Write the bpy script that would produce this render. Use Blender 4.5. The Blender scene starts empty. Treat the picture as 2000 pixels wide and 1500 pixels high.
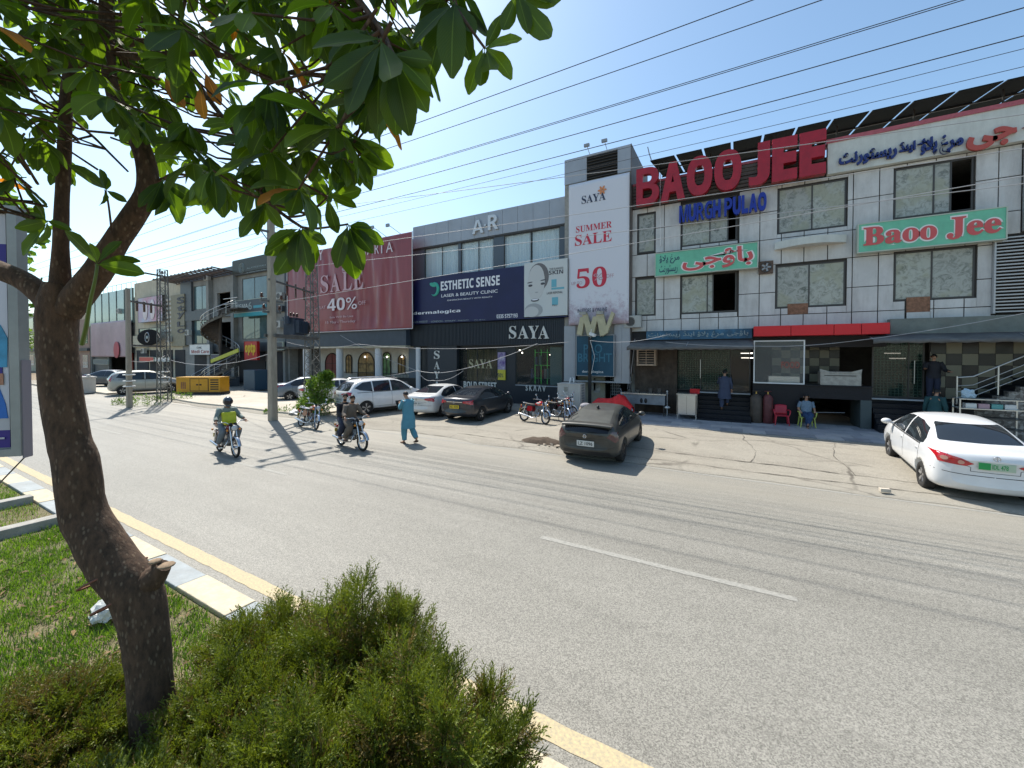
import bpy, bmesh, math, random
import numpy as np
from mathutils import Vector, Matrix, Quaternion, noise
from mathutils.bvhtree import BVHTree
R = math.radians; PI = math.pi
random.seed(7); rng = np.random.default_rng(7)
sc = bpy.context.scene
COL = sc.collection

# ------------------------------------------------------------- camera, sky, sun, exposure
TH = R(29.1); CT, ST = math.cos(TH), math.sin(TH)      # the camera looks 29 degrees left of square-on to the shops
FPX, HZ, CH = 780.0, 692.0, 3.0                         # focal length (px at 2000 wide), horizon row, eye height
PITCH = R(1.0)
cam = bpy.data.cameras.new('camera'); cam.sensor_width = 36; cam.lens = 36 * FPX / 2000
cam.shift_y = -((HZ + FPX * math.tan(PITCH)) - 750) / 2000 * -1
cam.clip_start = .05; cam.clip_end = 3000
co = bpy.data.objects.new('camera', cam); COL.objects.link(co); sc.camera = co
co.location = (0, 0, CH); co.rotation_euler = (PI / 2 - PITCH, 0, TH)
co.name = 'camera'
SUN = Vector((-.905, .423, 0)).normalized(); ELEV = R(54)
w = bpy.data.worlds.new('World'); sc.world = w; w.use_nodes = True
_nt = w.node_tree; _bg = _nt.nodes['Background']
_sk = _nt.nodes.new('ShaderNodeTexSky'); _sk.sky_type = 'NISHITA'; _sk.sun_disc = False
_sk.sun_elevation = ELEV; _sk.sun_rotation = math.atan2(SUN.x, SUN.y)
_sk.air_density = 1.0; _sk.dust_density = 1.1; _sk.ozone_density = 0.8
_tn = _nt.nodes.new('ShaderNodeMix'); _tn.data_type = 'RGBA'; _tn.blend_type = 'MULTIPLY'; _tn.inputs[0].default_value = 1; _tn.inputs[7].default_value = (.93, 1.06, 1.05, 1)
_nt.links.new(_sk.outputs[0], _tn.inputs[6]); _nt.links.new(_tn.outputs[2], _bg.inputs[0]); _bg.inputs[1].default_value = .14
sl = bpy.data.lights.new('sun', 'SUN'); sl.energy = 5.0; sl.angle = R(.53); sl.color = (1, .94, .85)
so = bpy.data.objects.new('sun', sl); COL.objects.link(so)
_d = Vector((SUN.x * math.cos(ELEV), SUN.y * math.cos(ELEV), math.sin(ELEV)))
so.rotation_euler = _d.to_track_quat('Z', 'Y').to_euler(); so.location = (-20, 10, 30)
sc.view_settings.view_transform = 'Standard'; sc.view_settings.look = 'None'
sc.view_settings.gamma = 1; sc.view_settings.use_curve_mapping = False
sc.view_settings.exposure = 0.52
sc.render.engine = 'CYCLES'
sc.cycles.max_bounces = 6; sc.cycles.transparent_max_bounces = 8
sc.cycles.caustics_reflective = False; sc.cycles.caustics_refractive = False

# ------------------------------------------------------------- measuring: photo pixel -> place
_CY = HZ + FPX * math.tan(PITCH); _MR = co.rotation_euler.to_matrix()
def ray(px, py): return _MR @ Vector((px - 1000, -(py - _CY), -FPX))
def G(px, py, z=0):                      # point on the ground plane z
    r = ray(px, py); t = (z - CH) / r.z; return Vector((r.x * t, r.y * t, z))
def F(px, py, Y=21.0):                   # point on the vertical plane y = Y (the shop fronts)
    r = ray(px, py); t = Y / r.y; return Vector((r.x * t, Y, CH + r.z * t))
def D(px, py, d):                        # point at depth d in front of the eye
    r = ray(px, py); t = d / FPX; return Vector((r.x * t, r.y * t, CH + r.z * t))
def proj(p):
    v = _MR.transposed() @ (Vector(p) - Vector((0, 0, CH))); return (1000 - FPX * v.x / v.z, _CY + FPX * v.y / v.z, -v.z)

# ------------------------------------------------------------- materials
MATS = {}
def _n(nt, t, **k):
    n = nt.nodes.new(t)
    for a, v in k.items(): setattr(n, a, v)
    return n
def mat(name, col, rough=.6, metal=0, spec=.5, var=.0, vs=3.0, bump=0, bs=40, coat=0, emit=0, trans=0, dirt=0, stretch=(1, 1, 1), alpha=1, ior=1.45, col2=None):
    if name in MATS: return MATS[name]
    m = bpy.data.materials.new(name); m.use_nodes = True; nt = m.node_tree
    b = nt.nodes['Principled BSDF']; L = nt.links.new
    c = tuple(col) + (1,)
    b.inputs['Base Color'].default_value = c; b.inputs['Roughness'].default_value = rough
    b.inputs['Metallic'].default_value = metal; b.inputs['Specular IOR Level'].default_value = spec
    b.inputs['Coat Weight'].default_value = coat; b.inputs['Coat Roughness'].default_value = .04
    b.inputs['Transmission Weight'].default_value = trans; b.inputs['IOR'].default_value = ior
    b.inputs['Alpha'].default_value = alpha
    if emit:
        b.inputs['Emission Color'].default_value = c; b.inputs['Emission Strength'].default_value = emit
    if var or bump or dirt or col2:
        g = _n(nt, 'ShaderNodeNewGeometry'); mp = _n(nt, 'ShaderNodeMapping'); mp.inputs['Scale'].default_value = stretch
        L(g.outputs['Position'], mp.inputs[0])
        n1 = _n(nt, 'ShaderNodeTexNoise'); n1.inputs['Scale'].default_value = vs; n1.inputs['Detail'].default_value = 6; n1.inputs['Roughness'].default_value = .65
        L(mp.outputs[0], n1.inputs[0])
        if var or col2:
            cr = _n(nt, 'ShaderNodeValToRGB'); e = cr.color_ramp.elements
            if col2: e[0].color = tuple(col2) + (1,); e[1].color = c
            else:
                e[0].color = tuple(x * (1 - var) for x in col) + (1,); e[1].color = tuple(min(1, x * (1 + var)) for x in col) + (1,)
            e[0].position = .35; e[1].position = .65
            L(n1.outputs[0], cr.inputs[0]); out = cr.outputs[0]
            if dirt:
                n3 = _n(nt, 'ShaderNodeTexNoise'); n3.inputs['Scale'].default_value = .9; n3.inputs['Detail'].default_value = 8; n3.inputs['Roughness'].default_value = .75
                mp2 = _n(nt, 'ShaderNodeMapping'); mp2.inputs['Scale'].default_value = (2.2, 2.2, .5); L(g.outputs['Position'], mp2.inputs[0]); L(mp2.outputs[0], n3.inputs[0])
                r3 = _n(nt, 'ShaderNodeMapRange'); r3.inputs[1].default_value = .45; r3.inputs[2].default_value = .8; r3.inputs[3].default_value = 0; r3.inputs[4].default_value = dirt
                L(n3.outputs[0], r3.inputs[0])
                mx = _n(nt, 'ShaderNodeMix', data_type='RGBA'); L(r3.outputs[0], mx.inputs[0]); L(out, mx.inputs[6]); mx.inputs[7].default_value = (.16, .13, .1, 1); out = mx.outputs[2]
            L(out, b.inputs['Base Color'])
        if bump:
            n2 = _n(nt, 'ShaderNodeTexNoise'); n2.inputs['Scale'].default_value = bs; n2.inputs['Detail'].default_value = 5
            L(mp.outputs[0], n2.inputs[0])
            bp = _n(nt, 'ShaderNodeBump'); bp.inputs['Strength'].default_value = bump; bp.inputs['Distance'].default_value = .02
            L(n2.outputs[0], bp.inputs['Height']); L(bp.outputs[0], b.inputs['Normal'])
    MATS[name] = m
    return m

# ------------------------------------------------------------- mesh collector
class MB:
    def __init__(s): s.v = []; s.f = []; s.m = []; s.s = []
    def add(s, vs, fs, mi=0, sm=False):
        o = len(s.v); s.v += [tuple(v) for v in vs]
        s.f += [tuple(i + o for i in f) for f in fs]; s.m += [mi] * len(fs); s.s += [sm] * len(fs); return s
    def box(s, x0, x1, y0, y1, z0, z1, mi=0):
        if x0 > x1: x0, x1 = x1, x0
        if y0 > y1: y0, y1 = y1, y0
        if z0 > z1: z0, z1 = z1, z0
        return s.add([(x0, y0, z0), (x1, y0, z0), (x1, y1, z0), (x0, y1, z0), (x0, y0, z1), (x1, y0, z1), (x1, y1, z1), (x0, y1, z1)],
              [(0, 3, 2, 1), (4, 5, 6, 7), (0, 1, 5, 4), (1, 2, 6, 5), (2, 3, 7, 6), (3, 0, 4, 7)], mi)
    def obox(s, c, sx, sy, sz, rot=None, mi=0):         # centred box with rotation matrix / euler
        M = rot if isinstance(rot, Matrix) else (Matrix.Rotation(rot, 3, 'Z') if isinstance(rot, (int, float)) else Matrix.Identity(3))
        vs = [Vector(c) + M @ Vector((a * sx / 2, b * sy / 2, d * sz / 2)) for d in (-1, 1) for a, b in ((-1, -1), (1, -1), (1, 1), (-1, 1))]
        return s.add(vs, [(0, 3, 2, 1), (4, 5, 6, 7), (0, 1, 5, 4), (1, 2, 6, 5), (2, 3, 7, 6), (3, 0, 4, 7)], mi)
    def bar(s, p, q, a, b=None, mi=0):                  # rectangular bar between two points
        p, q = Vector(p), Vector(q); d = q - p; b = b or a
        M = d.to_track_quat('X', 'Z').to_matrix()
        return s.obox((p + q) / 2, d.length, a, b, M, mi)
    def tube(s, pts, rad, n=8, mi=0, cap=True, sm=True, closed=False):
        pts = [Vector(p) for p in pts]; N = len(pts)
        if not hasattr(rad, '__len__'): rad = [rad] * N
        rings = []; up = None
        for i, p in enumerate(pts):
            if closed: t = pts[(i + 1) % N] - pts[i - 1]
            else: t = pts[min(i + 1, N - 1)] - pts[max(i - 1, 0)]
            if t.length < 1e-9: t = Vector((0, 0, 1))
            t.normalize()
            if up is None:
                up = Vector((0, 0, 1)) if abs(t.z) < .9 else Vector((1, 0, 0))
            a = up - t * up.dot(t)
            if a.length < 1e-6: a = t.orthogonal()
            a.normalize(); b = t.cross(a); up = a
            rings.append([p + (a * math.cos(2 * PI * k / n) + b * math.sin(2 * PI * k / n)) * rad[i] for k in range(n)])
        return s.loft(rings, mi, cap and not closed, sm, closed)
    def cyl(s, p, q, r, n=12, mi=0, r2=None, sm=True):
        return s.tube([p, q], [r, r if r2 is None else r2], n, mi, True, sm)
    def loft(s, rings, mi=0, cap=True, sm=True, closed=False):
        n = len(rings[0]); vs = [v for r in rings for v in r]; fs = []
        for i in range(len(rings) - (0 if closed else 1)):
            j = (i + 1) % len(rings)
            for k in range(n):
                fs.append((i * n + k, i * n + (k + 1) % n, j * n + (k + 1) % n, j * n + k))
        s.add(vs, fs, mi, sm)
        if cap:
            s.add(rings[0], [tuple(reversed(range(n)))], mi); s.add(rings[-1], [tuple(range(n))], mi)
        return s
    def ell(s, c, rx, ry, rz, nu=12, nv=8, mi=0, rot=None):
        c = Vector(c); vs = []; fs = []
        for j in range(nv + 1):
            t = PI * j / nv
            for i in range(nu):
                a = 2 * PI * i / nu; v = Vector((rx * math.sin(t) * math.cos(a), ry * math.sin(t) * math.sin(a), rz * math.cos(t)))
                if rot: v = rot @ v
                vs.append(c + v)
        for j in range(nv):
            for i in range(nu):
                fs.append((j * nu + i, (j + 1) * nu + i, (j + 1) * nu + (i + 1) % nu, j * nu + (i + 1) % nu))
        return s.add(vs, fs, mi, True)
    def prism(s, poly, a0, a1, axis='y', mi=0):         # 2D polygon extruded along an axis
        def P(u, v, a): return {'y': (u, a, v), 'x': (a, u, v), 'z': (u, v, a)}[axis]
        n = len(poly); vs = [P(u, v, a0) for u, v in poly] + [P(u, v, a1) for u, v in poly]
        return s.add(vs, [tuple(range(n)), tuple(range(2 * n - 1, n - 1, -1))] + [(i, i + n, (i + 1) % n + n, (i + 1) % n) for i in range(n)], mi)
    def torus(s, c, Rr, r, axis='y', nu=24, nv=8, mi=0):
        c = Vector(c); vs = []; fs = []
        for i in range(nu):
            a = 2 * PI * i / nu
            for j in range(nv):
                b = 2 * PI * j / nv; q = Rr + r * math.cos(b); h = r * math.sin(b)
                u, v = q * math.cos(a), q * math.sin(a)
                vs.append(c + Vector({'y': (u, h, v), 'x': (h, u, v), 'z': (u, v, h)}[axis]))
        for i in range(nu):
            for j in range(nv):
                fs.append((i * nv + j, ((i + 1) % nu) * nv + j, ((i + 1) % nu) * nv + (j + 1) % nv, i * nv + (j + 1) % nv))
        return s.add(vs, fs, mi, True)
    def mesh(s, name, mats, fixn=True):
        me = bpy.data.meshes.new(name); me.from_pydata(s.v, [], s.f)
        for m in (mats if isinstance(mats, (list, tuple)) else [mats]): me.materials.append(m)
        me.polygons.foreach_set('material_index', s.m); me.polygons.foreach_set('use_smooth', s.s)
        if fixn and len(s.f) < 60000:
            bm = bmesh.new(); bm.from_mesh(me); bmesh.ops.recalc_face_normals(bm, faces=bm.faces); bm.to_mesh(me); bm.free()
        me.update(); return me
    def build(s, name, mats, parent=None, world=False, loc=None, bevel=0, **k):
        if world and parent is not None:
            w_ = wloc(parent); s.v = [(x - w_[0], y - w_[1], z - w_[2]) for x, y, z in s.v]
        o = bpy.data.objects.new(name, s.mesh(name, mats)); COL.objects.link(o)
        if parent is not None: o.parent = parent
        if loc is not None: o.location = loc
        if bevel:
            bv = o.modifiers.new('bevel', 'BEVEL'); bv.width = bevel; bv.segments = 2; bv.limit_method = 'ANGLE'; bv.angle_limit = R(40)
        for a, v in k.items(): o[a] = v
        return o
def wloc(o):
    v = Vector((0, 0, 0))
    while o is not None: v += o.location; o = o.parent
    return v
def thing(name, label, cat, loc=(0, 0, 0), rz=0, group=None):
    o = bpy.data.objects.new(name, None); COL.objects.link(o); o.empty_display_size = .2
    o.location = loc; o.rotation_euler = (0, 0, rz); o['label'] = label; o['category'] = cat
    if group: o['group'] = group
    return o
def tag(o, label=None, cat=None, group=None, kind=None):
    if label: o['label'] = label
    if cat: o['category'] = cat
    if group: o['group'] = group
    if kind: o['kind'] = kind
    return o
def kids(o): return [c for c in bpy.data.objects if c.parent == o]
CH_MAP = {}
def copy_tree(o, loc, rz=None, label=None, group=None):
    def rec(a, par):
        c = a.copy(); COL.objects.link(c)
        if par is not None: c.parent = par
        for ch in kids(a): rec(ch, c)
        return c
    r = rec(o, None); r.location = loc
    if rz is not None: r.rotation_euler = (0, 0, rz)
    if label: r['label'] = label
    if group: r['group'] = group
    return r
def shared(name, me, parent, loc, rot=None, scale=None, **k):
    o = bpy.data.objects.new(name, me); COL.objects.link(o); o.parent = parent; o.location = loc
    if rot is not None: o.rotation_euler = rot
    if scale is not None: o.scale = scale
    for a, v in k.items(): o[a] = v
    return o

# ------------------------------------------------------------- lettering
def serif(t):
    r = ''
    for ch in t:
        if 'A' <= ch <= 'Z': r += chr(0x1D400 + ord(ch) - 65)
        elif 'a' <= ch <= 'z': r += chr(0x1D41A + ord(ch) - 97)
        elif '0' <= ch <= '9': r += chr(0x1D7CE + ord(ch) - 48)
        else: r += ch
    return r
def sansb(t):
    r = ''
    for ch in t:
        if 'A' <= ch <= 'Z': r += chr(0x1D5D4 + ord(ch) - 65)
        elif 'a' <= ch <= 'z': r += chr(0x1D5EE + ord(ch) - 97)
        elif '0' <= ch <= '9': r += chr(0x1D7EC + ord(ch) - 48)
        else: r += ch
    return r
AR = {'ا': ('FE8D', 'FE8E', None, None), 'ب': ('FE8F', 'FE90', 'FE91', 'FE92'), 'پ': ('FB56', 'FB57', 'FB58', 'FB59'), 'ؤ': ('FE85', 'FE86', None, None),
      'ج': ('FE9D', 'FE9E', 'FE9F', 'FEA0'), 'ی': ('FBFC', 'FBFD', 'FBFE', 'FBFF'), 'م': ('FEE1', 'FEE2', 'FEE3', 'FEE4'), 'ر': ('FEAD', 'FEAE', None, None),
      'غ': ('FECD', 'FECE', 'FECF', 'FED0'), 'لا': ('FEFB', 'FEFC', None, None), 'ن': ('FEE5', 'FEE6', 'FEE7', 'FEE8'), 'ڈ': ('FB88', 'FB89', None, None),
      'س': ('FEB1', 'FEB2', 'FEB3', 'FEB4'), 'ٹ': ('FB66', 'FB67', 'FB68', 'FB69'), 'و': ('FEED', 'FEEE', None, None), 'ت': ('FE95', 'FE96', 'FE97', 'FE98')}
def urdu(t):
    out = []
    for wd in t.split(' '):
        ls = []; i = 0
        while i < len(wd):
            if wd[i:i + 2] == 'لا': ls.append('لا'); i += 2
            else: ls.append(wd[i]); i += 1
        g = []
        for k, l in enumerate(ls):
            prev = k > 0 and AR[ls[k - 1]][2] is not None
            nxt = k < len(ls) - 1 and AR[l][2] is not None
            f = AR[l][3 if (prev and nxt) else 2 if nxt else 1 if prev else 0]
            g.append(chr(int(f, 16)))
        out.append(''.join(reversed(g)))
    return ' '.join(reversed(out))
def text_mesh(t, off=0, depth=0, shear=0, space=1, bev=0):
    c = bpy.data.curves.new('text', 'FONT'); c.body = t; c.size = 1; c.offset = off; c.extrude = depth; c.shear = shear; c.space_character = space
    c.resolution_u = 3; c.fill_mode = 'BOTH'; c.bevel_depth = bev; c.bevel_resolution = 0
    o = bpy.data.objects.new('text', c); COL.objects.link(o); bpy.context.view_layer.update()
    me = bpy.data.meshes.new_from_object(o); bpy.data.objects.remove(o); bpy.data.curves.remove(c)
    return me
def text(name, t, x0, x1, z0, z1, y, m, parent, off=0, depth=.01, shear=0, space=1, fit=True, **k):
    """lettering standing on the plane y (front faces -y) inside the world rectangle"""
    me = text_mesh(t, off, 0.5 if depth else 0, shear, space)
    me.name = name
    me.transform(Matrix.Rotation(PI / 2, 4, 'X'))
    n = len(me.vertices)
    if n == 0: return None
    co_ = np.empty(n * 3, 'f'); me.vertices.foreach_get('co', co_); co_ = co_.reshape(-1, 3)
    lo, hi = co_.min(0), co_.max(0)
    co_[:, 0] = x0 + (co_[:, 0] - lo[0]) / max(hi[0] - lo[0], 1e-6) * (x1 - x0)
    co_[:, 2] = z0 + (co_[:, 2] - lo[2]) / max(hi[2] - lo[2], 1e-6) * (z1 - z0)
    co_[:, 1] = y - depth + (co_[:, 1] - lo[1]) / max(hi[1] - lo[1], 1e-6) * depth if depth else y
    if parent is not None:
        wl = wloc(parent); co_ -= np.array(wl, 'f')
    me.vertices.foreach_set('co', co_.ravel()); me.materials.clear(); me.materials.append(m); me.update()
    o = bpy.data.objects.new(name, me); COL.objects.link(o)
    if parent is not None: o.parent = parent
    for a, v in k.items(): o[a] = v
    return o
def tx(name, t, p0, p1, y, m, parent, **k):
    """lettering between two photo corners (left-bottom px, right-top px) on plane y"""
    a = F(p0[0], p0[1], y); b = F(p1[0], p1[1], y)
    return text(name, t, a.x, b.x, a.z, b.z, y, m, parent, **k)
def FR(x0, yt, yb, x1, Y=21.0):          # rectangle: heights read at the left column x0
    a = F(x0, yt, Y); b = F(x0, yb, Y); c = F(x1, yt, Y)
    return a.x, c.x, b.z, a.z
# ============================================================= GROUND
def ground_mat(name, c1, c2, grain, gs, stretch, patch=.35, rough=.85, crack=0, streak=0, bump=.25):
    m = bpy.data.materials.new(name); m.use_nodes = True; nt = m.node_tree; L = nt.links.new
    b = nt.nodes['Principled BSDF']; b.inputs['Roughness'].default_value = rough; b.inputs['Specular IOR Level'].default_value = .35
    g = _n(nt, 'ShaderNodeNewGeometry'); P = g.outputs['Position']
    def noi(scale, st=(1, 1, 1), det=6, ro=.6):
        mp = _n(nt, 'ShaderNodeMapping'); mp.inputs['Scale'].default_value = st; L(P, mp.inputs[0])
        n = _n(nt, 'ShaderNodeTexNoise'); n.inputs['Scale'].default_value = scale; n.inputs['Detail'].default_value = det; n.inputs['Roughness'].default_value = ro
        L(mp.outputs[0], n.inputs[0]); return n.outputs[0]
    def rng_(x, a, b_, c, d):
        r = _n(nt, 'ShaderNodeMapRange'); L(x, r.inputs[0])
        for i, v in enumerate((a, b_, c, d)): r.inputs[i + 1].default_value = v
        return r.outputs[0]
    def mix(f, a, b_, mode='MIX'):
        x = _n(nt, 'ShaderNodeMix', data_type='RGBA', blend_type=mode)
        for s_, v in ((0, f), (6, a), (7, b_)):
            if hasattr(v, 'links'): L(v, x.inputs[s_])
            else: x.inputs[s_].default_value = v if s_ == 0 else (tuple(v) + (1,) if len(v) == 3 else v)
        return x.outputs[2]
    col = mix(rng_(noi(.35, stretch), .35, .68, 0, 1), c1, c2)
    col = mix(rng_(noi(2.1, stretch, 8, .7), .42, .75, 0, patch), col, tuple(x * .62 for x in c1))
    if streak:
        sy0 = _n(nt, 'ShaderNodeSeparateXYZ'); L(P, sy0.inputs[0]); sm_ = rng_(sy0.outputs[1], 5.2, 7.6, .12, 1)
        def mul(a, b_): q = _n(nt, 'ShaderNodeMath', operation='MULTIPLY'); L(a, q.inputs[0]); L(b_, q.inputs[1]); return q.outputs[0]
        col = mix(mul(sm_, rng_(noi(1.5, (.035, 1.6, 1), 5, .7), .47, .7, 0, streak)), col, tuple(x * .45 for x in c1))
        col = mix(mul(sm_, rng_(noi(3.2, (.02, 1.5, 1), 4, .7), .5, .75, 0, streak * .8)), col, tuple(min(.6, x * 1.75) for x in c2))
    v = _n(nt, 'ShaderNodeTexVoronoi'); v.inputs['Scale'].default_value = gs; L(P, v.inputs[0])
    gr = _n(nt, 'ShaderNodeSeparateColor'); L(v.outputs['Color'], gr.inputs[0])
    k = rng_(gr.outputs[0], 0, 1, 1 - grain, 1 + grain * 1.25)
    cc = _n(nt, 'ShaderNodeCombineColor'); [L(k, cc.inputs[i]) for i in range(3)]
    col = mix(1.0, col, cc.outputs[0], 'MULTIPLY')
    if streak:                                           # pale dust blown in along the forecourt edge
        sy_ = _n(nt, 'ShaderNodeSeparateXYZ'); L(P, sy_.inputs[0]); dm = _n(nt, 'ShaderNodeMath', operation='MULTIPLY'); L(rng_(sy_.outputs[1], 8.2, 11.2, 0, 1), dm.inputs[0]); L(rng_(noi(1.1, (.12, 1.4, 1)), .3, .7, .25, .95), dm.inputs[1]); col = mix(dm.outputs[0], col, (.32, .295, .245))
    if crack:
        nz = _n(nt, 'ShaderNodeTexNoise'); nz.inputs['Scale'].default_value = 1.3; nz.inputs['Detail'].default_value = 7; L(P, nz.inputs[0])
        mx = _n(nt, 'ShaderNodeMix', data_type='RGBA'); mx.inputs[0].default_value = .22; L(P, mx.inputs[6]); L(nz.outputs['Color'], mx.inputs[7])
        vc = _n(nt, 'ShaderNodeTexVoronoi', feature='DISTANCE_TO_EDGE'); vc.inputs['Scale'].default_value = .42; L(mx.outputs[2], vc.inputs[0])
        cm = _n(nt, 'ShaderNodeMath', operation='MULTIPLY'); L(rng_(vc.outputs['Distance'], .004, .016, 1, 0), cm.inputs[0]); L(rng_(noi(.45), .45, .6, 0, crack), cm.inputs[1])
        col = mix(cm.outputs[0], col, (.06, .05, .04))
    L(col, b.inputs['Base Color'])
    bp = _n(nt, 'ShaderNodeBump'); bp.inputs['Strength'].default_value = bump; bp.inputs['Distance'].default_value = .012
    ad = _n(nt, 'ShaderNodeMath', operation='ADD'); L(gr.outputs[1], ad.inputs[0]); L(noi(9, (1, 1, 1), 6, .7), ad.inputs[1]); L(ad.outputs[0], bp.inputs['Height'])
    L(bp.outputs[0], b.inputs['Normal'])
    return m
M_asph = ground_mat('asphalt', (.190, .182, .158), (.232, .222, .195), .40, 105, (.25, 1, 1), .3, .6, 0, .42, .3)
M_conc = ground_mat('dusty concrete', (.225, .203, .168), (.325, .30, .255), .25, 38, (.8, 1, 1), .85, .9, .7, .15, .8)
M_soil = ground_mat('soil', (.20, .155, .105), (.27, .22, .155), .3, 60, (1, 1, 1), .4, .95)
M_slab = ground_mat('pale paving', (.42, .38, .31), (.50, .46, .39), .12, 50, (1, 1, 1), .35, .85, .5)

def sheet(name, x0, x1, y0, y1, z, m, nx=1, ny=1, wob=0):
    b = MB(); vs = []
    for j in range(ny + 1):
        for i in range(nx + 1):
            x = x0 + (x1 - x0) * i / nx; y = y0 + (y1 - y0) * j / ny; zz = z
            if wob and 0 < i < nx and 0 < j < ny: zz += wob * noise.noise(Vector((x * .5, y * .5, 0)))
            vs.append((x, y, zz))
    b.add(vs, [(j * (nx + 1) + i, j * (nx + 1) + i + 1, (j + 1) * (nx + 1) + i + 1, (j + 1) * (nx + 1) + i) for j in range(ny) for i in range(nx)])
    return tag(b.build(name, m), kind='structure')
sheet('ground', -1500, 1500, -1500, 1500, -.012, M_soil)
sheet('road', -400, 300, 2.55, 11.45, 0, M_asph)
sheet('far_carriageway', -400, 300, -12, -3.2, -.004, M_asph)

# ragged edge of the concrete forecourt over the asphalt; it humps up a little before the restaurant
def _ss(a, b_, x): t = min(1, max(0, (x - a) / (b_ - a))); return t * t * (3 - 2 * t)
def gz(x, y): return .05 + .16 * _ss(11.9, 14.6, y) * (1 - _ss(15.6, 17.2, y)) * _ss(-7, -4.6, x)
b = MB(); xs = np.arange(-70, 40, .35); n = len(xs); vs = []; ts = [0, .08] + [.45 + .45 * k for k in range(29)]; m_ = len(ts)
for x in xs:
    e = 11.1 + .16 * noise.noise(Vector((x * .6, 3, 0))) + .10 * noise.noise(Vector((x * 2.3, 7, 0))) + (.35 if x < -8 else 0) * (.6 + noise.noise(Vector((x * .25, 0, 5))))
    for t in ts:
        y = e + t; z = .006 + (.03 if t == .08 else .045 if t > .1 else 0)
        vs.append((x, y, z + gz(x, y) - .05 + (.012 * noise.noise(Vector((x * .8, y * .8, 0))) if t > .1 else 0)))
b.add(vs, [(i * m_ + k, (i + 1) * m_ + k, (i + 1) * m_ + k + 1, i * m_ + k + 1) for i in range(n - 1) for k in range(m_ - 1)], 0, True)
tag(b.build('forecourt', M_conc), kind='structure')
FZ = .05
# long cracks and joints running along the road edge and across the slabs
M_crack = mat('dark crack', (.05, .042, .034), .95)
def crack(pts, w_=.02, sd=0):
    b = MB(); vs = []; P = []
    for (x0, y0), (x1, y1) in zip(pts[:-1], pts[1:]):
        n = max(2, int(math.hypot(x1 - x0, y1 - y0) / .12)); P += [(x0 + (x1 - x0) * i / n, y0 + (y1 - y0) * i / n) for i in range(n)]
    for i, (x, y) in enumerate(P):
        q = P[min(i + 1, len(P) - 1)]; o_ = P[max(i - 1, 0)]; d = Vector((q[0] - o_[0], q[1] - o_[1])).normalized(); j = .07 * noise.noise(Vector((x * 2.2, y * 2.2, sd))) + .03 * noise.noise(Vector((x * 8, y * 8, sd))); h = w_ * (.35 + abs(noise.noise(Vector((x * 1.7, y * 1.7, sd + 5)))) * 1.8)
        for s in (-1, 1): X, Y = x - d.y * (j + s * h / 2), y + d.x * (j + s * h / 2); vs.append((X, Y, gz(X, Y) + .014))
    b.add(vs, [(2 * i, 2 * i + 1, 2 * i + 3, 2 * i + 2) for i in range(len(P) - 1)]); tag(b.build('crack', M_crack), kind='structure')
crack([(-9, 12.0), (-4, 11.75), (1, 11.62), (6, 11.6), (13, 11.7)], .035, 1); crack([(-3.2, 12.7), (1, 12.5), (4.5, 12.35), (9, 12.3)], .028, 2)
for k, q in enumerate(([(-1.2, 14.9), (.8, 15.1), (2.1, 14.8)], [(.4, 12.5), (.6, 13.6), (.3, 15.0), (.2, 16.6)], [(1.5, 13.1), (2.5, 13.5), (3.2, 13.2)], [(-4.5, 13.9), (-3.8, 16.8)], [(-12, 12.4), (-9, 12.9), (-6.5, 12.7)], [(2.6, 12.4), (2.4, 14.0), (3.0, 16.9)], [(-16, 12.1), (-13, 12.3), (-9.5, 12.2)], [(-1.8, 16.6), (1, 16.3), (4, 16.7)])): crack(q, .013, k + 3)

# paint on the road
M_line = mat('worn white paint', (.345, .335, .30), .8, var=.25, vs=26, stretch=(.7, 2, 1), col2=(.21, .205, .185))
M_yel = mat('worn yellow paint', (.52, .42, .24), .8, vs=40, col2=(.33, .29, .21), var=.1)
def marking(name, x0, x1, y0, y1, m):
    nn = max(1, int((x1 - x0) / .15)); b = MB(); vs = []
    for i in range(nn + 1):
        x = x0 + (x1 - x0) * i / nn
        vs += [(x, y0 + random.uniform(-.008, .008), .004), (x, y1 + random.uniform(-.008, .008), .004)]
    b.add(vs, [(2 * i, 2 * i + 2, 2 * i + 3, 2 * i + 1) for i in range(nn)])
    return tag(b.build(name, m), kind='structure')
marking('yellow_edge_line', -90, 12, 2.80, 2.98, M_yel)
marking('white_edge_line', -90, 14, 10.93, 11.03, M_line)
for k in range(-6, 2):
    marking('lane_dash', -2.75 + k * 10.4, .7 + k * 10.4, 5.86, 5.97, M_line)

# kerb: painted blocks
kerb = thing('kerb', 'x', 'x', (0, 0, 0)); del kerb['label'], kerb['category']; kerb['kind'] = 'structure'
M_ky = mat('kerb yellow', (.53, .46, .33), .8, var=.12, vs=8, bump=.4, bs=30, dirt=.35)
M_kw = mat('kerb white', (.31, .34, .35), .8, var=.1, vs=6, bump=.4, bs=30, dirt=.4)
for i in range(-34, 9):
    x0 = -5.76 + 1.1 * (i + 1) + .006; x1 = x0 + 1.088
    b = MB(); dz = random.uniform(-.006, .006)
    b.prism([(2.16, -.05), (2.62, -.05), (2.60, .07 + dz), (2.47, .24 + dz), (2.16, .25 + dz)], x0, x1, 'x')
    o = b.build('kerb_block', M_ky if i % 2 else M_kw, kerb, bevel=.012)
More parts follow.
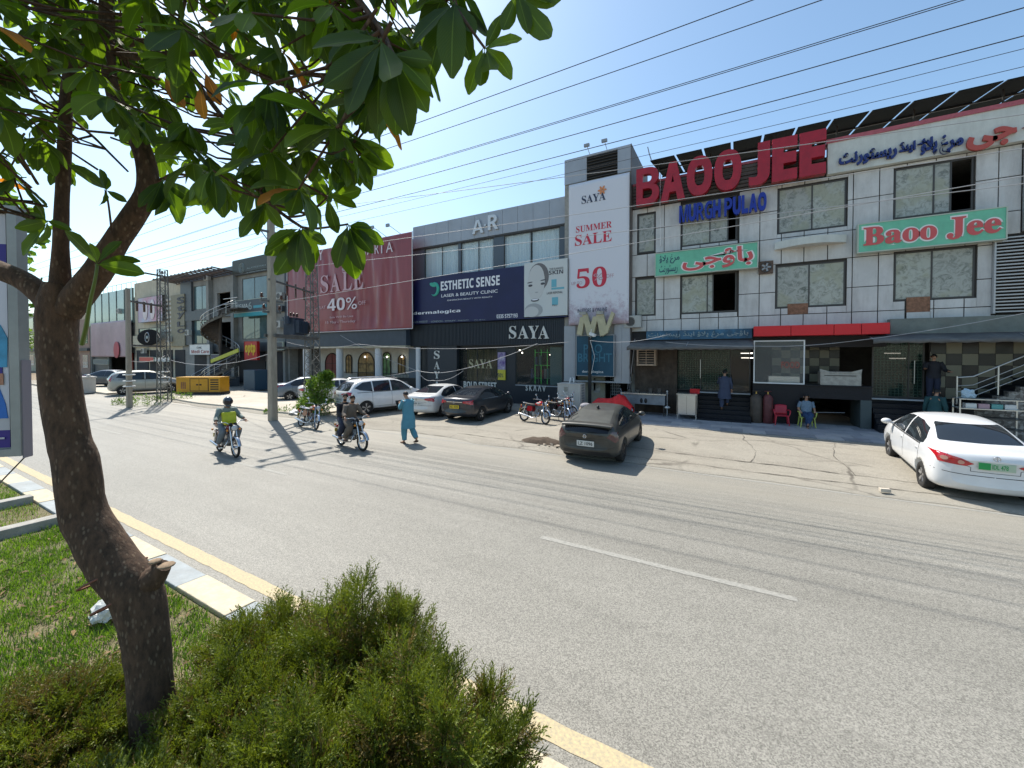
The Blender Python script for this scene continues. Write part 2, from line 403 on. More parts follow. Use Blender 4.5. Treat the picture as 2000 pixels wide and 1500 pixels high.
# median lawn and its cross walls
M_grass_soil = ground_mat('lawn soil', (.10, .10, .045), (.19, .15, .09), .4, 70, (1, 1, 1), .5, .95)
b = MB(); xs = np.linspace(-42, 14, 141); ys = np.linspace(-3.1, 2.17, 22); vs = []
for y in ys:
    for x in xs: vs.append((x, y, .2 + .035 * noise.noise(Vector((x * 1.1, y * 1.1, 0))) * (1 if y < 2.1 else 0)))
nx_ = len(xs); b.add(vs, [(j * nx_ + i, j * nx_ + i + 1, (j + 1) * nx_ + i + 1, (j + 1) * nx_ + i) for j in range(len(ys) - 1) for i in range(nx_ - 1)], 0, True)
tag(b.build('median_lawn', M_grass_soil), kind='structure')
b = MB().box(-42, 14, -3.3, -3.1, -.05, .25); tag(b.build('far_kerb', M_kw), kind='structure')
M_wallc = mat('grey cement', (.33, .32, .29), .85, var=.15, vs=5, bump=.4, dirt=.4)
for x in (-9.75, -11.6):
    b = MB().box(x - .11, x + .11, -3.08, 2.15, .1, .34)
    o = b.build('planter_wall', M_wallc, bevel=.012); tag(o, 'low grey cement cross wall %s on the grass median' % ('nearer the tree trunk' if x > -10 else 'farther along, beside the billboard'), 'low wall', 'cement cross walls on the median')

# grass blades
def blades(name, boxes, n_, m, hmin=.03, hmax=.09, z0=.2, dens=None, kind='stuff'):
    V = []; 
    for (x0, x1, y0, y1, cnt) in boxes:
        xs = rng.uniform(x0, x1, cnt); ys = rng.uniform(y0, y1, cnt)
        keep = []
        for x, y in zip(xs, ys):
            q = noise.noise(Vector((x * 1.3, y * 1.3, 2))) + .5 * noise.noise(Vector((x * 4, y * 4, 9)))
            keep.append(q > rng.uniform(-.55, .25))
        xs, ys = xs[keep], ys[keep]; V.append(np.stack([xs, ys], 1))
    P = np.concatenate(V); n = len(P)
    a = rng.uniform(0, 2 * PI, n); h = rng.uniform(hmin, hmax, n); wd = rng.uniform(.002, .005, n); ln = rng.uniform(.2, .9, n) * h; a2 = a + rng.uniform(-1, 1, n) + PI / 2
    z = np.full(n, z0)
    c = np.stack([P[:, 0], P[:, 1], z], 1)
    s_ = np.stack([np.cos(a) * wd, np.sin(a) * wd, np.zeros(n)], 1); d1 = np.stack([np.cos(a2) * ln * .35, np.sin(a2) * ln * .35, h * .6], 1); d2 = np.stack([np.cos(a2) * ln, np.sin(a2) * ln, h], 1)
    vs = np.stack([c - s_, c + s_, c + d1 + s_ * .8, c + d1 - s_ * .8, c + d2], 1).reshape(-1, 3)
    me = bpy.data.meshes.new(name); me.vertices.add(n * 5); me.vertices.foreach_set('co', vs.astype('f').ravel())
    idx = (np.arange(n)[:, None] * 5 + np.array([0, 1, 2, 3, 3, 2, 4])).ravel()
    me.loops.add(n * 7); me.loops.foreach_set('vertex_index', idx.astype('i'))
    me.polygons.add(n * 2); st = (np.arange(n)[:, None] * 7 + np.array([0, 4])).ravel(); me.polygons.foreach_set('loop_start', st.astype('i'))
    me.update(calc_edges=True); me.materials.append(m)
    o = bpy.data.objects.new(name, me); COL.objects.link(o); return tag(o, kind=kind)
def leafmat(name, c1, c2, tr, trc, rough=.45, vs=1.5, rand=True, uvrib=False):
    m = bpy.data.materials.new(name); m.use_nodes = True; nt = m.node_tree; L = nt.links.new
    b = nt.nodes['Principled BSDF']; out = nt.nodes['Material Output']
    g = _n(nt, 'ShaderNodeNewGeometry'); n = _n(nt, 'ShaderNodeTexNoise'); n.inputs['Scale'].default_value = vs; n.inputs['Detail'].default_value = 3; L(g.outputs['Position'], n.inputs[0])
    cr = _n(nt, 'ShaderNodeValToRGB'); e = cr.color_ramp.elements; e[0].color = tuple(c1) + (1,); e[1].color = tuple(c2) + (1,); e[0].position = .36; e[1].position = .64
    L(n.outputs[0], cr.inputs[0]); col = cr.outputs[0]
    if uvrib:
        uv = _n(nt, 'ShaderNodeUVMap'); sp = _n(nt, 'ShaderNodeSeparateXYZ'); L(uv.outputs[0], sp.inputs[0])
        ab = _n(nt, 'ShaderNodeMath', operation='ABSOLUTE'); L(sp.outputs[0], ab.inputs[0])
        r = _n(nt, 'ShaderNodeMapRange'); L(ab.outputs[0], r.inputs[0]); r.inputs[1].default_value = .02; r.inputs[2].default_value = .07; r.inputs[3].default_value = .55; r.inputs[4].default_value = 0
        wv = _n(nt, 'ShaderNodeTexWave'); wv.inputs['Scale'].default_value = 6; wv.bands_direction = 'Y'; wv.inputs['Distortion'].default_value = 0
        # side veins slant away from the midrib
        cb = _n(nt, 'ShaderNodeCombineXYZ'); sb = _n(nt, 'ShaderNodeMath', operation='SUBTRACT'); L(sp.outputs[1], sb.inputs[0]); mu = _n(nt, 'ShaderNodeMath', operation='MULTIPLY'); L(ab.outputs[0], mu.inputs[0]); mu.inputs[1].default_value = .35; L(mu.outputs[0], sb.inputs[1]); L(sb.outputs[0], cb.inputs[1]); L(cb.outputs[0], wv.inputs[0])
        rv = _n(nt, 'ShaderNodeMapRange'); L(wv.outputs[0], rv.inputs[0]); rv.inputs[1].default_value = .8; rv.inputs[2].default_value = 1; rv.inputs[3].default_value = 0; rv.inputs[4].default_value = .12
        mxm = _n(nt, 'ShaderNodeMath', operation='MAXIMUM'); L(r.outputs[0], mxm.inputs[0]); L(rv.outputs[0], mxm.inputs[1])
        mx = _n(nt, 'ShaderNodeMix', data_type='RGBA'); L(mxm.outputs[0], mx.inputs[0]); L(col, mx.inputs[6]); mx.inputs[7].default_value = tuple(min(1, x * 2.2 + .03) for x in c2) + (1,); col = mx.outputs[2]
    L(col, b.inputs['Base Color']); b.inputs['Roughness'].default_value = rough
    t = _n(nt, 'ShaderNodeBsdfTranslucent')
    mc = _n(nt, 'ShaderNodeMix', data_type='RGBA', blend_type='MULTIPLY'); mc.inputs[0].default_value = 1; L(col, mc.inputs[6]); mc.inputs[7].default_value = tuple(trc) + (1,); L(mc.outputs[2], t.inputs[0])
    ms = _n(nt, 'ShaderNodeMixShader'); ms.inputs[0].default_value = tr; L(b.outputs[0], ms.inputs[1]); L(t.outputs[0], ms.inputs[2]); L(ms.outputs[0], out.inputs[0])
    return m
M_grass = leafmat('grass blade', (.075, .155, .012), (.135, .235, .022), .42, (1.6, 1.6, .8), .5, 3)
blades('grass', [(-9.6, -2.2, -.6, 2.12, 80000), (-20, -11.7, .4, 2.12, 22000), (-11.45, -9.9, .6, 2.12, 2500)], 0, M_grass)
M_dry = leafmat('dry grass blade', (.25, .19, .08), (.34, .28, .14), .2, (1.2, 1.1, .8), .7, 3)
blades('dry_grass', [(-9.6, -2.6, -.6, 2.12, 6000), (-11.45, -9.9, .5, 2.12, 2500)], 0, M_dry, .015, .05)
# ============================================================= BUILDINGS: helpers
def walls(mb, x0, x1, z0, z1, holes, y0, y1, mi=0):
    xs = sorted({x0, x1} | {h[i] for h in holes for i in (0, 1) if x0 < h[i] < x1}); zs = sorted({z0, z1} | {h[i] for h in holes for i in (2, 3) if z0 < h[i] < z1})
    for j in range(len(zs) - 1):
        run = None
        for i in range(len(xs)):
            solid = False
            if i < len(xs) - 1:
                cx, cz = (xs[i] + xs[i + 1]) / 2, (zs[j] + zs[j + 1]) / 2
                solid = not any(h[0] < cx < h[1] and h[2] < cz < h[3] for h in holes)
            if solid and run is None: run = xs[i]
            if not solid and run is not None: mb.box(run, xs[i], y0, y1, zs[j], zs[j + 1], mi); run = None
    return mb
def rect_sub(r, holes):
    rs = [r]
    for h in holes:
        o = []
        for a in rs:
            if h[0] >= a[1] or h[1] <= a[0] or h[2] >= a[3] or h[3] <= a[2]: o.append(a); continue
            if h[0] > a[0]: o.append((a[0], h[0], a[2], a[3]))
            if h[1] < a[1]: o.append((h[1], a[1], a[2], a[3]))
            m0, m1 = max(a[0], h[0]), min(a[1], h[1])
            if h[2] > a[2]: o.append((m0, m1, a[2], h[2]))
            if h[3] < a[3]: o.append((m0, m1, h[3], a[3]))
        rs = o
    return rs
def shell(par, x0, x1, z1, m, y0=21, y1=31, z0=0, floors=(), roofz=None, mf=None):
    """side walls, back wall, roof slab and floors round an empty inside"""
    b = MB(); b.box(x0, x0 + .22, y0 + .26, y1, z0, z1); b.box(x1 - .22, x1, y0 + .26, y1, z0, z1); b.box(x0 + .22, x1 - .22, y1 - .22, y1, z0, z1)
    b.build('wall', m, par, True)
    rz = roofz or z1 - .6
    MB().box(x0 + .22, x1 - .22, y0 + .26, y1 - .22, rz - .2, rz).build('roof', m, par, True)
    for f in floors: MB().box(x0 + .22, x1 - .22, y0 + .26, y1 - .22, f - .2, f).build('floor_slab', mf or m, par, True)
def window(par, r, y, m_frame, panes, ft=.05, depth=.06, name='window', inset=.06):
    """frame with panes; panes = list of (x0, x1, material or None)"""
    x0, x1, z0, z1 = r; b = MB()
    for q in ((x0, x1, z0, z0 + ft), (x0, x1, z1 - ft, z1)): b.box(q[0], q[1], y + inset, y + inset + depth, q[2], q[3])
    b.box(x0, x0 + ft, y + inset, y + inset + depth, z0 + ft, z1 - ft); b.box(x1 - ft, x1, y + inset, y + inset + depth, z0 + ft, z1 - ft)
    for p in panes[:-1]:
        if x0 + ft < p[1] < x1 - ft: b.box(p[1] - ft * .4, p[1] + ft * .4, y + inset, y + inset + depth, z0 + ft, z1 - ft)
    wn = b.build(name, m_frame, par, True)
    for p in panes:
        if p[2] is None: continue
        MB().box(max(p[0], x0 + ft * .5), min(p[1], x1 - ft * .5), y + inset + depth * .35, y + inset + depth * .6, z0 + ft * .6, z1 - ft * .6).build('pane', p[2], wn, True)
    return wn
def glassmat(name, col, rough=.06, spec=.8, alpha=1, **k): return mat(name, col, rough, spec=spec, alpha=alpha, **k)
def foodfilm(name, base, dark, sc_=2.2):
    m = bpy.data.materials.new(name); m.use_nodes = True; nt = m.node_tree; L = nt.links.new; b = nt.nodes['Principled BSDF']
    g = _n(nt, 'ShaderNodeNewGeometry'); mp = _n(nt, 'ShaderNodeMapping'); mp.inputs['Scale'].default_value = (1, .2, 1); L(g.outputs['Position'], mp.inputs[0])
    v = _n(nt, 'ShaderNodeTexVoronoi'); v.inputs['Scale'].default_value = 9; n = _n(nt, 'ShaderNodeTexNoise'); n.inputs['Scale'].default_value = 1.3; n.inputs['Detail'].default_value = 2
    n2 = _n(nt, 'ShaderNodeTexNoise'); n2.inputs['Scale'].default_value = 4.5; n2.inputs['Detail'].default_value = 8; n2.inputs['Roughness'].default_value = .7; n2.inputs['Distortion'].default_value = 1.2
    # a plate: rings round a voronoi centre
    v2 = _n(nt, 'ShaderNodeTexVoronoi'); v2.inputs['Scale'].default_value = .95; v2.inputs['Randomness'].default_value = .6
    for q in (v, n, n2, v2): L(mp.outputs[0], q.inputs[0])
    c1 = _n(nt, 'ShaderNodeValToRGB'); e = c1.color_ramp.elements; e[0].color = tuple(dark) + (1,); e[1].color = tuple(base) + (1,); e[0].position = .32; e[1].position = .55; L(n2.outputs[0], c1.inputs[0])
    r2 = _n(nt, 'ShaderNodeValToRGB'); e = r2.color_ramp.elements; e[0].position = .40; e[0].color = (0, 0, 0, 1); e[1].position = .43; e[1].color = (1, 1, 1, 1); x = r2.color_ramp.elements.new(.5); x.color = (.25, .25, .25, 1); L(v2.outputs['Distance'], r2.inputs[0])
    mx = _n(nt, 'ShaderNodeMix', data_type='RGBA'); L(r2.outputs[0], mx.inputs[0]); L(c1.outputs[0], mx.inputs[6]); mx.inputs[7].default_value = tuple(base) + (1,)
    c3 = _n(nt, 'ShaderNodeValToRGB'); e = c3.color_ramp.elements; e[0].position = .5; e[0].color = (0, 0, 0, 1); e[1].position = .62; e[1].color = (.7, .7, .7, 1); L(n.outputs[0], c3.inputs[0])
    m3 = _n(nt, 'ShaderNodeMix', data_type='RGBA'); L(c3.outputs[0], m3.inputs[0]); L(mx.outputs[2], m3.inputs[6]); m3.inputs[7].default_value = (.34, .34, .24, 1)
    L(m3.outputs[2], b.inputs['Base Color']); b.inputs['Roughness'].default_value = .25
    return m

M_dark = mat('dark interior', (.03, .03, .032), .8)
M_black = mat('black', (.012, .012, .013), .5)
M_grey = mat('grey metal', (.30, .31, .32), .45, metal=.3)
M_steel = mat('stainless steel', (.55, .55, .54), .3, metal=.9, var=.06, vs=8, stretch=(1, 1, 8))
M_white = mat('white paint', (.72, .72, .70), .5)
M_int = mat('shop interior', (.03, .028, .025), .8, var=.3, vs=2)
M_blk_st = mat('black granite', (.010, .011, .016), .42, spec=.3, var=.4, vs=30)
M_red = mat('bright red panel', (.62, .012, .02), .35)
M_brick = mat('bare brick', (.25, .13, .08), .9, var=.3, vs=9, bump=.5, bs=30)

# ------------------------------------------------------------- the white clad restaurant
BX0, BX1 = F(1232, 500).x, 13.5
bao = thing('restaurant_building', 'white panel-clad three-storey restaurant with food pictures on its windows, right of the tower', 'building', (4, 21, 0))
M_clad = mat('white aluminium cladding', (.58, .57, .55), .42, var=.09, vs=1.2, dirt=.42)
M_joint = mat('dark joint', (.045, .04, .035), .9)
M_frame = mat('dark bronze frame', (.06, .055, .05), .4)
W = {}
def win(px0, yt, yb, px1): return FR(px0, yt, yb, px1)
wins = [(win(1246, 420, 495, 1280), [1280], []), (win(1331, 398, 482, 1440), [1386, 1421, 1440], [2]), (win(1520, 370, 457, 1654), [1585, 1654], []),
        (win(1747, 331, 428, 1903), [1822, 1855, 1903], [2]), (win(1242, 545, 617, 1280), [1280], []), (win(1330, 539, 613, 1439), [1382, 1393, 1439], [2]),
        (win(1516, 520, 602, 1652), [1581, 1652], []), (win(1747, 494, 588, 1906), [1821, 1906], [])]
extra = [(11.0, 12.6, 5.0, 7.0), (11.0, 12.6, 8.2, 10.2)]
lou_lo = FR(1936, 470, 612, 2000); LX = 8.05
holes = [w_[0] for w_ in wins] + extra
vent = [(F(1538, 600).x, F(1578, 600).x, 4.72, 5.18), (F(1770, 600).x, F(1816, 600).x, 4.62, 5.2)]
walls(MB(), BX0, BX1, 4.1, 11.2, holes, 21.0, 21.26).build('front_wall', M_joint, bao, True)
shell(bao, BX0, BX1, 11.2, M_wallc, floors=(4.3, 7.6))
M_films = [foodfilm('window film A', (.37, .375, .335), (.07, .08, .06)), foodfilm('window film B', (.41, .42, .365), (.08, .09, .07))]
for k, (r, cuts, open_) in enumerate(wins):
    ps = []; a = r[0]
    for i, c in enumerate(cuts):
        bx = r[1] if i == len(cuts) - 1 else F(c, 500).x
        ps.append((a, bx, None if i in open_ else M_films[(k + i) % 2])); a = bx
    window(bao, r, 21.0, M_frame, ps, ft=.06, name='window', inset=.03)
for r in extra: window(bao, r, 21.0, M_frame, [(r[0], (r[0] + r[1]) / 2, M_films[0]), ((r[0] + r[1]) / 2, r[1], M_films[1])], inset=.03)
rows = [4.15, 4.72, 5.72, 6.93, 8.05, 9.27, 10.36]
cols = list(np.arange(BX0 + .02, BX1, .803)) + [BX1]
hs2 = [(h[0] - .03, h[1] + .03, h[2] - .03, h[3] + .03) for h in holes] + vent + [(8.72, 10.6, 4.4, 10.4), (LX, 10.6, 4.4, 7.25)]
for j in range(len(rows) - 1):
    for i in range(len(cols) - 1):
        for q in rect_sub((cols[i] + .012, cols[i + 1] - .012, rows[j] + .012, rows[j + 1] - .012), hs2):
            if q[1] - q[0] < .07 or q[3] - q[2] < .07: continue
            t = random.uniform(0, .006)
            MB().box(q[0] + .004, q[1] - .004, 20.955 - t, 21.0, q[2] + .004, q[3] - .004).build('cladding_panel', M_clad, bao, True)
for v in vent:
    MB().box(v[0], v[1], 20.985, 21.02, v[2], v[3]).build('brick_patch', M_brick, bao, True)
# louvre screens on the right
M_louv = mat('pale louvre', (.42, .42, .42), .4, metal=.3)
for (x0, x1, z0, z1) in ((8.75, 10.55, 7.3, 10.3), (LX, 10.55, 4.45, 7.25)):
    s_ = MB().box(x0, x0 + .05, 20.8, 20.95, z0, z1).box(x1 - .05, x1, 20.8, 20.95, z0, z1).build('louvre_screen', M_louv, bao, True)
    z = z0 + .04
    while z < z1 - .05:
        MB().box(x0 + .05, x1 - .05, 20.82, 20.94, z, z + .045).build('slat', M_louv, s_, True); z += .118
# parapet: white sign band with red capping, brown slats behind the red letters
M_band = mat('white sign band', (.60, .61, .56), .5, var=.06, vs=2, dirt=.3)
M_cap = mat('faded red capping', (.42, .10, .12), .5, var=.15, vs=6)
sx = F(1616, 300, 20.8).x
b = MB().box(sx, BX1, 20.72, 21.0, 10.38, 11.62); b.build('parapet_band', M_band, bao, True)
MB().box(sx - .05, BX1 + .02, 20.68, 21.3, 11.62, 11.78).build('capping', M_cap, bao, True)
MB().box(BX0, sx - .05, 21.0, 21.26, 11.2, 11.55).build('parapet_wall', M_wallc, bao, True)
MB().box(BX0 - .02, sx - .05, 20.93, 21.3, 11.55, 11.66).build('capping', M_cap, bao, True)
M_slat = mat('brown grey slats', (.12, .10, .085), .6, var=.15, vs=5)
for k in range(7):
    z = 10.40 + k * .165
    MB().box(BX0 + .02, sx - .07, 20.94, 20.998, z, z + .12).build('parapet_slat', M_slat, bao, True)
# curved concrete ledge
b = MB(); x0, x1 = F(1514, 485, 20.6).x, F(1656, 478, 20.6).x; pl = []
for i in range(13):
    t = i / 12; pl.append((x0 + (x1 - x0) * t, 20.95 - .12 - .5 * math.sin(PI * t)))
pl += [(x1, 20.99), (x0, 20.99)]
b.prism(pl, 7.55, 7.86, 'z'); b.build('curved_ledge', M_band, bao, True)
# exhaust fan
p = F(1496, 522, 20.8)
fan = MB().box(p.x - .27, p.x + .27, 20.78, 20.95, p.z - .27, p.z + .27).build('exhaust_fan', mat('rusty brown', (.12, .08, .06), .8, var=.3, vs=12), bao, True)
MB().torus((p.x, 20.77, p.z), .2, .025, 'y', 20, 6).build('fan_ring', M_frame, fan, True)
for k in range(5):
    a = 2 * PI * k / 5; MB().obox((p.x + .1 * math.cos(a), 20.765, p.z + .1 * math.sin(a)), .17, .012, .07, Matrix.Rotation(-a, 3, 'Y')).build('fan_blade', M_grey, fan, True)
# white conduit pipes
b = MB(); b.tube([F(1290, 340, 20.85), F(1289, 400, 20.85), F(1290, 480, 20.85)], .018, 6)
b.build('conduit', M_white, bao, True)
# ground floor beam
M_beam = mat('grey green beam', (.17, .19, .17), .7, var=.15, vs=3, dirt=.3)
bx = F(1740, 640, 20.5).x
MB().box(bx, BX1, 20.55, 21.0, 3.72, 4.36).build('beam', M_beam, bao, True)
MB().box(BX0, bx, 20.98, 21.26, 3.3, 4.1).build('beam', M_dark, bao, True)
# the shop floors
LXa, LXb, MXb = F(1365, 780).x, F(1468, 780).x, F(1694, 780).x
MB().box(BX0 + .3, LXb, 21.1, 30.5, 0, 1.22).box(MXb, BX1 - .3, 21.1, 30.5, 0, 1.25).build('raised_floor', M_blk_st, bao, True)
M_ledge = mat('pale ledge stone', (.5, .52, .54), .4)
def steps(par, x0, x1, ztop, ytop, n, tread, m, edge=True):
    h = ztop / n
    for k in range(n):
        MB().box(x0, x1, ytop - (k + 1) * tread, ytop - k * tread + (.0), 0, ztop - (k + 1) * h + .0).build('step', m, par, True) if k < n - 1 else None
    MB().box(x0, x1, ytop, ytop + .25, ztop - .05, ztop + .003).build('top_ledge', M_ledge, par, True)
steps(bao, LXa, LXb - .05, 1.22, 20.95, 7, .24, M_blk_st)
steps(bao, MXb + .05, 6.85, 1.25, 20.95, 7, .24, M_blk_st)
# left bay: brick wall corner with window cooler
M_brownw = mat('dirty brown wall', (.06, .042, .030), .8, var=.35, vs=4, dirt=.5)
xa, xb = BX0 + .25, F(1322, 740).x
MB().box(xa, xb, 21.0, 21.25, 0, 3.3).build('side_wall', M_brownw, bao, True)
ac = thing('window_cooler', 'rusty cream window air cooler high on the brown wall at the restaurant\'s left corner', 'air cooler', (F(1264, 700, 20.8).x, 20.8, F(1264, 714, 20.8).z))
M_rc = mat('rusty cream metal', (.40, .30, .22), .7, var=.3, vs=8)
b = MB(); 
for (a0, a1, c0, c1) in ((-.45, .45, 0, .09), (-.45, .45, .75, .82), (-.45, -.38, .09, .75), (.38, .45, .09, .75)): b.box(a0, a1, -.3, .2, c0, c1)
b.build('casing', M_rc, ac)
MB().box(-.38, .38, -.1, .18, .09, .75).build('cooler_core', M_dark, ac)
for k in range(5): MB().box(-.38, .38, -.28, -.26, .16 + k * .12, .19 + k * .12).build('grille_bar', M_rc, ac)
MB().box(-.015, .015, -.285, -.265, .09, .75).build('grille_bar', M_rc, ac)
# glazing with green grid film
def gridfilm(name, col, line, sx_=5.5):
    m = bpy.data.materials.new(name); m.use_nodes = True; nt = m.node_tree; L = nt.links.new; b = nt.nodes['Principled BSDF']
    g = _n(nt, 'ShaderNodeNewGeometry'); br = _n(nt, 'ShaderNodeTexBrick'); br.offset = 0; mp = _n(nt, 'ShaderNodeMapping'); mp.inputs['Rotation'].default_value = (PI / 2, 0, 0); L(g.outputs['Position'], mp.inputs[0]); L(mp.outputs[0], br.inputs[0])
    br.inputs['Scale'].default_value = 1; br.inputs['Brick Width'].default_value = .11; br.inputs['Row Height'].default_value = .11; br.inputs['Mortar Size'].default_value = .008
    br.inputs['Color1'].default_value = tuple(col) + (1,); br.inputs['Color2'].default_value = tuple(x * .8 for x in col) + (1,); br.inputs['Mortar'].default_value = tuple(line) + (1,)
    L(br.outputs[0], b.inputs['Base Color']); b.inputs['Roughness'].default_value = .1; b.inputs['Alpha'].default_value = .82
    return m
M_gfilm = gridfilm('green grid film', (.018, .042, .032), (.08, .12, .095))
M_glass = glassmat('dark glass', (.02, .028, .03), alpha=.55)
M_clear = glassmat('shop glass', (.05, .06, .06), alpha=.28)
gx0, gx1 = F(1311, 740).x, F(1466, 740).x
window(bao, (gx0, gx1, 1.24, 3.25), 21.3, M_frame, [(gx0, gx0 + 1.3, M_gfilm), (gx0 + 1.3, gx0 + 2.55, M_gfilm), (gx0 + 2.55, gx1, M_glass)], name='glass_front', inset=.02)
gx2, gx3 = MXb + .2, F(1812, 740).x
window(bao, (gx2, gx3, 1.27, 3.6), 21.3, M_frame, [(gx2, gx2 + 1.1, M_gfilm), (gx2 + 1.1, gx3, M_gfilm)], name='glass_front', inset=.02)
for (x, z) in ((gx0 + 1.28, 2.3), (gx2 + 1.25, 2.3)):
    MB().cyl((x, 21.25, z - .45), (x, 21.25, z + .45), .018, 8).build('door_handle', M_steel, bao, True)
# back of the shops
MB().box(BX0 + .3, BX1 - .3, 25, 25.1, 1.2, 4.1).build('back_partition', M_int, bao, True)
lampm = mat('tube lamp', (1, .93, .8), emit=6)
for px, py in ((1458, 690), (1459, 699), (1742, 690), (1752, 700), (1600, 690)):
    p = F(px, py, 22.8); MB().box(p.x - .25, p.x + .25, 22.7, 22.8, p.z - .02, p.z + .02).build('tube_lamp', lampm, bao, True)
# chequered tile walls
M_tc = mat('cream tile', (.20, .19, .135), .3); M_td = mat('charcoal tile', (.02, .02, .02), .25)
def chequer(x0, nx, z0, nz, y, s=.42, ph=0):
    wl = MB().box(x0, x0 + nx * s, y + .02, y + .12, z0, z0 + nz * s).build('tiled_wall', M_dark, bao, True)
    ma, mc = MB().box(0.006, s - .006, 0, .02, .006, s - .006).mesh('tile', M_tc), MB().box(.006, s - .006, 0, .02, .006, s - .006).mesh('tile', M_td)
    for i in range(nx):
        for j in range(nz): shared('tile', ma if (i + j + ph) % 2 else mc, wl, Vector((x0 + i * s, y, z0 + j * s)) - wloc(bao))
chequer(F(1816, 700, 21.35).x, 7, 1.3, 6, 21.3, .43)
chequer(F(1508, 700, 22.6).x, 7, 1.75, 5, 22.6, .36, 1)

# red fascia (three boxes), blue sign, green signs
rf = thing('red_fascia', 'plain bright red box fascia over the grill counter of the restaurant', 'sign', (3, 20, 3.8))
xr0, xr1 = F(1472, 647, 20.0).x, F(1739, 640, 20.0).x
for a, c in ((0, .30), (.30, .62), (.62, .81), (.81, 1)):
    MB().box(xr0 + (xr1 - xr0) * a + .008, xr0 + (xr1 - xr0) * c - .008, 20.0, 20.9, F(1472, 657, 20).z, F(1472, 637.5, 20).z).build('fascia_panel', M_red, rf, True, bevel=.01)
bs = thing('blue_fascia_sign', 'faded blue fascia board with pale Urdu lettering over the left bay', 'sign', (-2, 20.6, 4))
M_bsign = mat('faded blue board', (.035, .12, .20), .5, var=.35, vs=3, dirt=.3)
xs0, xs1 = F(1262, 650, 20.6).x, xr0 - .03; za, zb = F(1262, 664, 20.6).z, F(1262, 647, 20.6).z
for i in range(3):
    MB().box(xs0 + (xs1 - xs0) * i / 3 + .01, xs0 + (xs1 - xs0) * (i + 1) / 3 - .01, 20.6, 20.85, za, zb).build('sign_panel', M_bsign, bs, True)
M_pale = mat('pale faded lettering', (.30, .36, .36), .6)
text('lettering', urdu('باؤجی مرغ پلاؤ اینڈ ریسٹورنٹ'), xs0 + .1, xs1 - .15, za + .06, zb - .05, 20.6, M_pale, bs, off=.012, depth=.012)
M_gsign = mat('sea green sign face', (.16, .50, .33), .45, var=.1, vs=2, dirt=.12)
M_rl = mat('coral red lettering', (.60, .10, .10), .5); M_wl = mat('white lettering', (.75, .75, .72), .5); M_bl = mat('dark blue lettering', (.02, .03, .10), .5)
M_bord = mat('pale sign edge', (.45, .5, .42), .5)
def signbox(name, label, pl, pr, Y, m_face, depth=.22, cat='sign', edge=M_bord, ft=.04):
    """pl = (px, ytop, ybottom) left column, pr = px of the right end"""
    x0, x1, z0, z1 = FR(pl[0], pl[1], pl[2], pr, Y)
    t = thing(name, label, cat, ((x0 + x1) / 2, Y, z0))
    MB().box(x0 + ft, x1 - ft, Y, Y + depth, z0 + ft, z1 - ft).build('sign_face', m_face, t, True)
    b = MB(); Y0 = Y - .02
    for q in ((x0, x1, z0, z0 + ft), (x0, x1, z1 - ft, z1), (x0, x0 + ft, z0 + ft, z1 - ft), (x1 - ft, x1, z0 + ft, z1 - ft)): b.box(q[0], q[1], Y0, Y + depth, q[2], q[3])
    b.build('sign_frame', edge, t, True)
    return t, (x0, x1, z0, z1)
g1, r1 = signbox('green_signboard', 'sea green signboard with big red Urdu lettering and small dark lettering, on the left half', (1279, 495, 541), 1481, 20.6, M_gsign)
x0, x1, z0, z1 = r1; w_ = x1 - x0; h_ = z1 - z0
for off, m, yy, dz in ((.06, M_wl, 20.597, .0), (.025, M_rl, 20.59, 0)):
    text('lettering', urdu('باؤجی'), x0 + w_ * (.29 if off < .05 else .275), x1 - w_ * (.045 if off < .05 else .03), z0 + h_ * (.12 if off < .05 else .09), z1 - h_ * (.10 if off < .05 else .07), yy, m, g1, off=off, depth=.006)
text('lettering', urdu('مرغ پلاؤ'), x0 + w_ * .05, x0 + w_ * .26, z0 + h_ * .5, z1 - h_ * .12, 20.597, M_bl, g1, off=.012, depth=.004)
text('lettering', urdu('ریسٹورنٹ'), x0 + w_ * .05, x0 + w_ * .24, z0 + h_ * .08, z0 + h_ * .46, 20.597, M_bl, g1, off=.01, depth=.004)
g2, r2 = signbox('green_signboard', 'sea green signboard reading Baoo Jee in red serif letters, on the right half', (1675, 438, 495), 1968, 20.6, M_gsign)
x0, x1, z0, z1 = r2; w_ = x1 - x0; h_ = z1 - z0
text('lettering', serif('Baoo Jee'), x0 + w_ * .03, x1 - w_ * .02, z0 + h_ * .10, z1 - h_ * .10, 20.597, M_wl, g2, off=.055, depth=.006)
text('lettering', serif('Baoo Jee'), x0 + w_ * .045, x1 - w_ * .035, z0 + h_ * .15, z1 - h_ * .15, 20.59, M_rl, g2, off=.02, depth=.006)
for g in (g1, g2): g['group'] = 'sea green signboards'

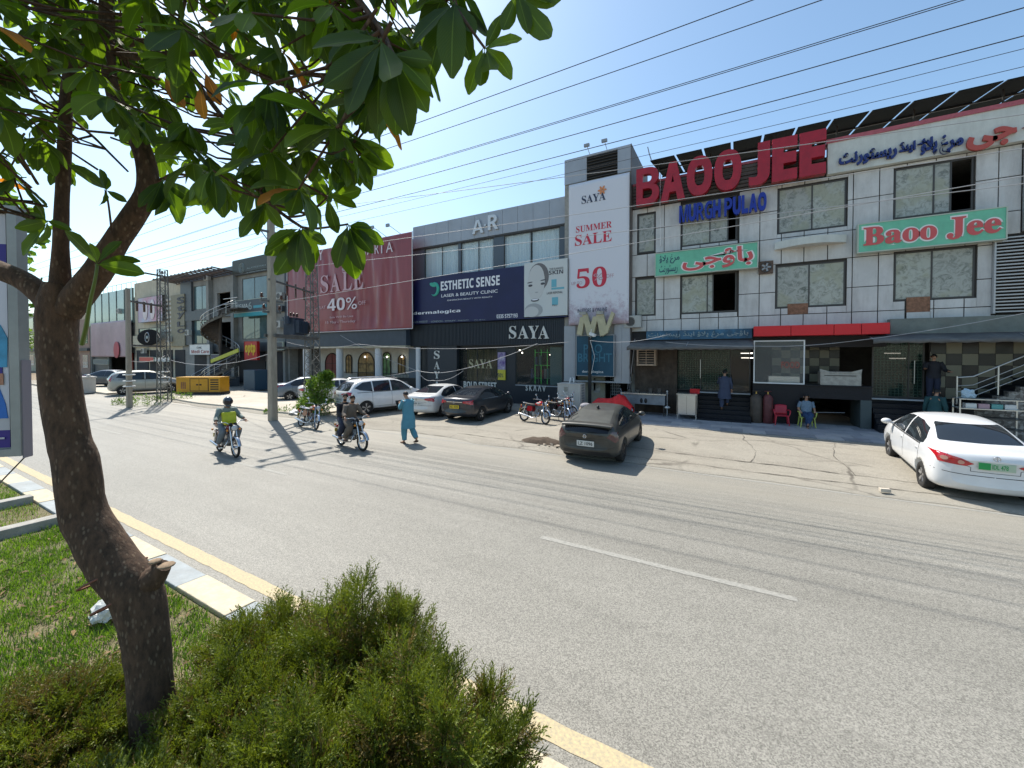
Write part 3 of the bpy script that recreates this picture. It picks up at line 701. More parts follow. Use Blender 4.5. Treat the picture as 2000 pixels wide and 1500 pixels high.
# big red channel letters, each letter a part
def letters(par, word, x0, x1, z0, z1, y, depth, m, off=.03, conv=sansb, gap=.1, wide=None, name='letter'):
    """each letter its own solid mesh"""
    wd = wide or {}; ws = [wd.get(ch, 1.0) if ch != ' ' else (.12 if len(word) < 9 else .3) for ch in word]; tot = sum(ws) + gap * (len(word) - 1)
    u = (x1 - x0) / tot; x = x0; out = []
    for ch, q in zip(word, ws):
        if ch != ' ': out.append(text(name, conv(ch), x, x + q * u, z0, z1, y, m, par, off=off if ch not in 'BMRPG' else 0, depth=depth))
        x += (q + gap) * u
    return out
M_redl = mat('red channel letter', (.36, .010, .022), .38, coat=.1, var=.15, vs=3)
bl = thing('red_channel_letters', 'huge red three-dimensional letters BAOO JEE along the left half of the parapet', 'sign lettering', (0, 20.7, 10.4))
letters(bl, 'BAOO JEE', F(1244, 400, 20.6).x, F(1612, 300, 20.6).x, 10.35, 12.15, 20.7, .28, M_redl, off=.035, wide={'J': .72, 'E': .82}, gap=.07)
M_bluel = mat('blue channel letter', (.008, .03, .30), .4)
ml = thing('blue_channel_letters', 'blue three-dimensional letters MURGH PULAO just under the red parapet letters', 'sign lettering', (0, 20.8, 9.3))
letters(ml, 'MURGH PULAO', F(1327, 420, 20.75).x, F(1497, 400, 20.75).x, 9.28, 10.08, 20.8, .16, M_bluel, off=.035, gap=.06, wide={'L': .8, 'M': 1.2})
# Urdu channel lettering on the white band
ul = thing('urdu_channel_letters', 'dark blue and coral Urdu lettering fixed on the white parapet band', 'sign lettering', (6, 20.7, 10.6))
M_dbl = mat('dark blue channel letter', (.015, .03, .16), .4)
M_crl = mat('coral channel letter', (.45, .08, .06), .45)
for wd, x0, x1, yb_, h_ in (('ریسٹورنٹ', 1638, 1751, 330, .56), ('اینڈ', 1755, 1787, 303, .44), ('پلاؤ', 1790, 1829, 308, .66), ('مرغ', 1834, 1880, 304, .70)):
    z_ = F(x0, yb_, 20.7).z; text('lettering', urdu(wd), F(x0, 300, 20.7).x, F(x1, 300, 20.7).x, z_, z_ + h_, 20.70, M_dbl, ul, off=.045, depth=.08)
a = F(1886, 299, 20.7); c = F(1984, 250, 20.7)
text('lettering', urdu('جی'), a.x, c.x, a.z, c.z + .12, 20.70, M_crl, ul, off=.045, depth=.09)
text('lettering', urdu('باؤ'), c.x + .12, c.x + 2.6, a.z - .05, c.z + .2, 20.70, M_crl, ul, off=.045, depth=.09)

# awnings
M_awn = mat('dirty grey canvas', (.12, .12, .118), .85, var=.2, vs=3, dirt=.4)
def awning(label, x0, x1, yf, yb, zf, zb, scal=True):
    t = thing('awning', label, 'awning', ((x0 + x1) / 2, yb, zf)); b = MB(); n = 26; vs = []
    for i in range(n + 1):
        x = x0 + (x1 - x0) * i / n; sag = .03 * math.sin(i * 1.3) + .02 * math.sin(i * .6)
        vs += [(x, yb, zb), (x, (yb + yf) / 2, (zf + zb) / 2 - .04 + sag), (x, yf, zf + sag * .5), (x, yf - .01, zf - .16 + (.04 * abs(math.sin(i * PI / 2 + .1)) if scal else 0))]
    b.add(vs, [(i * 4 + k, (i + 1) * 4 + k, (i + 1) * 4 + k + 1, i * 4 + k + 1) for i in range(n) for k in range(3)], 0, True)
    o = b.build('canvas', M_awn, t, True); so_ = o.modifiers.new('thickness', 'SOLIDIFY'); so_.thickness = .012
    b = MB()
    for x in (x0 + .05, (x0 + x1) / 2, x1 - .05): b.cyl((x, yb, zb - .03), (x, yf, zf - .03), .018, 6)
    b.build('frame', M_grey, t, True); return t
awning('grey canvas awning sagging over the left bay, under the blue Urdu sign', F(1224, 680, 19.3).x, F(1473, 672, 19.3).x, 19.3, 20.55, 3.35, 3.66)
awning('grey scalloped awning over the right bay and staircase', F(1706, 660, 19.6).x, 12.5, 19.6, 20.5, 3.55, 3.78)

# grill counter in the middle bay
gc = thing('grill_counter', 'black stone grill counter with a white framed glass screen, in the middle bay', 'counter', (2.5, 20.4, 0))
ctz = F(1600, 752, 20.3).z
MB().box(LXb + .02, F(1562, 770, 20.3).x, 20.3, 21.9, 0, ctz - .04).build('counter_body', M_blk_st, gc, True)
MB().box(LXb + .02, MXb, 20.22, 21.95, ctz - .04, ctz).build('counter_top', M_blk_st, gc, True)
MB().box(F(1562, 770, 20.3).x, MXb - .02, 20.32, 20.5, ctz - .55, ctz - .04).build('beam', M_blk_st, gc, True)
MB().box(MXb - .35, MXb - .02, 20.32, 21.9, 0, ctz - .55).build('counter_leg', mat('grey green pillar', (.07, .09, .09), .6), gc, True)
MB().cyl(F(1545, 805, 20.6), F(1650, 806, 20.6), .012, 6).build('rail', M_grey, gc, True)
fx0, fx1, fz0, fz1 = FR(1472, 679, 748, 1572, 20.25); fz1 = F(1572, 664, 20.25).z
b = MB()
for q in ((fx0, fx1, fz0, fz0 + .045), (fx0, fx1, fz1 - .045, fz1), (fx0, fx0 + .045, fz0 + .045, fz1 - .045), (fx1 - .045, fx1, fz0 + .045, fz1 - .045)): b.box(q[0], q[1], 20.2, 20.26, q[2], q[3])
b.build('screen_frame', M_white, gc, True)
MB().box(fx0 + .045, fx1 - .045, 20.22, 20.235, fz0 + .045, fz1 - .045).build('screen_glass', glassmat('screen glass', (.3, .33, .32), alpha=.16), gc, True)
text('lettering', 'FOOD', F(1526, 720, 20.2).x, F(1562, 720, 20.2).x, F(1526, 719, 20.2).z, F(1526, 706, 20.2).z, 20.215, mat('faded red lettering', (.30, .08, .06), .6), gc, off=.02, depth=.003)
MB().box(F(1500, 745, 21).x, F(1560, 745, 21).x, 20.7, 21.2, ctz, ctz + .3).build('tray', M_steel, gc, True)
hd = thing('grill_hood', 'dented grey metal grill box with raised corners standing on the black counter', 'grill', (F(1640, 748, 20.45).x, 20.6, ctz))
hx = (F(1680, 745, 20.4).x - F(1600, 745, 20.4).x) / 2
b = MB(); M_gm = mat('dull zinc', (.33, .32, .29), .5, metal=.4, var=.2, vs=6)
b.box(-hx, hx, -.28, .3, .005, .50); b.build('body', M_gm, hd, bevel=.01)
for s in (-1, 1): MB().prism([(s * hx, .50), (s * (hx + .02), .66), (s * (hx - .3), .56), (s * (hx - .45), .50)], -.28, -.25, 'y').build('corner_flap', M_gm, hd)
MB().box(-hx * .8, hx * .75, -.285, -.28, .38, .41).build('slot', M_black, hd)
MB().box(-hx, hx, -.3, .3, .50, .55).build('rim', M_gm, hd)

# staircase at the right
st = thing('staircase', 'dark steps with speckled side wall and steel handrail at the right end of the restaurant', 'staircase', (8, 20.5, 0))
def terrazzo(name):
    m = bpy.data.materials.new(name); m.use_nodes = True; nt = m.node_tree; L = nt.links.new; b = nt.nodes['Principled BSDF']
    g = _n(nt, 'ShaderNodeNewGeometry'); v = _n(nt, 'ShaderNodeTexVoronoi'); v.inputs['Scale'].default_value = 14; L(g.outputs['Position'], v.inputs[0]); s = _n(nt, 'ShaderNodeSeparateColor'); L(v.outputs['Color'], s.inputs[0])
    c = _n(nt, 'ShaderNodeValToRGB'); e = c.color_ramp.elements; e[0].color = (.12, .10, .085, 1); e[1].color = (.38, .35, .31, 1); e[0].position = .3; L(s.outputs[0], c.inputs[0]); L(c.outputs[0], b.inputs['Base Color']); b.inputs['Roughness'].default_value = .5
    return m
M_ter = terrazzo('speckled stone')
sx0, n_s, tr, rs = 7.35, 12, .27, .17
z0s = 1.22
prof = [(sx0, 0)]
for k in range(n_s): prof += [(sx0 + k * tr, z0s + k * rs), (sx0 + (k + 1) * tr, z0s + k * rs)]
prof += [(sx0 + n_s * tr, 0)]
MB().prism([(x, z) for x, z in prof], 20.05, 20.35, 'y').build('side_wall', M_ter, st, True)
for k in range(n_s):
    MB().box(sx0 + k * tr, sx0 + (k + 1) * tr, 20.36, 21.2, 0, z0s + k * rs + .02).build('step', M_blk_st, st, True)
MB().box(6.9, sx0, 20.05, 21.2, 0, 1.22).build('landing', M_blk_st, st, True)
rl = lambda x, h: (x, 20.15, z0s + max(0, (x - sx0)) / tr * rs + h)
for x in (6.95, 7.95, 9.0, 9.95): MB().cyl(rl(x, 0 if x > 7 else 0), rl(x, 1.0), .026, 10).build('post', M_steel, st, True)
for h in (.25, .45, .65): MB().tube([rl(6.97, h), rl(7.35, h + .05), rl(10.1, h)], .014, 6).build('rail_bar', M_steel, st, True)
MB().tube([rl(6.95, .95), rl(7.35, 1.0), rl(10.1, .95)], .028, 8).build('handrail', M_steel, st, True)

# solar panels on the roof
M_pv = mat('solar panel underside', (.008, .010, .011), .8, spec=.1, var=.4, vs=3, stretch=(1, 6, 1)); M_pvf = mat('aluminium rail', (.5, .5, .5), .4, metal=.6)
pvx = F(1272, 312, 20.6).x - .1
fr = thing('solar_array', 'long array of dark solar panels on a steel frame above the restaurant parapet', 'solar array', (4, 21.5, 10.6))
sl_ = .2
zf = F(1500, 262, 20.6).z
zt = lambda y: zf + (y - 20.6) * sl_
npv = 15; PW = 1.19
for y in (22.66, 24.5):
    MB().bar((pvx, y, zt(y) - .06), (pvx + npv * PW, y, zt(y) - .06), .05, .06).build('rail', M_frame, fr, True)
for i in range(0, npv + 1, 2):
    for y in (21.5, 24.4): MB().cyl((pvx + i * PW + .3, y, 10.6), (pvx + i * PW + .3, y, zt(y) - .08), .035, 8).build('post', M_frame, fr, True)
rot = Matrix.Rotation(math.atan(sl_), 3, 'X')
pm = MB().obox((0, 0, 0), PW - .095, 2.06, .035, rot).mesh('panel', M_pv)
for r_ in range(2):
    for i in range(npv):
        yc = 20.6 + 1.02 + r_ * 2.1
        shared('solar_panel', pm, fr, Vector((pvx + (i + .5) * PW, yc, zt(yc))) - wloc(fr))
# roof antenna / tank bits
tk = tag(MB().tube([F(1272, 312, 21.5), F(1268, 300, 21.5), F(1265, 287, 21.5)], .025, 6).build('roof_pipe', M_grey), 'thin bent grey pipe sticking up behind the left end of the red letters', 'pipe')
# ------------------------------------------------------------- the sale banner tower
TX0, TX1 = F(1107, 600).x, F(1227, 600).x
M_acp = mat('grey composite panel', (.36, .38, .41), .38, metal=.15, var=.05, vs=1, dirt=.22)
tw = thing('banner_tower', 'tall narrow grey tower with roof louvre, carrying the tall white sale banner', 'building', ((TX0 + TX1) / 2, 20.6, 0))
Yt = 20.6; tzt = F(1112, 313, Yt).z + .05
TXr = F(1231, 500, Yt).x
MB().box(TX0, TXr, Yt + .06, 25, 2.0, tzt).build('tower_body', M_wallc, tw, True)
zl0, zl1 = F(1147, 352, Yt).z, F(1147, 306, Yt).z; xl0, xl1 = F(1146, 330, Yt).x, F(1206, 320, Yt).x
for q in ((TX0, xl0, zl0, tzt), (xl1, TXr, zl0, tzt), (xl0, xl1, zl1, tzt)):
    MB().box(q[0] + .006, q[1] - .006, Yt, Yt + .058, q[2], q[3]).build('cladding_panel', M_acp, tw, True)
lv = MB().box(xl0, xl1, Yt + .05, Yt + .06, zl0, zl1).build('louvre', M_black, tw, True)
z = zl0 + .06
while z < zl1 - .06: MB().obox(((xl0 + xl1) / 2, Yt + .01, z), xl1 - xl0 - .02, .1, .02, Matrix.Rotation(.6, 3, 'X')).build('slat', M_frame, lv, True); z += .15
MB().box(TXr - .002, TXr + .03, Yt + .0, 24.9, 2.0, tzt + .02).build('side_panel', mat('brown side cladding', (.13, .11, .10), .6, var=.2, vs=2), tw, True)
zm, zb_ = F(1108, 637, Yt).z, F(1108, 742, Yt).z
xb0, xb1 = F(1124, 690, Yt).x, F(1199, 690, Yt).x
for q in ((TX0, xb0), (xb1, (xb1 + TXr) / 2), ((xb1 + TXr) / 2, TXr)):
    MB().box(q[0] + .006, q[1] - .006, Yt - .0, Yt + .058, zb_, zm).build('cladding_panel', M_acp, tw, True)
MB().box(TX0, TXr, Yt - .02, Yt + .5, zb_ - .08, zb_).build('ledge', M_acp, tw, True)
# recess below: cream wall, dark doorway, grille
M_cream = mat('cream wall', (.42, .38, .28), .8, var=.12, vs=2, dirt=.45)
MB().box(TX0 + .5, F(1177, 770).x, 21.4, 21.6, 0, 2.0).build('recess_wall', M_cream, tw, True)
MB().box(TX0, TX0 + .45, 20.9, 21.6, 0, 1.9).build('recess_wall', M_black, tw, True)
MB().box(TX0, TXr, 23.5, 23.7, 0, 2.0).build('recess_back', M_dark, tw, True)
gr = MB().box(F(1192, 770, 21.3).x, F(1193, 770, 21.3).x, 21.3, 21.34, .3, 1.9).build('window_grille', M_grey, tw, True)
for i in range(6): MB().box(F(1192, 770, 21.3).x + i * .1, F(1192, 770, 21.3).x + i * .1 + .02, 21.3, 21.34, .8, 1.9).build('grille_bar', M_grey, gr, True)
for i in range(7): MB().box(F(1192, 770, 21.3).x, F(1192, 770, 21.3).x + .55, 21.31, 21.33, .85 + i * .16, .87 + i * .16).build('grille_bar', M_grey, gr, True)
M_posterw = mat('faded posters', (.42, .40, .36), .7, var=.35, vs=6)
for x, z0, z1 in ((1157, 1.0, 1.75), (1166, .9, 1.7)):
    p = F(x, 760, 21.4); MB().box(p.x - .18, p.x + .18, 21.38, 21.397, z0, z1).build('wall_poster', M_posterw, tw, True)

# the tall sale banner
M_bann = bpy.data.materials.new('pale printed banner'); M_bann.use_nodes = True
def floral(m, base, tint, zlo, zhi):
    nt = m.node_tree; L = nt.links.new; b = nt.nodes['Principled BSDF']; b.inputs['Roughness'].default_value = .55
    g = _n(nt, 'ShaderNodeNewGeometry'); sp = _n(nt, 'ShaderNodeSeparateXYZ'); L(g.outputs['Position'], sp.inputs[0])
    n = _n(nt, 'ShaderNodeTexNoise'); n.inputs['Scale'].default_value = 3; n.inputs['Detail'].default_value = 9; n.inputs['Roughness'].default_value = .8; L(g.outputs['Position'], n.inputs[0])
    r = _n(nt, 'ShaderNodeMapRange'); L(sp.outputs[2], r.inputs[0]); r.inputs[1].default_value = zhi; r.inputs[2].default_value = zlo; r.inputs[3].default_value = -.25; r.inputs[4].default_value = .22
    a = _n(nt, 'ShaderNodeMath', operation='ADD'); L(n.outputs[0], a.inputs[0]); L(r.outputs[0], a.inputs[1])
    r2 = _n(nt, 'ShaderNodeMapRange'); L(a.outputs[0], r2.inputs[0]); r2.inputs[1].default_value = .52; r2.inputs[2].default_value = .72; r2.inputs[3].default_value = 0; r2.inputs[4].default_value = .8
    mx = _n(nt, 'ShaderNodeMix', data_type='RGBA'); L(r2.outputs[0], mx.inputs[0]); mx.inputs[6].default_value = tuple(base) + (1,); mx.inputs[7].default_value = tuple(tint) + (1,); L(mx.outputs[2], b.inputs['Base Color'])
floral(M_bann, (.66, .66, .70), (.38, .26, .32), 4.5, 8.0)
def banner(name, label, x0, x1, z0, z1, y, m, wr=.02, nx=24, nz=36, cat='banner', seed=0, edge=None):
    t = thing(name, label, cat, ((x0 + x1) / 2, y, z0)); b = MB(); vs = []
    for j in range(nz + 1):
        for i in range(nx + 1):
            u, v = i / nx, j / nz; x = x0 + (x1 - x0) * u; z = z0 + (z1 - z0) * v
            s = math.sin(PI * min(u, 1 - u) * 2 if min(u, 1 - u) < .5 else 1)
            w1 = noise.noise(Vector((x * .9 + z * .12, z * .10, seed))) * wr * 2.2 + noise.noise(Vector((x * 2.6, z * .25, seed + 4))) * wr
            vs.append((x, y - .03 + max(-.035, -.03 + w1 * .7) * min(1, 6 * min(u, 1 - u, v, 1 - v) + .1), z))
    b.add(vs, [(j * (nx + 1) + i, j * (nx + 1) + i + 1, (j + 1) * (nx + 1) + i + 1, (j + 1) * (nx + 1) + i) for j in range(nz) for i in range(nx)], 0, True)
    o = b.build('sheet', m, t, True); so_ = o.modifiers.new('thickness', 'SOLIDIFY'); so_.thickness = .006; so_.offset = 1
    return t
bx0, bx1 = F(1111, 500, 20.5).x, F(1229, 500, 20.5).x; bz0, bz1 = F(1108, 636, 20.5).z, F(1112, 362, 20.5).z
sb = banner('sale_banner', 'tall white banner reading SAYA SUMMER SALE UP TO 50% OFF hung on the tower', bx0, bx1, bz0, bz1, 20.52, M_bann, .006)
M_rt = mat('red print', (.55, .03, .06), .5); M_nt = mat('navy print', (.03, .04, .08), .5); M_pk = mat('pale pink print', (.5, .32, .36), .5); M_or = mat('orange print', (.65, .25, .1), .5)
yb = 20.445
tx('lettering', serif('SAYA'), (1136, 399), (1183, 374), yb, M_nt, sb, depth=.003)
for k in range(6):
    a = 2 * PI * k / 6; p = F(1176, 371, yb); MB().ell((p.x + .13 * math.cos(a), yb + .002, p.z + .13 * math.sin(a)), .11, .004, .055, 8, 5, 0, Matrix.Rotation(-a, 3, 'Y')).build('flower_petal', M_or, sb, True)
tx('lettering', serif('SUMMER'), (1125, 455), (1195, 431), yb, M_rt, sb, depth=.003)
tx('lettering', serif('SALE'), (1123, 481), (1195, 449), yb, M_rt, sb, depth=.003)
tx('lettering', serif('50'), (1126, 564), (1185, 519), yb, M_rt, sb, depth=.003)
tx('lettering', '%', (1159, 548), (1178, 533), yb - .004, M_pk, sb, depth=.003)
tx('lettering', 'UP TO', (1116, 557), (1137, 549), yb, M_pk, sb, depth=.003)
tx('lettering', 'OFF', (1184, 543), (1199, 534), yb, M_pk, sb, depth=.003)
tx('lettering', 'IN-STORE & ONLINE', (1128, 611), (1186, 600), yb, M_nt, sb, depth=.003)
for x in (1150, 1184):
    b = MB(); p = F(x, 303, 20.5); b.cyl((p.x, 20.7, tzt), (p.x, 20.2, tzt + .25), .015, 6); b.box(p.x - .14, p.x + .14, 20.1, 20.22, tzt + .2, tzt + .34)
    tag(b.build('flood_lamp', M_grey), 'small flood lamp on a short arm on the tower roof, the %s of two' % ('left' if x < 1160 else 'right'), 'lamp', 'flood lamps on the tower')
# teal vertical sign
M_teal = mat('teal blue sign face', (.005, .065, .115), .4, var=.12, vs=2)
ts, rt = signbox('teal_signboard', 'teal blue upright signboard reading PRO BRIGHT under the tall sale banner', (1125, 655, 734), 1200, 20.35, M_teal, .24, edge=M_grey)
M_tl = mat('dim teal lettering', (.03, .16, .24), .4)
tx('lettering', 'PRO', (1140, 690), (1176, 672), 20.35, M_tl, ts, off=.01, depth=.01)
tx('lettering', 'BRIGHT', (1129, 707), (1195, 690), 20.35, M_tl, ts, off=.01, depth=.01)
tx('lettering', sansb('dermalogica'), (1137, 729), (1178, 724), 20.35, M_white, ts, depth=.01)
ws_ = thing('w_emblem', 'cream three-dimensional W emblem at the top of the teal signboard', 'sign lettering', (F(1160, 640, 20.1).x, 20.1, F(1160, 655, 20.1).z))
M_gold = mat('cream gold panel', (.48, .44, .28), .5, dirt=.3, var=.1)
def quadpx(mb, pts, Y, dp=.14):
    P = [F(a, c, Y) for a, c in pts]; mb.prism([(p.x, p.z) for p in P], Y, Y + dp, 'y')
for pts in ([(1126, 653), (1133, 619), (1142, 619), (1136, 655)], [(1136, 612), (1146, 612), (1158, 650), (1147, 656)], [(1147, 656), (1158, 618), (1168, 618), (1158, 658)],
            [(1164, 614), (1178, 613), (1187, 650), (1172, 657)], [(1176, 657), (1186, 650), (1200, 612), (1194, 608)]):
    b = MB(); quadpx(b, pts, 20.05 + random.random() * .03, .2); b.build('stroke', M_gold, ws_, True)
for a, c in ((1138, 614), (1171, 613)):
    p = F(a, c, 20.0); MB().box(p.x - .18, p.x + .18, 19.98, 20.24, p.z - .02, p.z + .14).build('cap', M_gm, ws_, True)

# ------------------------------------------------------------- clothes shop / clinic building
SX0, SX1 = F(809, 600).x, TX0
ar = thing('clothes_shop_building', 'grey panelled building lettered A·R above curtained windows and a dark SAYA shop front', 'building', (-14, 21, 0))
MB().box(SX0, SX1 - .01, 21.0, 21.3, 10.26, 11.6).build('parapet_wall', M_wallc, ar, True)
npn = 11; pw = (SX1 - SX0) / npn
for i in range(npn):
    MB().box(SX0 + i * pw + .008, SX0 + (i + 1) * pw - .008, 20.90, 20.99, 10.28, 11.74).build('cladding_panel', M_acp, ar, True)
MB().box(SX0, SX1 - .01, 20.95, 21.35, 11.74, 11.78).build('capping', M_acp, ar, True)
MB().box(SX0, SX1 - .01, 20.92, 21.3, 10.19, 10.26).build('soffit', M_frame, ar, True)
shell(ar, SX0, SX1 - .02, 11.5, M_wallc, floors=(4.3, 7.7))
M_al = mat('brushed letter', (.62, .62, .62), .35, metal=.3)
arl = thing('metal_letters', 'brushed metal letters A·R on the grey parapet', 'sign lettering', (F(950, 440, 20.8).x, 20.9, 10.6))
letters(arl, 'A', F(922, 455, 20.8).x, F(944, 455, 20.8).x, F(922, 458, 20.8).z, F(922, 432, 20.8).z, 20.9, .12, M_al, off=.0)
letters(arl, 'R', F(953, 455, 20.8).x, F(973, 455, 20.8).x, F(953, 450, 20.8).z, F(953, 421, 20.8).z, 20.9, .12, M_al, off=.0)
p = F(948, 440, 20.85); MB().box(p.x - .06, p.x + .06, 20.8, 20.9, p.z - .06, p.z + .06).build('dot', M_al, arl, True)
# curtained windows
M_curt = mat('pale blue curtain', (.80, .92, .95), .6, var=.10, vs=2.2, stretch=(6, 1, .15))
M_wglass = glassmat('tinted window glass', (.20, .28, .32), alpha=.15)
M_mul = mat('slate pillar', (.09, .115, .14), .5)
zt_, zbt = 10.18, 7.9
segs = [(829, 863), (863, 895), (900, 934), (935, 964), (984, 1036), (1038, 1093)]
xz = [(F(a, 500).x, F(c, 500).x) for a, c in segs]
hl = [(xz[0][0], xz[1][1], zbt, zt_), (xz[2][0], xz[3][1], zbt, zt_), (xz[4][0], xz[5][1], zbt, zt_)]
walls(MB(), SX0, SX1 - .01, 5.02, 10.19, hl, 21.0, 21.26).build('front_wall', M_mul, ar, True)
for (a, c) in ((0, 1), (2, 3), (4, 5)):
    window(ar, (xz[a][0], xz[c][1], zbt, zt_), 21.0, M_frame, [(xz[a][0], xz[a][1], M_wglass), (xz[c][0], xz[c][1], M_wglass)], ft=.04, inset=.04)
for k, (a, c) in enumerate(xz):
    b = MB(); n = int((c - a) / .055); vs = []
    for i in range(n + 1):
        x = a + (c - a) * i / n; yy = 21.17 + .028 * math.sin(i * 1.9) + .015 * math.sin(i * .7)
        vs += [(x, yy, zbt), (x, yy, zt_ + .1)]
    b.add(vs, [(2 * i, 2 * i + 2, 2 * i + 3, 2 * i + 1) for i in range(n)], 0, True); b.build('curtain', M_curt, ar, True)
# dark wing on the left edge
# navy clinic billboard
M_navy = mat('navy billboard face', (.011, .014, .068), .45, var=.1, vs=1)
nx0, nx1 = F(805, 600, 20.4).x, F(1108, 600, 20.4).x; nz0, nz1 = 5.08, 8.08; nxm = F(1024, 560, 20.4).x
nb = thing('clinic_billboard', 'long navy billboard reading ESTHETIC SENSE LASER & BEAUTY CLINIC with a pale portrait panel', 'billboard', ((nx0 + nx1) / 2, 20.4, nz0))
MB().box(nx0, nxm, 20.4, 20.9, nz0, nz1).build('navy_panel', M_navy, nb, True)
M_pp = mat('pale portrait panel', (.58, .60, .58), .5)
MB().box(nxm + .004, nx1, 20.38, 20.9, nz0 + .05, nz1 + .12).build('portrait_panel', M_pp, nb, True)
b = MB()
for q in ((nx0, nx1, nz0 - .05, nz0),): b.box(q[0], q[1], 20.36, 20.9, q[2], q[3])
b.build('frame', M_navy, nb, True)
Yn = 20.4
def nt_(s, pl, pr, m, **k): return tx('lettering', s, pl, pr, Yn - .004, m, nb, depth=.006, **k)
M_lw = mat('bright white lettering', (.78, .78, .80), .5)
nt_(sansb('ESTHETIC SENSE'), (861, 568), (976, 537), M_lw, off=.01)
nt_('LASER & BEAUTY CLINIC', (862, 581), (972, 565), M_lw, off=.006)
nt_('ENHANCING BEAUTY WITH REALITY', (874, 588), (962, 578), M_lw)
nt_(sansb('dermalogica'), (807, 617), (899, 603), M_lw, off=.008)
nt_(sansb('0335 5757193'), (970, 622), (1011, 612), M_lw)
for k, s in enumerate(('LOS ANGELES', 'LONDON', 'SYDNEY', 'TORONTO', 'DUBAI')): 
    x = (808, 840, 866, 892, 923)[k]; nt_('· ' + s, (x, 631 - k * .7), (x + 24 if k else x + 27, 626 - k * .7), M_pale)
# green leaf mark
M_grn = mat('green mark', (.05, .40, .30), .5)
p = F(848, 565, Yn)
b = MB(); pts = []
for k in range(20):
    a = -2.2 + k * .23; pts.append((p.x + .34 * math.cos(a), Yn - .006, p.z + .40 * math.sin(a)))
b.tube(pts, [.02 + .09 * math.sin(PI * i / 19) for i in range(20)], 6); b.build('leaf_mark', M_grn, nb, True)
MB().ell((p.x - .1, Yn - .002, p.z + .30), .30, .01, .13, 10, 6, 0, Matrix.Rotation(.3, 3, 'Y')).build('leaf_mark', M_grn, nb, True)
# plain stand-in portrait, built from flat shapes
Yp = 20.376
def blob(cx, cy, rx, ry, m, dy=0, rot=0, name='portrait_shape', seg=20):
    c = F(cx, cy, Yp); a = F(cx + rx, cy, Yp).x - c.x; h = ry * .0300
    b = MB(); po = []
    for k in range(seg):
        t = 2 * PI * k / seg; u, v = a * math.cos(t), h * math.sin(t); po.append((c.x + u * math.cos(rot) - v * math.sin(rot), c.z + u * math.sin(rot) + v * math.cos(rot)))
    b.prism(po, Yp - .003 - dy, Yp + .001, 'y'); return b.build(name, m, nb, True)
M_hair = mat('print dark hair', (.16, .15, .15), .6); M_skinp = mat('print pale skin', (.56, .56, .54), .6); M_skd = mat('print grey shade', (.36, .37, .37), .6); M_pd = mat('print dark', (.07, .07, .08), .6)
blob(1052, 541, 20, 26, M_hair, 0); blob(1047, 552, 17, 33, M_skinp, .003, -.05); blob(1042, 606, 18, 13, M_skd, .001); blob(1038, 609, 14, 10, M_skinp, .004)
for x, y in ((1036, 558), (1060, 554)): blob(x, y, 4.2, 2.2, M_pd, .006, .05); 
for x, y in ((1035, 552), (1061, 547)): blob(x, y, 5.5, 1.0, M_pd, .006, .12)
blob(1045, 586, 8, 3.0, M_pd, .006, .05); blob(1045, 585, 6.5, 1.5, M_lw, .008, .05); blob(1048, 571, 3.2, 1.2, M_skd, .006)
def np_(s, pl, pr, m, **k): return tx('lettering', s, pl, pr, Yp, m, nb, depth=.006, **k)
np_(sansb('SKIN'), (1072, 537), (1100, 526), M_pd); np_('THE FLAWLESS', (1073, 528), (1100, 521), M_pd)
M_tq = mat('turquoise print', (.15, .42, .50), .5)
for q in ((1077, 561, 1087, 545), (1077, 566, 1102, 560), (1078, 596, 1090, 580)): 
    a, c = F(q[0], q[1], Yp), F(q[2], q[3], Yp); MB().box(a.x, c.x, Yp - .004, Yp, a.z, c.z).build('printed_block', M_tq, nb, True)
np_('LASER REMOVAL', (1068, 575), (1099, 568), M_pd); np_('PRO', (1079, 598), (1088, 594), M_pd)
# ribbed fascia with SAYA letters
M_rib = mat('dark ribbed metal', (.035, .042, .052), .45, metal=.3)
fz0, fz1 = 3.55, 5.0
MB().box(SX0, SX1 - .01, 20.62, 20.98, fz0, fz1).build('fascia', M_rib, ar, True)
b = MB(); x = SX0 + .03
while x < SX1 - .08: b.box(x, x + .055, 20.585, 20.618, fz0 + .01, fz1 - .01); x += .11
tag(b.build('fascia_ribs', M_rib, ar, True), kind='stuff')
M_wlet = mat('cream white letter', (.66, .65, .60), .4)
sy = thing('shop_name_letters', 'large white serif letters SAYA on the dark ribbed fascia', 'sign lettering', (-11, 20.55, 4))
def ltr(par, word, cols_, yb_, yt_, Y, m, conv=serif, off=0, depth=.06):
    for ch, (a, c) in zip(word, cols_): text('letter', conv(ch), F(a, 600, Y).x, F(c, 600, Y).x, F(a, yb_, Y).z, F(a, yt_, Y).z, Y, m, par, off=off, depth=depth)
ltr(sy, 'SAYA', [(995, 1009), (1012, 1033), (1033, 1053), (1052, 1073)], 661.5, 637, 20.56, M_wlet)
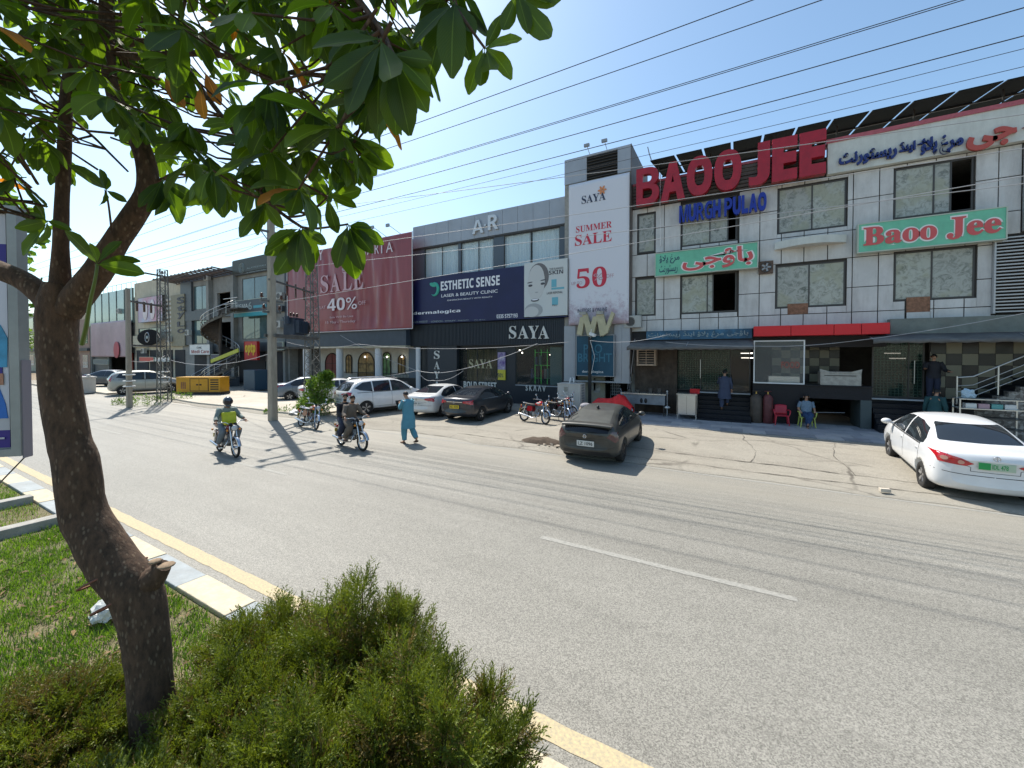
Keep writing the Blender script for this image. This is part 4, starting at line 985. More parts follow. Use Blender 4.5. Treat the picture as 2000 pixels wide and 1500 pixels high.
# ground floor of the shop
shop_h = [(F(893, 700).x, F(971, 700).x, 1.25, 3.4), (F(1007, 700).x, F(1098, 700).x, 1.2, 3.5)]
walls(MB(), SX0, SX1 - .01, 0, 3.55, shop_h, 21.0, 21.26).build('front_wall', mat('slate black shop wall', (.022, .027, .034), .4), ar, True)
M_gcurt = mat('olive gold curtain', (.26, .21, .085), .7, var=.3, vs=3, stretch=(5, 1, .1))
a0, a1 = F(910, 700, 21.6).x, shop_h[0][1]
b = MB(); n = 60; vs = []
for i in range(n + 1):
    x = a0 + (a1 - a0) * i / n; yy = 21.75 + .05 * math.sin(i * 1.15); vs += [(x, yy, 1.25), (x, yy, 3.3)]
b.add(vs, [(2 * i, 2 * i + 2, 2 * i + 3, 2 * i + 1) for i in range(n)], 0, True); b.build('curtain', M_gcurt, ar, True)
for h in shop_h: window(ar, h, 21.0, M_frame, [((h[0]), (h[0] + h[1]) / 2, M_clear), ((h[0] + h[1]) / 2, h[1], M_clear)], ft=.04, inset=.04, name='shop_window')
h = shop_h[1]; MB().box(F(1073, 700).x, h[1] - .03, 21.1, 21.14, h[2] + .03, h[3] - .1).build('frosted_panel', mat('frosted teal glass', (.14, .27, .26), .4), ar, True)
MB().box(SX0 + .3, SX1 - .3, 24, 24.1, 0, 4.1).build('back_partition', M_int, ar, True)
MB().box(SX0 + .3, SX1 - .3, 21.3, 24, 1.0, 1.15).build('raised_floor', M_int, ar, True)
M_clo = [mat('cloth %s' % n_, c, .8) for n_, c in (('green', (.06, .32, .08)), ('white', (.5, .5, .48)), ('aqua', (.15, .4, .38)), ('red', (.35, .05, .04)), ('yellow', (.4, .32, .06)), ('blue', (.05, .1, .3)))]
rk = MB()
for z in (1.5, 2.3, 3.1): rk.box(h[0] + .5, F(1072, 700).x, 22.6, 22.64, z, z + .03)
for x in np.linspace(h[0] + .5, F(1072, 700).x, 5): rk.box(x, x + .03, 22.6, 22.64, 1.15, 3.3)
rk.build('clothes_rack', mat('glowing green rack', (.08, .5, .1), .5, emit=.25), ar, True)  # rack given a faint glow of its own, though it is no lamp
x = h[0] + .3
while x < h[1] - .7:
    z0 = random.choice((1.5, 2.35)); MB().box(x, x + .13, 22.45, 22.6, z0, z0 + random.uniform(.5, .75)).build('garment', random.choice(M_clo), ar, True); x += random.uniform(.14, .3)
for px, py in ((911, 680), (1015, 684), (1020, 689), (1075, 693)):
    p = F(px, py, 22); MB().ell(p, .05, .05, .05, 8, 6).build('spot_lamp', lampm, ar, True)
tx('lettering', serif('SAYA'), (916, 719), (962, 702), 21.03, mat('pale gold lettering', (.42, .38, .22), .5), ar, off=0, depth=.01)
vs_ = thing('vertical_shop_sign', 'dark upright panel with white serif letters SAYA running down it, left of the shop window', 'sign', (F(855, 700, 20.7).x, 20.7, .9))
MB().box(F(835, 700, 20.7).x, F(892, 700, 20.7).x, 20.7, 20.98, .8, 3.54).build('panel', M_rib, vs_, True)
for ch, (a, c) in zip('SAYA', ((701, 685), (721, 706), (739, 725), (756, 744))): text('letter', serif(ch), F(848, 700, 20.7).x, F(859, 700, 20.7).x, F(853, a, 20.7).z, F(853, c, 20.7).z, 20.7, M_wlet, vs_, depth=.03)
ps = thing('sale_poster', 'narrow poster, purple and white above and yellow below reading 50%, beside the curtained window', 'poster', (F(978, 700, 20.8).x, 20.8, 1.4))
pa, pb = F(970.5, 742, 20.8), F(985, 688, 20.8); zm_ = F(978, 722, 20.8).z
MB().box(pa.x, pb.x, 20.9, 20.98, zm_, pb.z).build('upper_print', mat('white purple print', (.5, .45, .55), .5, vs=3, col2=(.12, .06, .25), var=.1), ps, True)
MB().box(pa.x, pb.x, 20.9, 20.98, pa.z, zm_ - .003).build('lower_print', mat('yellow print', (.62, .52, .05), .5), ps, True)
tx('lettering', sansb('50%'), (972, 737), (983, 729), 20.9, M_pd, ps, depth=.004)
bo = thing('shop_name_letters', 'small white letters BOLD STREET on the dark base under the curtained window', 'sign lettering', (F(938, 752).x, 20.95, 1))
tx('lettering', sansb('BOLD STREET'), (906, 757), (970, 747), 20.98, M_wlet, bo, depth=.03, off=.01)
sk = thing('shop_name_letters', 'small spaced white letters SKAAV on the dark base under the right shop window', 'sign lettering', (F(1048, 757).x, 20.95, 1))
tx('lettering', 'SKΛΛV', (1027, 763), (1066, 753), 20.98, M_wlet, sk, depth=.03, off=.02, space=1.5)
MB().box(shop_h[1][0], shop_h[1][1], 20.96, 21.0, 1.14, 1.19).build('sill', M_acp, ar, True)
MB().box(F(800, 700).x, F(822, 700).x, 20.9, 21.0, 0, 3.55).build('side_pilaster', M_mul, ar, True)

# ------------------------------------------------------------- building with the maroon banner
MX0, MX1 = F(556, 600).x, SX0
mb_ = thing('arched_shop_building', 'dark slate building with white columns and arched windows behind the maroon banner', 'building', (-25, 21, 0))
M_slate = mat('blue slate render', (.05, .06, .075), .6, var=.15, vs=1.5)
MB().box(MX0, MX1 - .01, 21.0, 21.3, 3.55, 11.0).build('front_wall', M_slate, mb_, True)
shell(mb_, MX0, MX1 - .02, 11.0, M_wallc, floors=(4.2, 7.6))
MB().box(MX0 + 1.5, MX1 - .01, 20.2, 20.98, 3.6, 4.78).build('fascia', mat('blue grey fascia', (.045, .06, .08), .5, var=.1), mb_, True)
MB().box(MX0 + 1.5, MX1 - .01, 20.15, 20.98, 3.46, 3.6).build('soffit', M_cream, mb_, True)
M_colw = mat('white column', (.62, .63, .64), .6, dirt=.2, var=.03)
for px in (599, 664, 740, 817):
    p = F(px, 740, 20.5); MB().cyl((p.x, 20.5, 0), (p.x, 20.5, 3.46), .26 if px < 800 else .16, 20).build('column', M_colw, mb_, True)
M_wstucco = mat('white stucco', (.58, .56, .50), .7, var=.06, dirt=.2)
MB().box(F(625, 700, 22).x, MX1 - .02, 22.0, 22.2, 0, 3.5).build('shop_wall', M_wstucco, mb_, True)
MB().box(MX0 + .3, F(625, 700, 22).x, 22.0, 22.2, 0, 3.5).build('shutter', mat('dark roller shutter', (.05, .045, .04), .6, var=.2), mb_, True)
M_warm = mat('warm display', (.30, .19, .07), .5, var=.5, vs=3, emit=.0)
M_arch = mat('arch frame', (.03, .015, .01), .5)
def arch(px0, px1, pyb, pyt, m_fill, two=False):
    Y = 21.96; a, c = F(px0, pyb, Y), F(px1, pyt, Y); x0, x1 = a.x, c.x; r = (x1 - x0) / 2; zb2 = a.z; zs = c.z - r; po = [(x0, zb2), (x1, zb2), (x1, zs)]
    for k in range(1, 12): t = PI * k / 12; po.append(((x0 + x1) / 2 + r * math.cos(t), zs + r * math.sin(t)))
    po.append((x0, zs))
    o = MB().prism(po, Y, Y + .035, 'y').build('arched_window', m_fill, mb_, True)
    b = MB(); b.tube([(x, Y - .02, z) for x, z in po[2:]], .04, 6); b.tube([(x0, Y - .02, zb2), (x0, Y - .02, zs)], .04, 6); b.tube([(x1, Y - .02, zb2), (x1, Y - .02, zs)], .04, 6)
    b.box((x0 + x1) / 2 - .02, (x0 + x1) / 2 + .02, Y - .03, Y - .002, zb2, zs + r)
    b.box(x0, x1, Y - .03, Y - .002, zs - .02, zs + .02)
    b.build('frame', M_arch, o, True)
arch(636, 662, 748, 690, mat('red door', (.16, .03, .025), .5, var=.2, vs=10)); arch(676, 687, 729, 693, M_warm); arch(700, 731, 745, 688, M_warm, True); arch(748, 763, 742, 688, mat('green display', (.10, .2, .07), .5, var=.5, vs=3)); arch(778, 791, 730, 694, M_warm); arch(803, 815, 755, 690, mat('red door', (.16, .03, .025)))
for px, py in ((713, 697), (756, 697), (785, 697)): MB().ell(F(px, py, 21.8), .06, .06, .06, 8, 6).build('wall_lamp', lampm, mb_, True)
b = MB(); xa_, xb_ = F(672, 730, 21.5).x, F(812, 730, 21.5).x
b.box(xa_, xb_, 21.5, 21.53, 1.55, 1.6); x = xa_
while x < xb_: b.box(x, x + .02, 21.5, 21.52, .9, 1.55); x += .14
b.build('railing', M_black, mb_, True)
MB().box(F(764, 760, 20.8).x, F(812, 760, 20.8).x, 20.8, 20.95, .3, 1.35).build('black_board', M_black, mb_, True)
tx('lettering', 'W', (756, 757), (771, 745), 20.79, mat('gold lettering', (.45, .32, .05), .4), mb_, off=.01, depth=.02)
tx('lettering', 'WOODEN', (774, 751), (797, 745), 20.79, M_gm, mb_, off=.0, depth=.01); tx('lettering', 'WARDROBE', (774, 758), (790, 753), 20.79, M_gm, mb_, depth=.01)
# transition block between this and the next building (lower, dark)
# maroon banner
M_mar = mat('maroon vinyl', (.26, .055, .062), .30, var=.10, vs=.8, stretch=(1.5, 1, .3))
mx0, mx1 = F(563, 600, 20.1).x, F(807, 600, 20.1).x; mz0, mz1 = 4.72, 11.15
mban = banner('maroon_sale_banner', 'huge wrinkled maroon banner reading & MARIA SUMMER SALE FLAT 40% OFF', mx0, mx1, mz0, mz1, 20.1, M_mar, .16, 110, 50)
M_rope = mat('white banner hem', (.6, .58, .58), .6)
b = MB()
for q in ([(mx0, mz0), (mx1, mz0)], [(mx1, mz0), (mx1, mz1)], [(mx0, mz1), (mx0, mz0)]): b.tube([(q[0][0], 20.03, q[0][1]), (q[1][0], 20.03, q[1][1])], .035, 6)
b.build('hem', M_rope, mban, True)
M_mw = mat('pink white print', (.68, .60, .62), .5); M_mp = mat('pink print', (.55, .35, .38), .5)
Ym = 19.965
def mt(s, pl, pr, m=M_mw, **k): return tx('lettering', s, pl, pr, Ym, m, mban, depth=.004, **k)
for ch, a, c in (('Y', 622, 631), ('&', 679, 687), ('M', 699, 714), ('A', 717, 728), ('R', 732, 740), ('I', 744.5, 746.5), ('A', 754, 767)):
    yb_ = 509 - (a - 622) * .115; text('lettering', ch, F(a, 500, Ym).x, F(c, 500, Ym).x, F(a, yb_, Ym).z, F(a, yb_ - 20, Ym).z, Ym, M_mw, mban, off=.0, depth=.004)
mt('SUMMER', (668, 530), (695, 520)); 
for ch, a, c in (('S', 626, 641), ('A', 645, 664), ('L', 669, 687), ('E', 690, 709)): text('lettering', serif(ch), F(a, 560, Ym).x, F(c, 560, Ym).x, F(a, 573 - (a - 626) * .12, Ym).z, F(a, 539 - (a - 626) * .18, Ym).z, Ym, M_mp, mban, depth=.004)
mt(sansb('40%'), (639, 608), (697, 578), off=.0); mt('FLAT', (622, 604), (636, 597), M_mp, off=.01); mt('OFF', (700, 596), (714, 587), M_mp)
mt('Sale Will Be Live', (644, 622), (690, 615), M_mp, off=.01); mt('15 May - Thursday', (636, 634), (694, 624), M_mp, off=.01)
for px, py in ((727, 444), (757, 440)):
    lp = thing('banner_lamp', 'small flood lamp on a long thin arm above the maroon banner, the %s of two' % ('left' if px < 740 else 'right'), 'lamp', F(px, py, 19.4), group='flood lamps above the maroon banner')
    MB().obox((0, 0, 0), .28, .1, .2).build('lamp_head', M_grey, lp)
    e = F(px + 38, py + 26, 20.8); MB().cyl((.1, 0, 0), e - F(px, py, 19.4), .02, 6).build('arm', M_grey, lp)

# ------------------------------------------------------------- glass building with spiral staircase
GX0, GX1 = F(356, 600).x, MX0
M_gw = mat('weathered grey render', (.25, .25, .235), .75, var=.15, vs=1.2, dirt=.35)
M_gwd = mat('dark grey panel', (.075, .085, .095), .5, var=.15)
sg = thing('clinic_office_building', 'three-storey grey and glass office building with an outside spiral staircase and rooftop sign', 'building', (-42, 21, 0))
shell(sg, GX0, GX1 - .02, 10.6, M_gw, floors=(3.7, 7.2), mf=M_gw)
M_bglass = glassmat('blue grey glass', (.10, .16, .17), .05, var=.25, vs=.6) 
zf_ = lambda px, py, Y=21: F(px, py, Y).z
g_ = lambda a, yt, yb, c: FR(a, yt, yb, c)
hs_ = [g_(378, 560, 606, 410), g_(378, 625, 672, 410), g_(473, 545, 588, 521), g_(473, 617, 663, 521), g_(381, 696, 740, 400), g_(495, 705, 742, 520)]
open_ = [g_(424, 573, 620, 462), g_(424, 630, 690, 462)]
walls(MB(), GX0, GX1 - .01, 0, 10.8, hs_ + open_, 21.0, 21.26).build('front_wall', M_gw, sg, True)
for h in hs_: window(sg, h, 21.0, M_frame, [(h[0], (h[0] * .5 + h[1] * .5), M_bglass), (h[0] * .5 + h[1] * .5, h[1], M_bglass)], ft=.06, inset=.02)
rr = g_(461, 510, 545, 555); MB().box(rr[0], GX1, 20.7, 21.0, 10.55, 12.0).build('roof_sign_wall', M_gwd, sg, True)
MB().box(GX0, rr[0], 20.9, 21.3, 10.8, 11.6).build('parapet', M_gwd, sg, True)
r5 = g_(365, 536, 640, 377); MB().box(GX0 + .1, r5[1], 20.8, 20.99, 4, 10.8).build('dark_panel', M_gwd, sg, True)
b = MB(); 
for a in (414, 462): x = F(a, 620).x; b.box(x - .25, x + .25, 20.6, 20.99, 0, 10.6)
b.build('pillar', M_gw, sg, True)
MB().box(F(414, 600).x, GX1, 20.75, 20.99, 6.75, 7.25).build('floor_band', M_gwd, sg, True); MB().box(F(462, 600).x, GX1, 20.75, 20.99, 3.3, 4.1).build('floor_band', M_gwd, sg, True); MB().box(GX0, F(414, 600).x, 20.75, 20.99, 6.6, 7.6).build('floor_band', M_gwd, sg, True)
pg = MB(); xa_, xb_ = F(345, 545).x, F(461, 545).x
for k in range(16): x = xa_ + (xb_ - xa_) * k / 15; pg.bar((x, 18.9, 11.1), (x, 21, 10.95), .1, .12)
for t in (0, .5, 1): pg.bar((xa_, 18.9 + 2.1 * t, 11.0 - .15 * t), (xb_, 18.9 + 2.1 * t, 11.0 - .15 * t), .12)
pg.build('pergola', mat('brown steel', (.11, .07, .05), .6), sg, True)
rh = FR(388, 522, 535, 425, 25); MB().box(rh[0], rh[1], 24, 27, 10.4, 12.6).build('roof_hut', M_gw, sg, True); MB().box(rh[0] - .4, rh[1] + .3, 23.7, 27.2, 12.6, 12.75).build('roof_hut_slab', M_gwd, sg, True)
for q in ((381, 411), (419, 458), (467, 519), (524, 552)): MB().box(F(q[0], 700).x, F(q[1], 700).x, 20.94, 20.99, .3, 3.25).build('painted_shop_shade', M_dark, sg, True)  # flat dark panels painting the shade inside the open ground-floor shops
rs = thing('rooftop_sign', 'dark rooftop sign with a pale ringed emblem and two lines of pale lettering', 'sign', (F(490, 520, 20.6).x, 20.6, 10.7))
MB().box(rr[0] + .1, F(556, 520, 20.6).x, 20.6, 20.69, 10.7, 11.9).build('sign_face', mat('dark olive board', (.04, .045, .035), .5), rs, True)
tx('lettering', 'ALAMEEDAH', (482, 526), (519, 516), 20.59, M_pale, rs, off=.0, depth=.01); tx('lettering', '& HEALTHCARE', (482, 534), (519, 525), 20.59, M_pale, rs, depth=.01)
p = F(471, 524, 20.6)
for k in range(5): MB().torus((p.x + .1, 20.59, p.z), .12 + .09 * k, .016, 'y', 16, 5).build('emblem_ring', M_pale, rs, True)
s1, r1_ = signbox('blue_signboard', 'dark signboard reading SIGMA 6 with a turquoise stripe, by the spiral staircase', (457, 588, 613), 523, 20.3, mat('slate sign face', (.06, .075, .09), .5)); MB().box(r1_[0], r1_[1], 20.27, 20.5, r1_[2] - .35, r1_[2]).build('stripe', mat('turquoise strip', (.02, .28, .34), .5), s1, True)
tx('lettering', sansb('SIGMA'), (460, 603), (484, 593), 20.29, M_wlet, s1, depth=.01); tx('lettering', '6', (485, 605), (492, 589), 20.29, M_pale, s1, off=.01, depth=.01)
a, c = F(495, 602, 20.28), F(520, 594, 20.28); MB().box(a.x, c.x, 20.27, 20.299, a.z, c.z).build('printed_block', mat('turquoise block', (.05, .30, .38), .5), s1, True)
s2, r2_ = signbox('red_signboard', 'square red signboard with yellow lettering optp hanging beside the concrete pole', (477, 667, 703), 502, 19.9, mat('red sign face', (.5, .01, .015), .4), edge=mat('red sign edge', (.4, .01, .01), .5))
tx('lettering', sansb('optp'), (479, 694), (499, 671), 19.89, mat('yellow lettering', (.75, .50, .02), .5), s2, off=.03, depth=.02)
s3, r3_ = signbox('white_signboard', 'small white signboard with dark red print, low at the left end of the office building', (370, 673, 693), 410, 20.3, M_white, edge=M_grey)
tx('lettering', 'CLINIC', (384, 681), (394, 677), 20.29, M_pd, s3, off=.01, depth=.004); tx('lettering', sansb('Medi Care'), (374, 690), (408, 683), 20.29, mat('maroon print', (.3, .02, .03), .5), s3, depth=.004)
# spiral staircase
sp = thing('spiral_staircase', 'rusty steel spiral staircase winding up the front of the office building', 'staircase', (0, 0, 0))
pc = F(431, 700, 19.2); sp.location = (pc.x, 19.2, 0)
M_rst = mat('rusty steel', (.07, .055, .045), .7, var=.3, vs=6)
MB().cyl((0, 0, 0), (0, 0, 7.3), .14, 12).build('centre_pole', M_rst, sp)
N_ = 42; rad = 1.45; pts = []; aa = lambda k: .5 - k * 2 * PI * 1.4 / N_
for k in range(N_):
    z = 7.15 - k * 7.0 / N_; q = [(math.cos(t) * r_, math.sin(t) * r_) for r_, t in ((.12, aa(k)), (rad, aa(k)), (rad, aa(k + 1)), (.12, aa(k + 1)))]
    b = MB(); b.add([(x, y, z + h) for h in (0, .06) for x, y in q], [(0, 3, 2, 1), (4, 5, 6, 7), (0, 1, 5, 4), (1, 2, 6, 5), (2, 3, 7, 6), (3, 0, 4, 7)])
    b.add([(q[3][0], q[3][1], z), (q[2][0], q[2][1], z), (q[2][0], q[2][1], z - .15), (q[3][0], q[3][1], z - .15)], [(0, 1, 2, 3)]); b.build('tread', M_rst, sp); pts.append((q[1][0], q[1][1], z))
b = MB()
for i in range(len(pts) - 1):
    p, q = Vector(pts[i]), Vector(pts[i + 1]); b.add([p + Vector((0, 0, .08)), q + Vector((0, 0, .08)), q - Vector((0, 0, .14)), p - Vector((0, 0, .14))], [(0, 1, 2, 3)])
o = b.build('stringer', mat('dull steel edge', (.17, .15, .12), .6), sp); m_ = o.modifiers.new('t', 'SOLIDIFY'); m_.thickness = .05
MB().tube([(x, y, z + .95) for x, y, z in pts], .035, 6).build('handrail', M_steel, sp); MB().tube([(x, y, z + .6) for x, y, z in pts], .02, 5).build('handrail', M_steel, sp)
MB().box(.2, 2.6, .2, 1.75, 7.1, 7.22).build('landing', M_rst, sp)
for z in (7.6, 8.1): MB().tube([(.2, .2, z), (2.6, .2, z)], .03, 5).build('handrail', M_steel, sp)
for p in pts[::3]: MB().cyl(p, (p[0], p[1], p[2] + .95), .022, 5).build('baluster', M_steel, sp)
a, c = F(412, 706, 18.6), F(466, 684, 18.6)
yb2 = thing('yellow_stringer_sign', 'yellow-green sloping sign strip fixed along the lower stair rail', 'sign', a)
MB().bar((0, 0, 0), c - a, .06, .32).build('strip', mat('yellow green strip', (.42, .45, .03), .5), yb2)
# entrance stairs with rail
es = thing('entrance_stairs', 'concrete entrance steps with metal rails in front of the office building', 'stairs', (F(450, 770).x, 19.5, 0))
for k in range(5): MB().box(-2, 3.5, -.9 + k * .3, -.6 + k * .3, 0, .18 * (k + 1)).build('step', M_gwd, es)
for x in (-2, .6, 3.4):
    b = MB(); b.cyl((x, -.9, .1), (x, -.9, 1.0), .025, 6); b.cyl((x, .6, .9), (x, .6, 1.9), .025, 6); b.cyl((x, -.9, 1.0), (x, .6, 1.9), .025, 6); b.cyl((x, -.9, .6), (x, .6, 1.5), .018, 6); b.build('rail', M_steel, es)

# ------------------------------------------------------------- cream building with upright lettering
CX0, CX1 = F(263, 600).x, GX0
cr_ = thing('cream_building', 'cream rendered building with upright letters STYLO and a pink billboard', 'building', (-59, 21, 0))
M_cr = mat('cream render', (.54, .49, .37), .75, var=.1, vs=1, dirt=.35)
shell(cr_, CX0, CX1 - .02, 11.9, M_cr, floors=(3.8, 7.4))
hs3 = [g_(270, 642, 672, 312), g_(272, 700, 750, 284), g_(297, 700, 750, 316), g_(345, 700, 745, 368)]
walls(MB(), CX0, CX1 - .01, 0, 11.9, hs3, 21.0, 21.26).build('front_wall', M_cr, cr_, True)
for h in hs3: window(cr_, h, 21.0, M_frame, [(h[0], (h[0] + h[1]) / 2, M_bglass), ((h[0] + h[1]) / 2, h[1], M_bglass)], ft=.08, inset=.02)
for q in ((268, 291), (294, 316), (320, 338), (343, 362)): MB().box(F(q[0], 700).x, F(q[1], 700).x, 20.94, 20.99, .2, 3.5).build('painted_shop_shade', M_dark, cr_, True)  # shade within the ground-floor openings, put on as flat dark panels
b = MB(); xa_, xb_ = F(325, 600).x, F(338, 600).x
for k in range(8): b.box(xa_, xb_, 20.8, 20.99, 5.6 + k * .5, 5.85 + k * .5)
b.build('wall_fins', M_wstucco, cr_, True)
MB().box(F(340, 600).x, F(366, 600).x, 20.7, 20.99, 3.9, 9.6).build('sign_pier', mat('olive render', (.27, .25, .18), .7, var=.1), cr_, True)
MB().box(CX0, F(360, 600).x, 20.75, 20.99, 3.9, 5.3).build('band', M_cr, cr_, True)
stl = thing('upright_letters', 'dark upright letters STYLO on the olive pier of the cream building', 'sign lettering', (F(352, 610).x, 20.7, 5))
for ch, (a, c) in zip('STYLO', ((593, 580), (608, 597), (623, 611), (638, 628), (651, 642))): text('letter', ch if ch in 'SO' else ch.lower() if ch in 'TY' else ch, F(346, 600, 20.68).x, F(360, 600, 20.68).x, F(352, a, 20.68).z, F(352, c, 20.68).z, 20.69, M_pd, stl, off=.03, depth=.05)
s4, r4_ = signbox('pink_billboard', 'square billboard of white and pink faces on the cream building', (269, 583, 631), 317, 20.5, mat('pink print face', (.55, .26, .33), .5, vs=.55, col2=(.45, .48, .60), var=.1), edge=M_frame)
for x, y, rx in ((283, 606, .9), (297, 604, .9)):
    p = F(x, y, 20.45); MB().ell((p.x, 20.46, p.z), rx * .8, .02, rx * 1.3, 12, 8).build('printed_shape', M_mw, s4, True)
_ox = F(313, 659, 20).x - F(267, 659, 20).x
ov = thing('oval_sign', 'large black oval sign hanging on the cream building below the pink billboard', 'sign', F(290, 659, 20))
MB().ell((0, 0, 0), _ox / 2, .12, .95, 28, 10).build('oval_board', mat('matt black board', (.012, .012, .014), .9, spec=.1), ov); MB().torus((0, -.11, 0), .55, .06, 'y', 20, 6).build('ring', M_grey, ov); MB().ell((0, -.13, 0), .3, .05, .2, 10, 6).build('boss', M_pale, ov)

# ------------------------------------------------------------- green glass building
EX0, EX1 = F(175, 600).x, CX0
gg = thing('green_glass_building', 'pale green glass-fronted building with a faded pink banner, partly hidden by the tree trunk', 'building', (-77, 21, 0))
M_gg = glassmat('pale green glass', (.19, .30, .29), .08, var=.2, vs=.5)
shell(gg, EX0, EX1 - .02, 10.3, M_gw, floors=(3.8, 7.2))
walls(MB(), EX0, EX1 - .01, 0, 10.2, [(EX0 + .3, EX0 + 6.5, 0, 3.2), (EX0 + 7, EX1 - .3, 0, 3.2)], 21.0, 21.26).build('front_wall', M_gw, gg, True)
MB().box(EX0 + .1, EX1 - .1, 20.85, 20.99, 7.0, 11.4).build('glass_screen', M_gg, gg, True)
for k in range(7): x = EX0 + .1 + (EX1 - EX0 - .2) * k / 6; MB().box(x - .05, x + .05, 20.8, 20.86, 7, 11.4).build('mullion', M_frame, gg, True)
MB().box(EX0 + .4, EX0 + 6.4, 21.3, 21.4, 0, 3.2).build('roller_shutter', M_gwd, gg, True)
MB().box(EX1 - 5, EX1 - 4.2, 22.0, 22.1, 0, 3.2).build('red_curtain', M_clo[3], gg, True)
fb = banner('pink_sale_banner', 'faded pink banner with a red tulip shape, hung low on the green glass building', F(177, 640, 20.6).x, F(256, 640, 20.6).x, F(215, 697, 20.6).z, F(215, 628, 20.6).z, 20.65, mat('faded pink vinyl', (.42, .30, .33), .5, vs=.4, var=.12), .08, 30, 24)
p = F(228, 683, 20.5); MB().ell((p.x, 20.46, p.z), 1.0, .03, 1.1, 14, 8).build('printed_shape', mat('tulip red', (.42, .05, .08), .5), fb, True)
# beyond: a plain block and a far one
for i, (x0, x1, zt2, m, lab) in enumerate(((-103, EX0 - .3, 8.2, mat('dull pink render', (.36, .25, .20), .8, var=.1), 'low dull pink building beyond the green glass one, seen left of the tree trunk'), (-135, -104, 10.4, M_cr, 'farthest cream block at the end of the row, beside the billboard edge'))):
    t = thing('far_building', lab, 'building', ((x0 + x1) / 2, 21, 0)); MB().box(x0, x1, 21, 32, 0, zt2).build('wall', m, t, True)
    for k in range(6):
        for z in (1.0, 4.6) + ((7.6,) if zt2 > 9 else ()):
            xx = x0 + (k + .2) * (x1 - x0) / 6; MB().box(xx, xx + (x1 - x0) / 10, 20.95, 21.0, z, z + 1.9).build('window', M_bglass, t, True)
    MB().box(x0 - .1, x1 + .1, 20.7, 21.0, 3.5, 3.9).build('canopy', M_gwd, t, True)
# ============================================================= VEHICLES
def paint(name, col, metal=0., rough=.28, dusty=0): 
    m = mat(name, col, rough, metal=metal, coat=.6 if not dusty else .25, var=.04 + dusty * .25, vs=2.5); return m
M_tyre = mat('tyre rubber', (.022, .021, .02), .85, var=.3, vs=20)
M_rim = mat('alloy rim', (.45, .45, .46), .3, metal=.8)
M_rimd = mat('dark alloy rim', (.05, .05, .05), .35, metal=.6)
M_cglass = mat('car glass', (.018, .022, .026), .04, spec=.9)
M_cglass2 = mat('car glass seen through', (.05, .055, .05), .05, spec=.9)
M_dustg = mat('dusty car glass', (.075, .075, .065), .3, var=.2, vs=3)
M_trim = mat('black car trim', (.015, .015, .016), .5)
M_tail = mat('tail lamp red', (.42, .008, .015), .12, coat=1, var=.3, vs=14)
M_taili = mat('tail lamp inner', (.55, .30, .25), .1, metal=.3)
M_head = mat('head lamp', (.5, .52, .55), .08, coat=1)
M_chr = mat('chrome', (.6, .6, .62), .12, metal=1)
M_plw = mat('white number plate', (.60, .60, .57), .5); M_ply = mat('yellow number plate', (.62, .45, .03), .5); M_plg = mat('green plate band', (.02, .30, .08), .5)

def loft_body(st, L, bow=.16, sub=2):
    rings = []
    for (x, w, zb, zs, ws, zt, wt, *bl) in st:
        cab = zt - zs > .22
        h = [(0, zb), (w * .82, zb), (w * .975, zb + .07), (w, zb + .4 * (zs - zb)), (w * .995, zb + .74 * (zs - zb)), (ws + .012, zs - .045), (ws - .008, zs + .012)]
        h += [(ws + (wt - ws) * .52 + .012, zs + (zt - zs) * .52), (wt + .012, zt - (zt - zs) * (.10 if cab else .16)), (wt * .78, zt - .008), (wt * .36, zt + .012), (0, zt + .02)]
        ring = [(y, z) for y, z in h] + [(-y, z) for y, z in reversed(h[1:-1])]
        fx = abs(x) / (L / 2); k = max(0, (fx - .72) / .28)
        rings.append([(x - math.copysign(bow, x) * k * min(1, (abs(y) / .8)) ** 2.2, y, z) for y, z in ring])
    b = MB(); b.loft(rings, 0, True, True); me = b.mesh('body', M_trim)
    o = bpy.data.objects.new('tmp', me); COL.objects.link(o)
    # crease the belt line a little
    s = o.modifiers.new('s', 'SUBSURF'); s.levels = sub; s.render_levels = sub
    bpy.context.view_layer.update(); dg = bpy.context.evaluated_depsgraph_get()
    m2 = bpy.data.meshes.new_from_object(o.evaluated_get(dg)); bpy.data.objects.remove(o); return m2
def cut_arches(me, wx, r, W, m_body, m_well):
    me.materials.clear(); me.materials.append(m_body); me.materials.append(m_well)
    o = bpy.data.objects.new('tmp', me); COL.objects.link(o); b = MB()
    for x in wx:
        for s in (-1, 1): b.cyl((x, s * (W / 2 - .34), .31), (x, s * (W / 2 + .3), .31), r, 28, 1, sm=True)
    c = bpy.data.objects.new('cut', b.mesh('cut', [m_body, m_well])); COL.objects.link(c)
    md = o.modifiers.new('b', 'BOOLEAN'); md.operation = 'DIFFERENCE'; md.object = c; md.solver = 'EXACT'
    bpy.context.view_layer.update(); dg = bpy.context.evaluated_depsgraph_get()
    m2 = bpy.data.meshes.new_from_object(o.evaluated_get(dg)); bpy.data.objects.remove(o); bpy.data.objects.remove(c)
    return m2
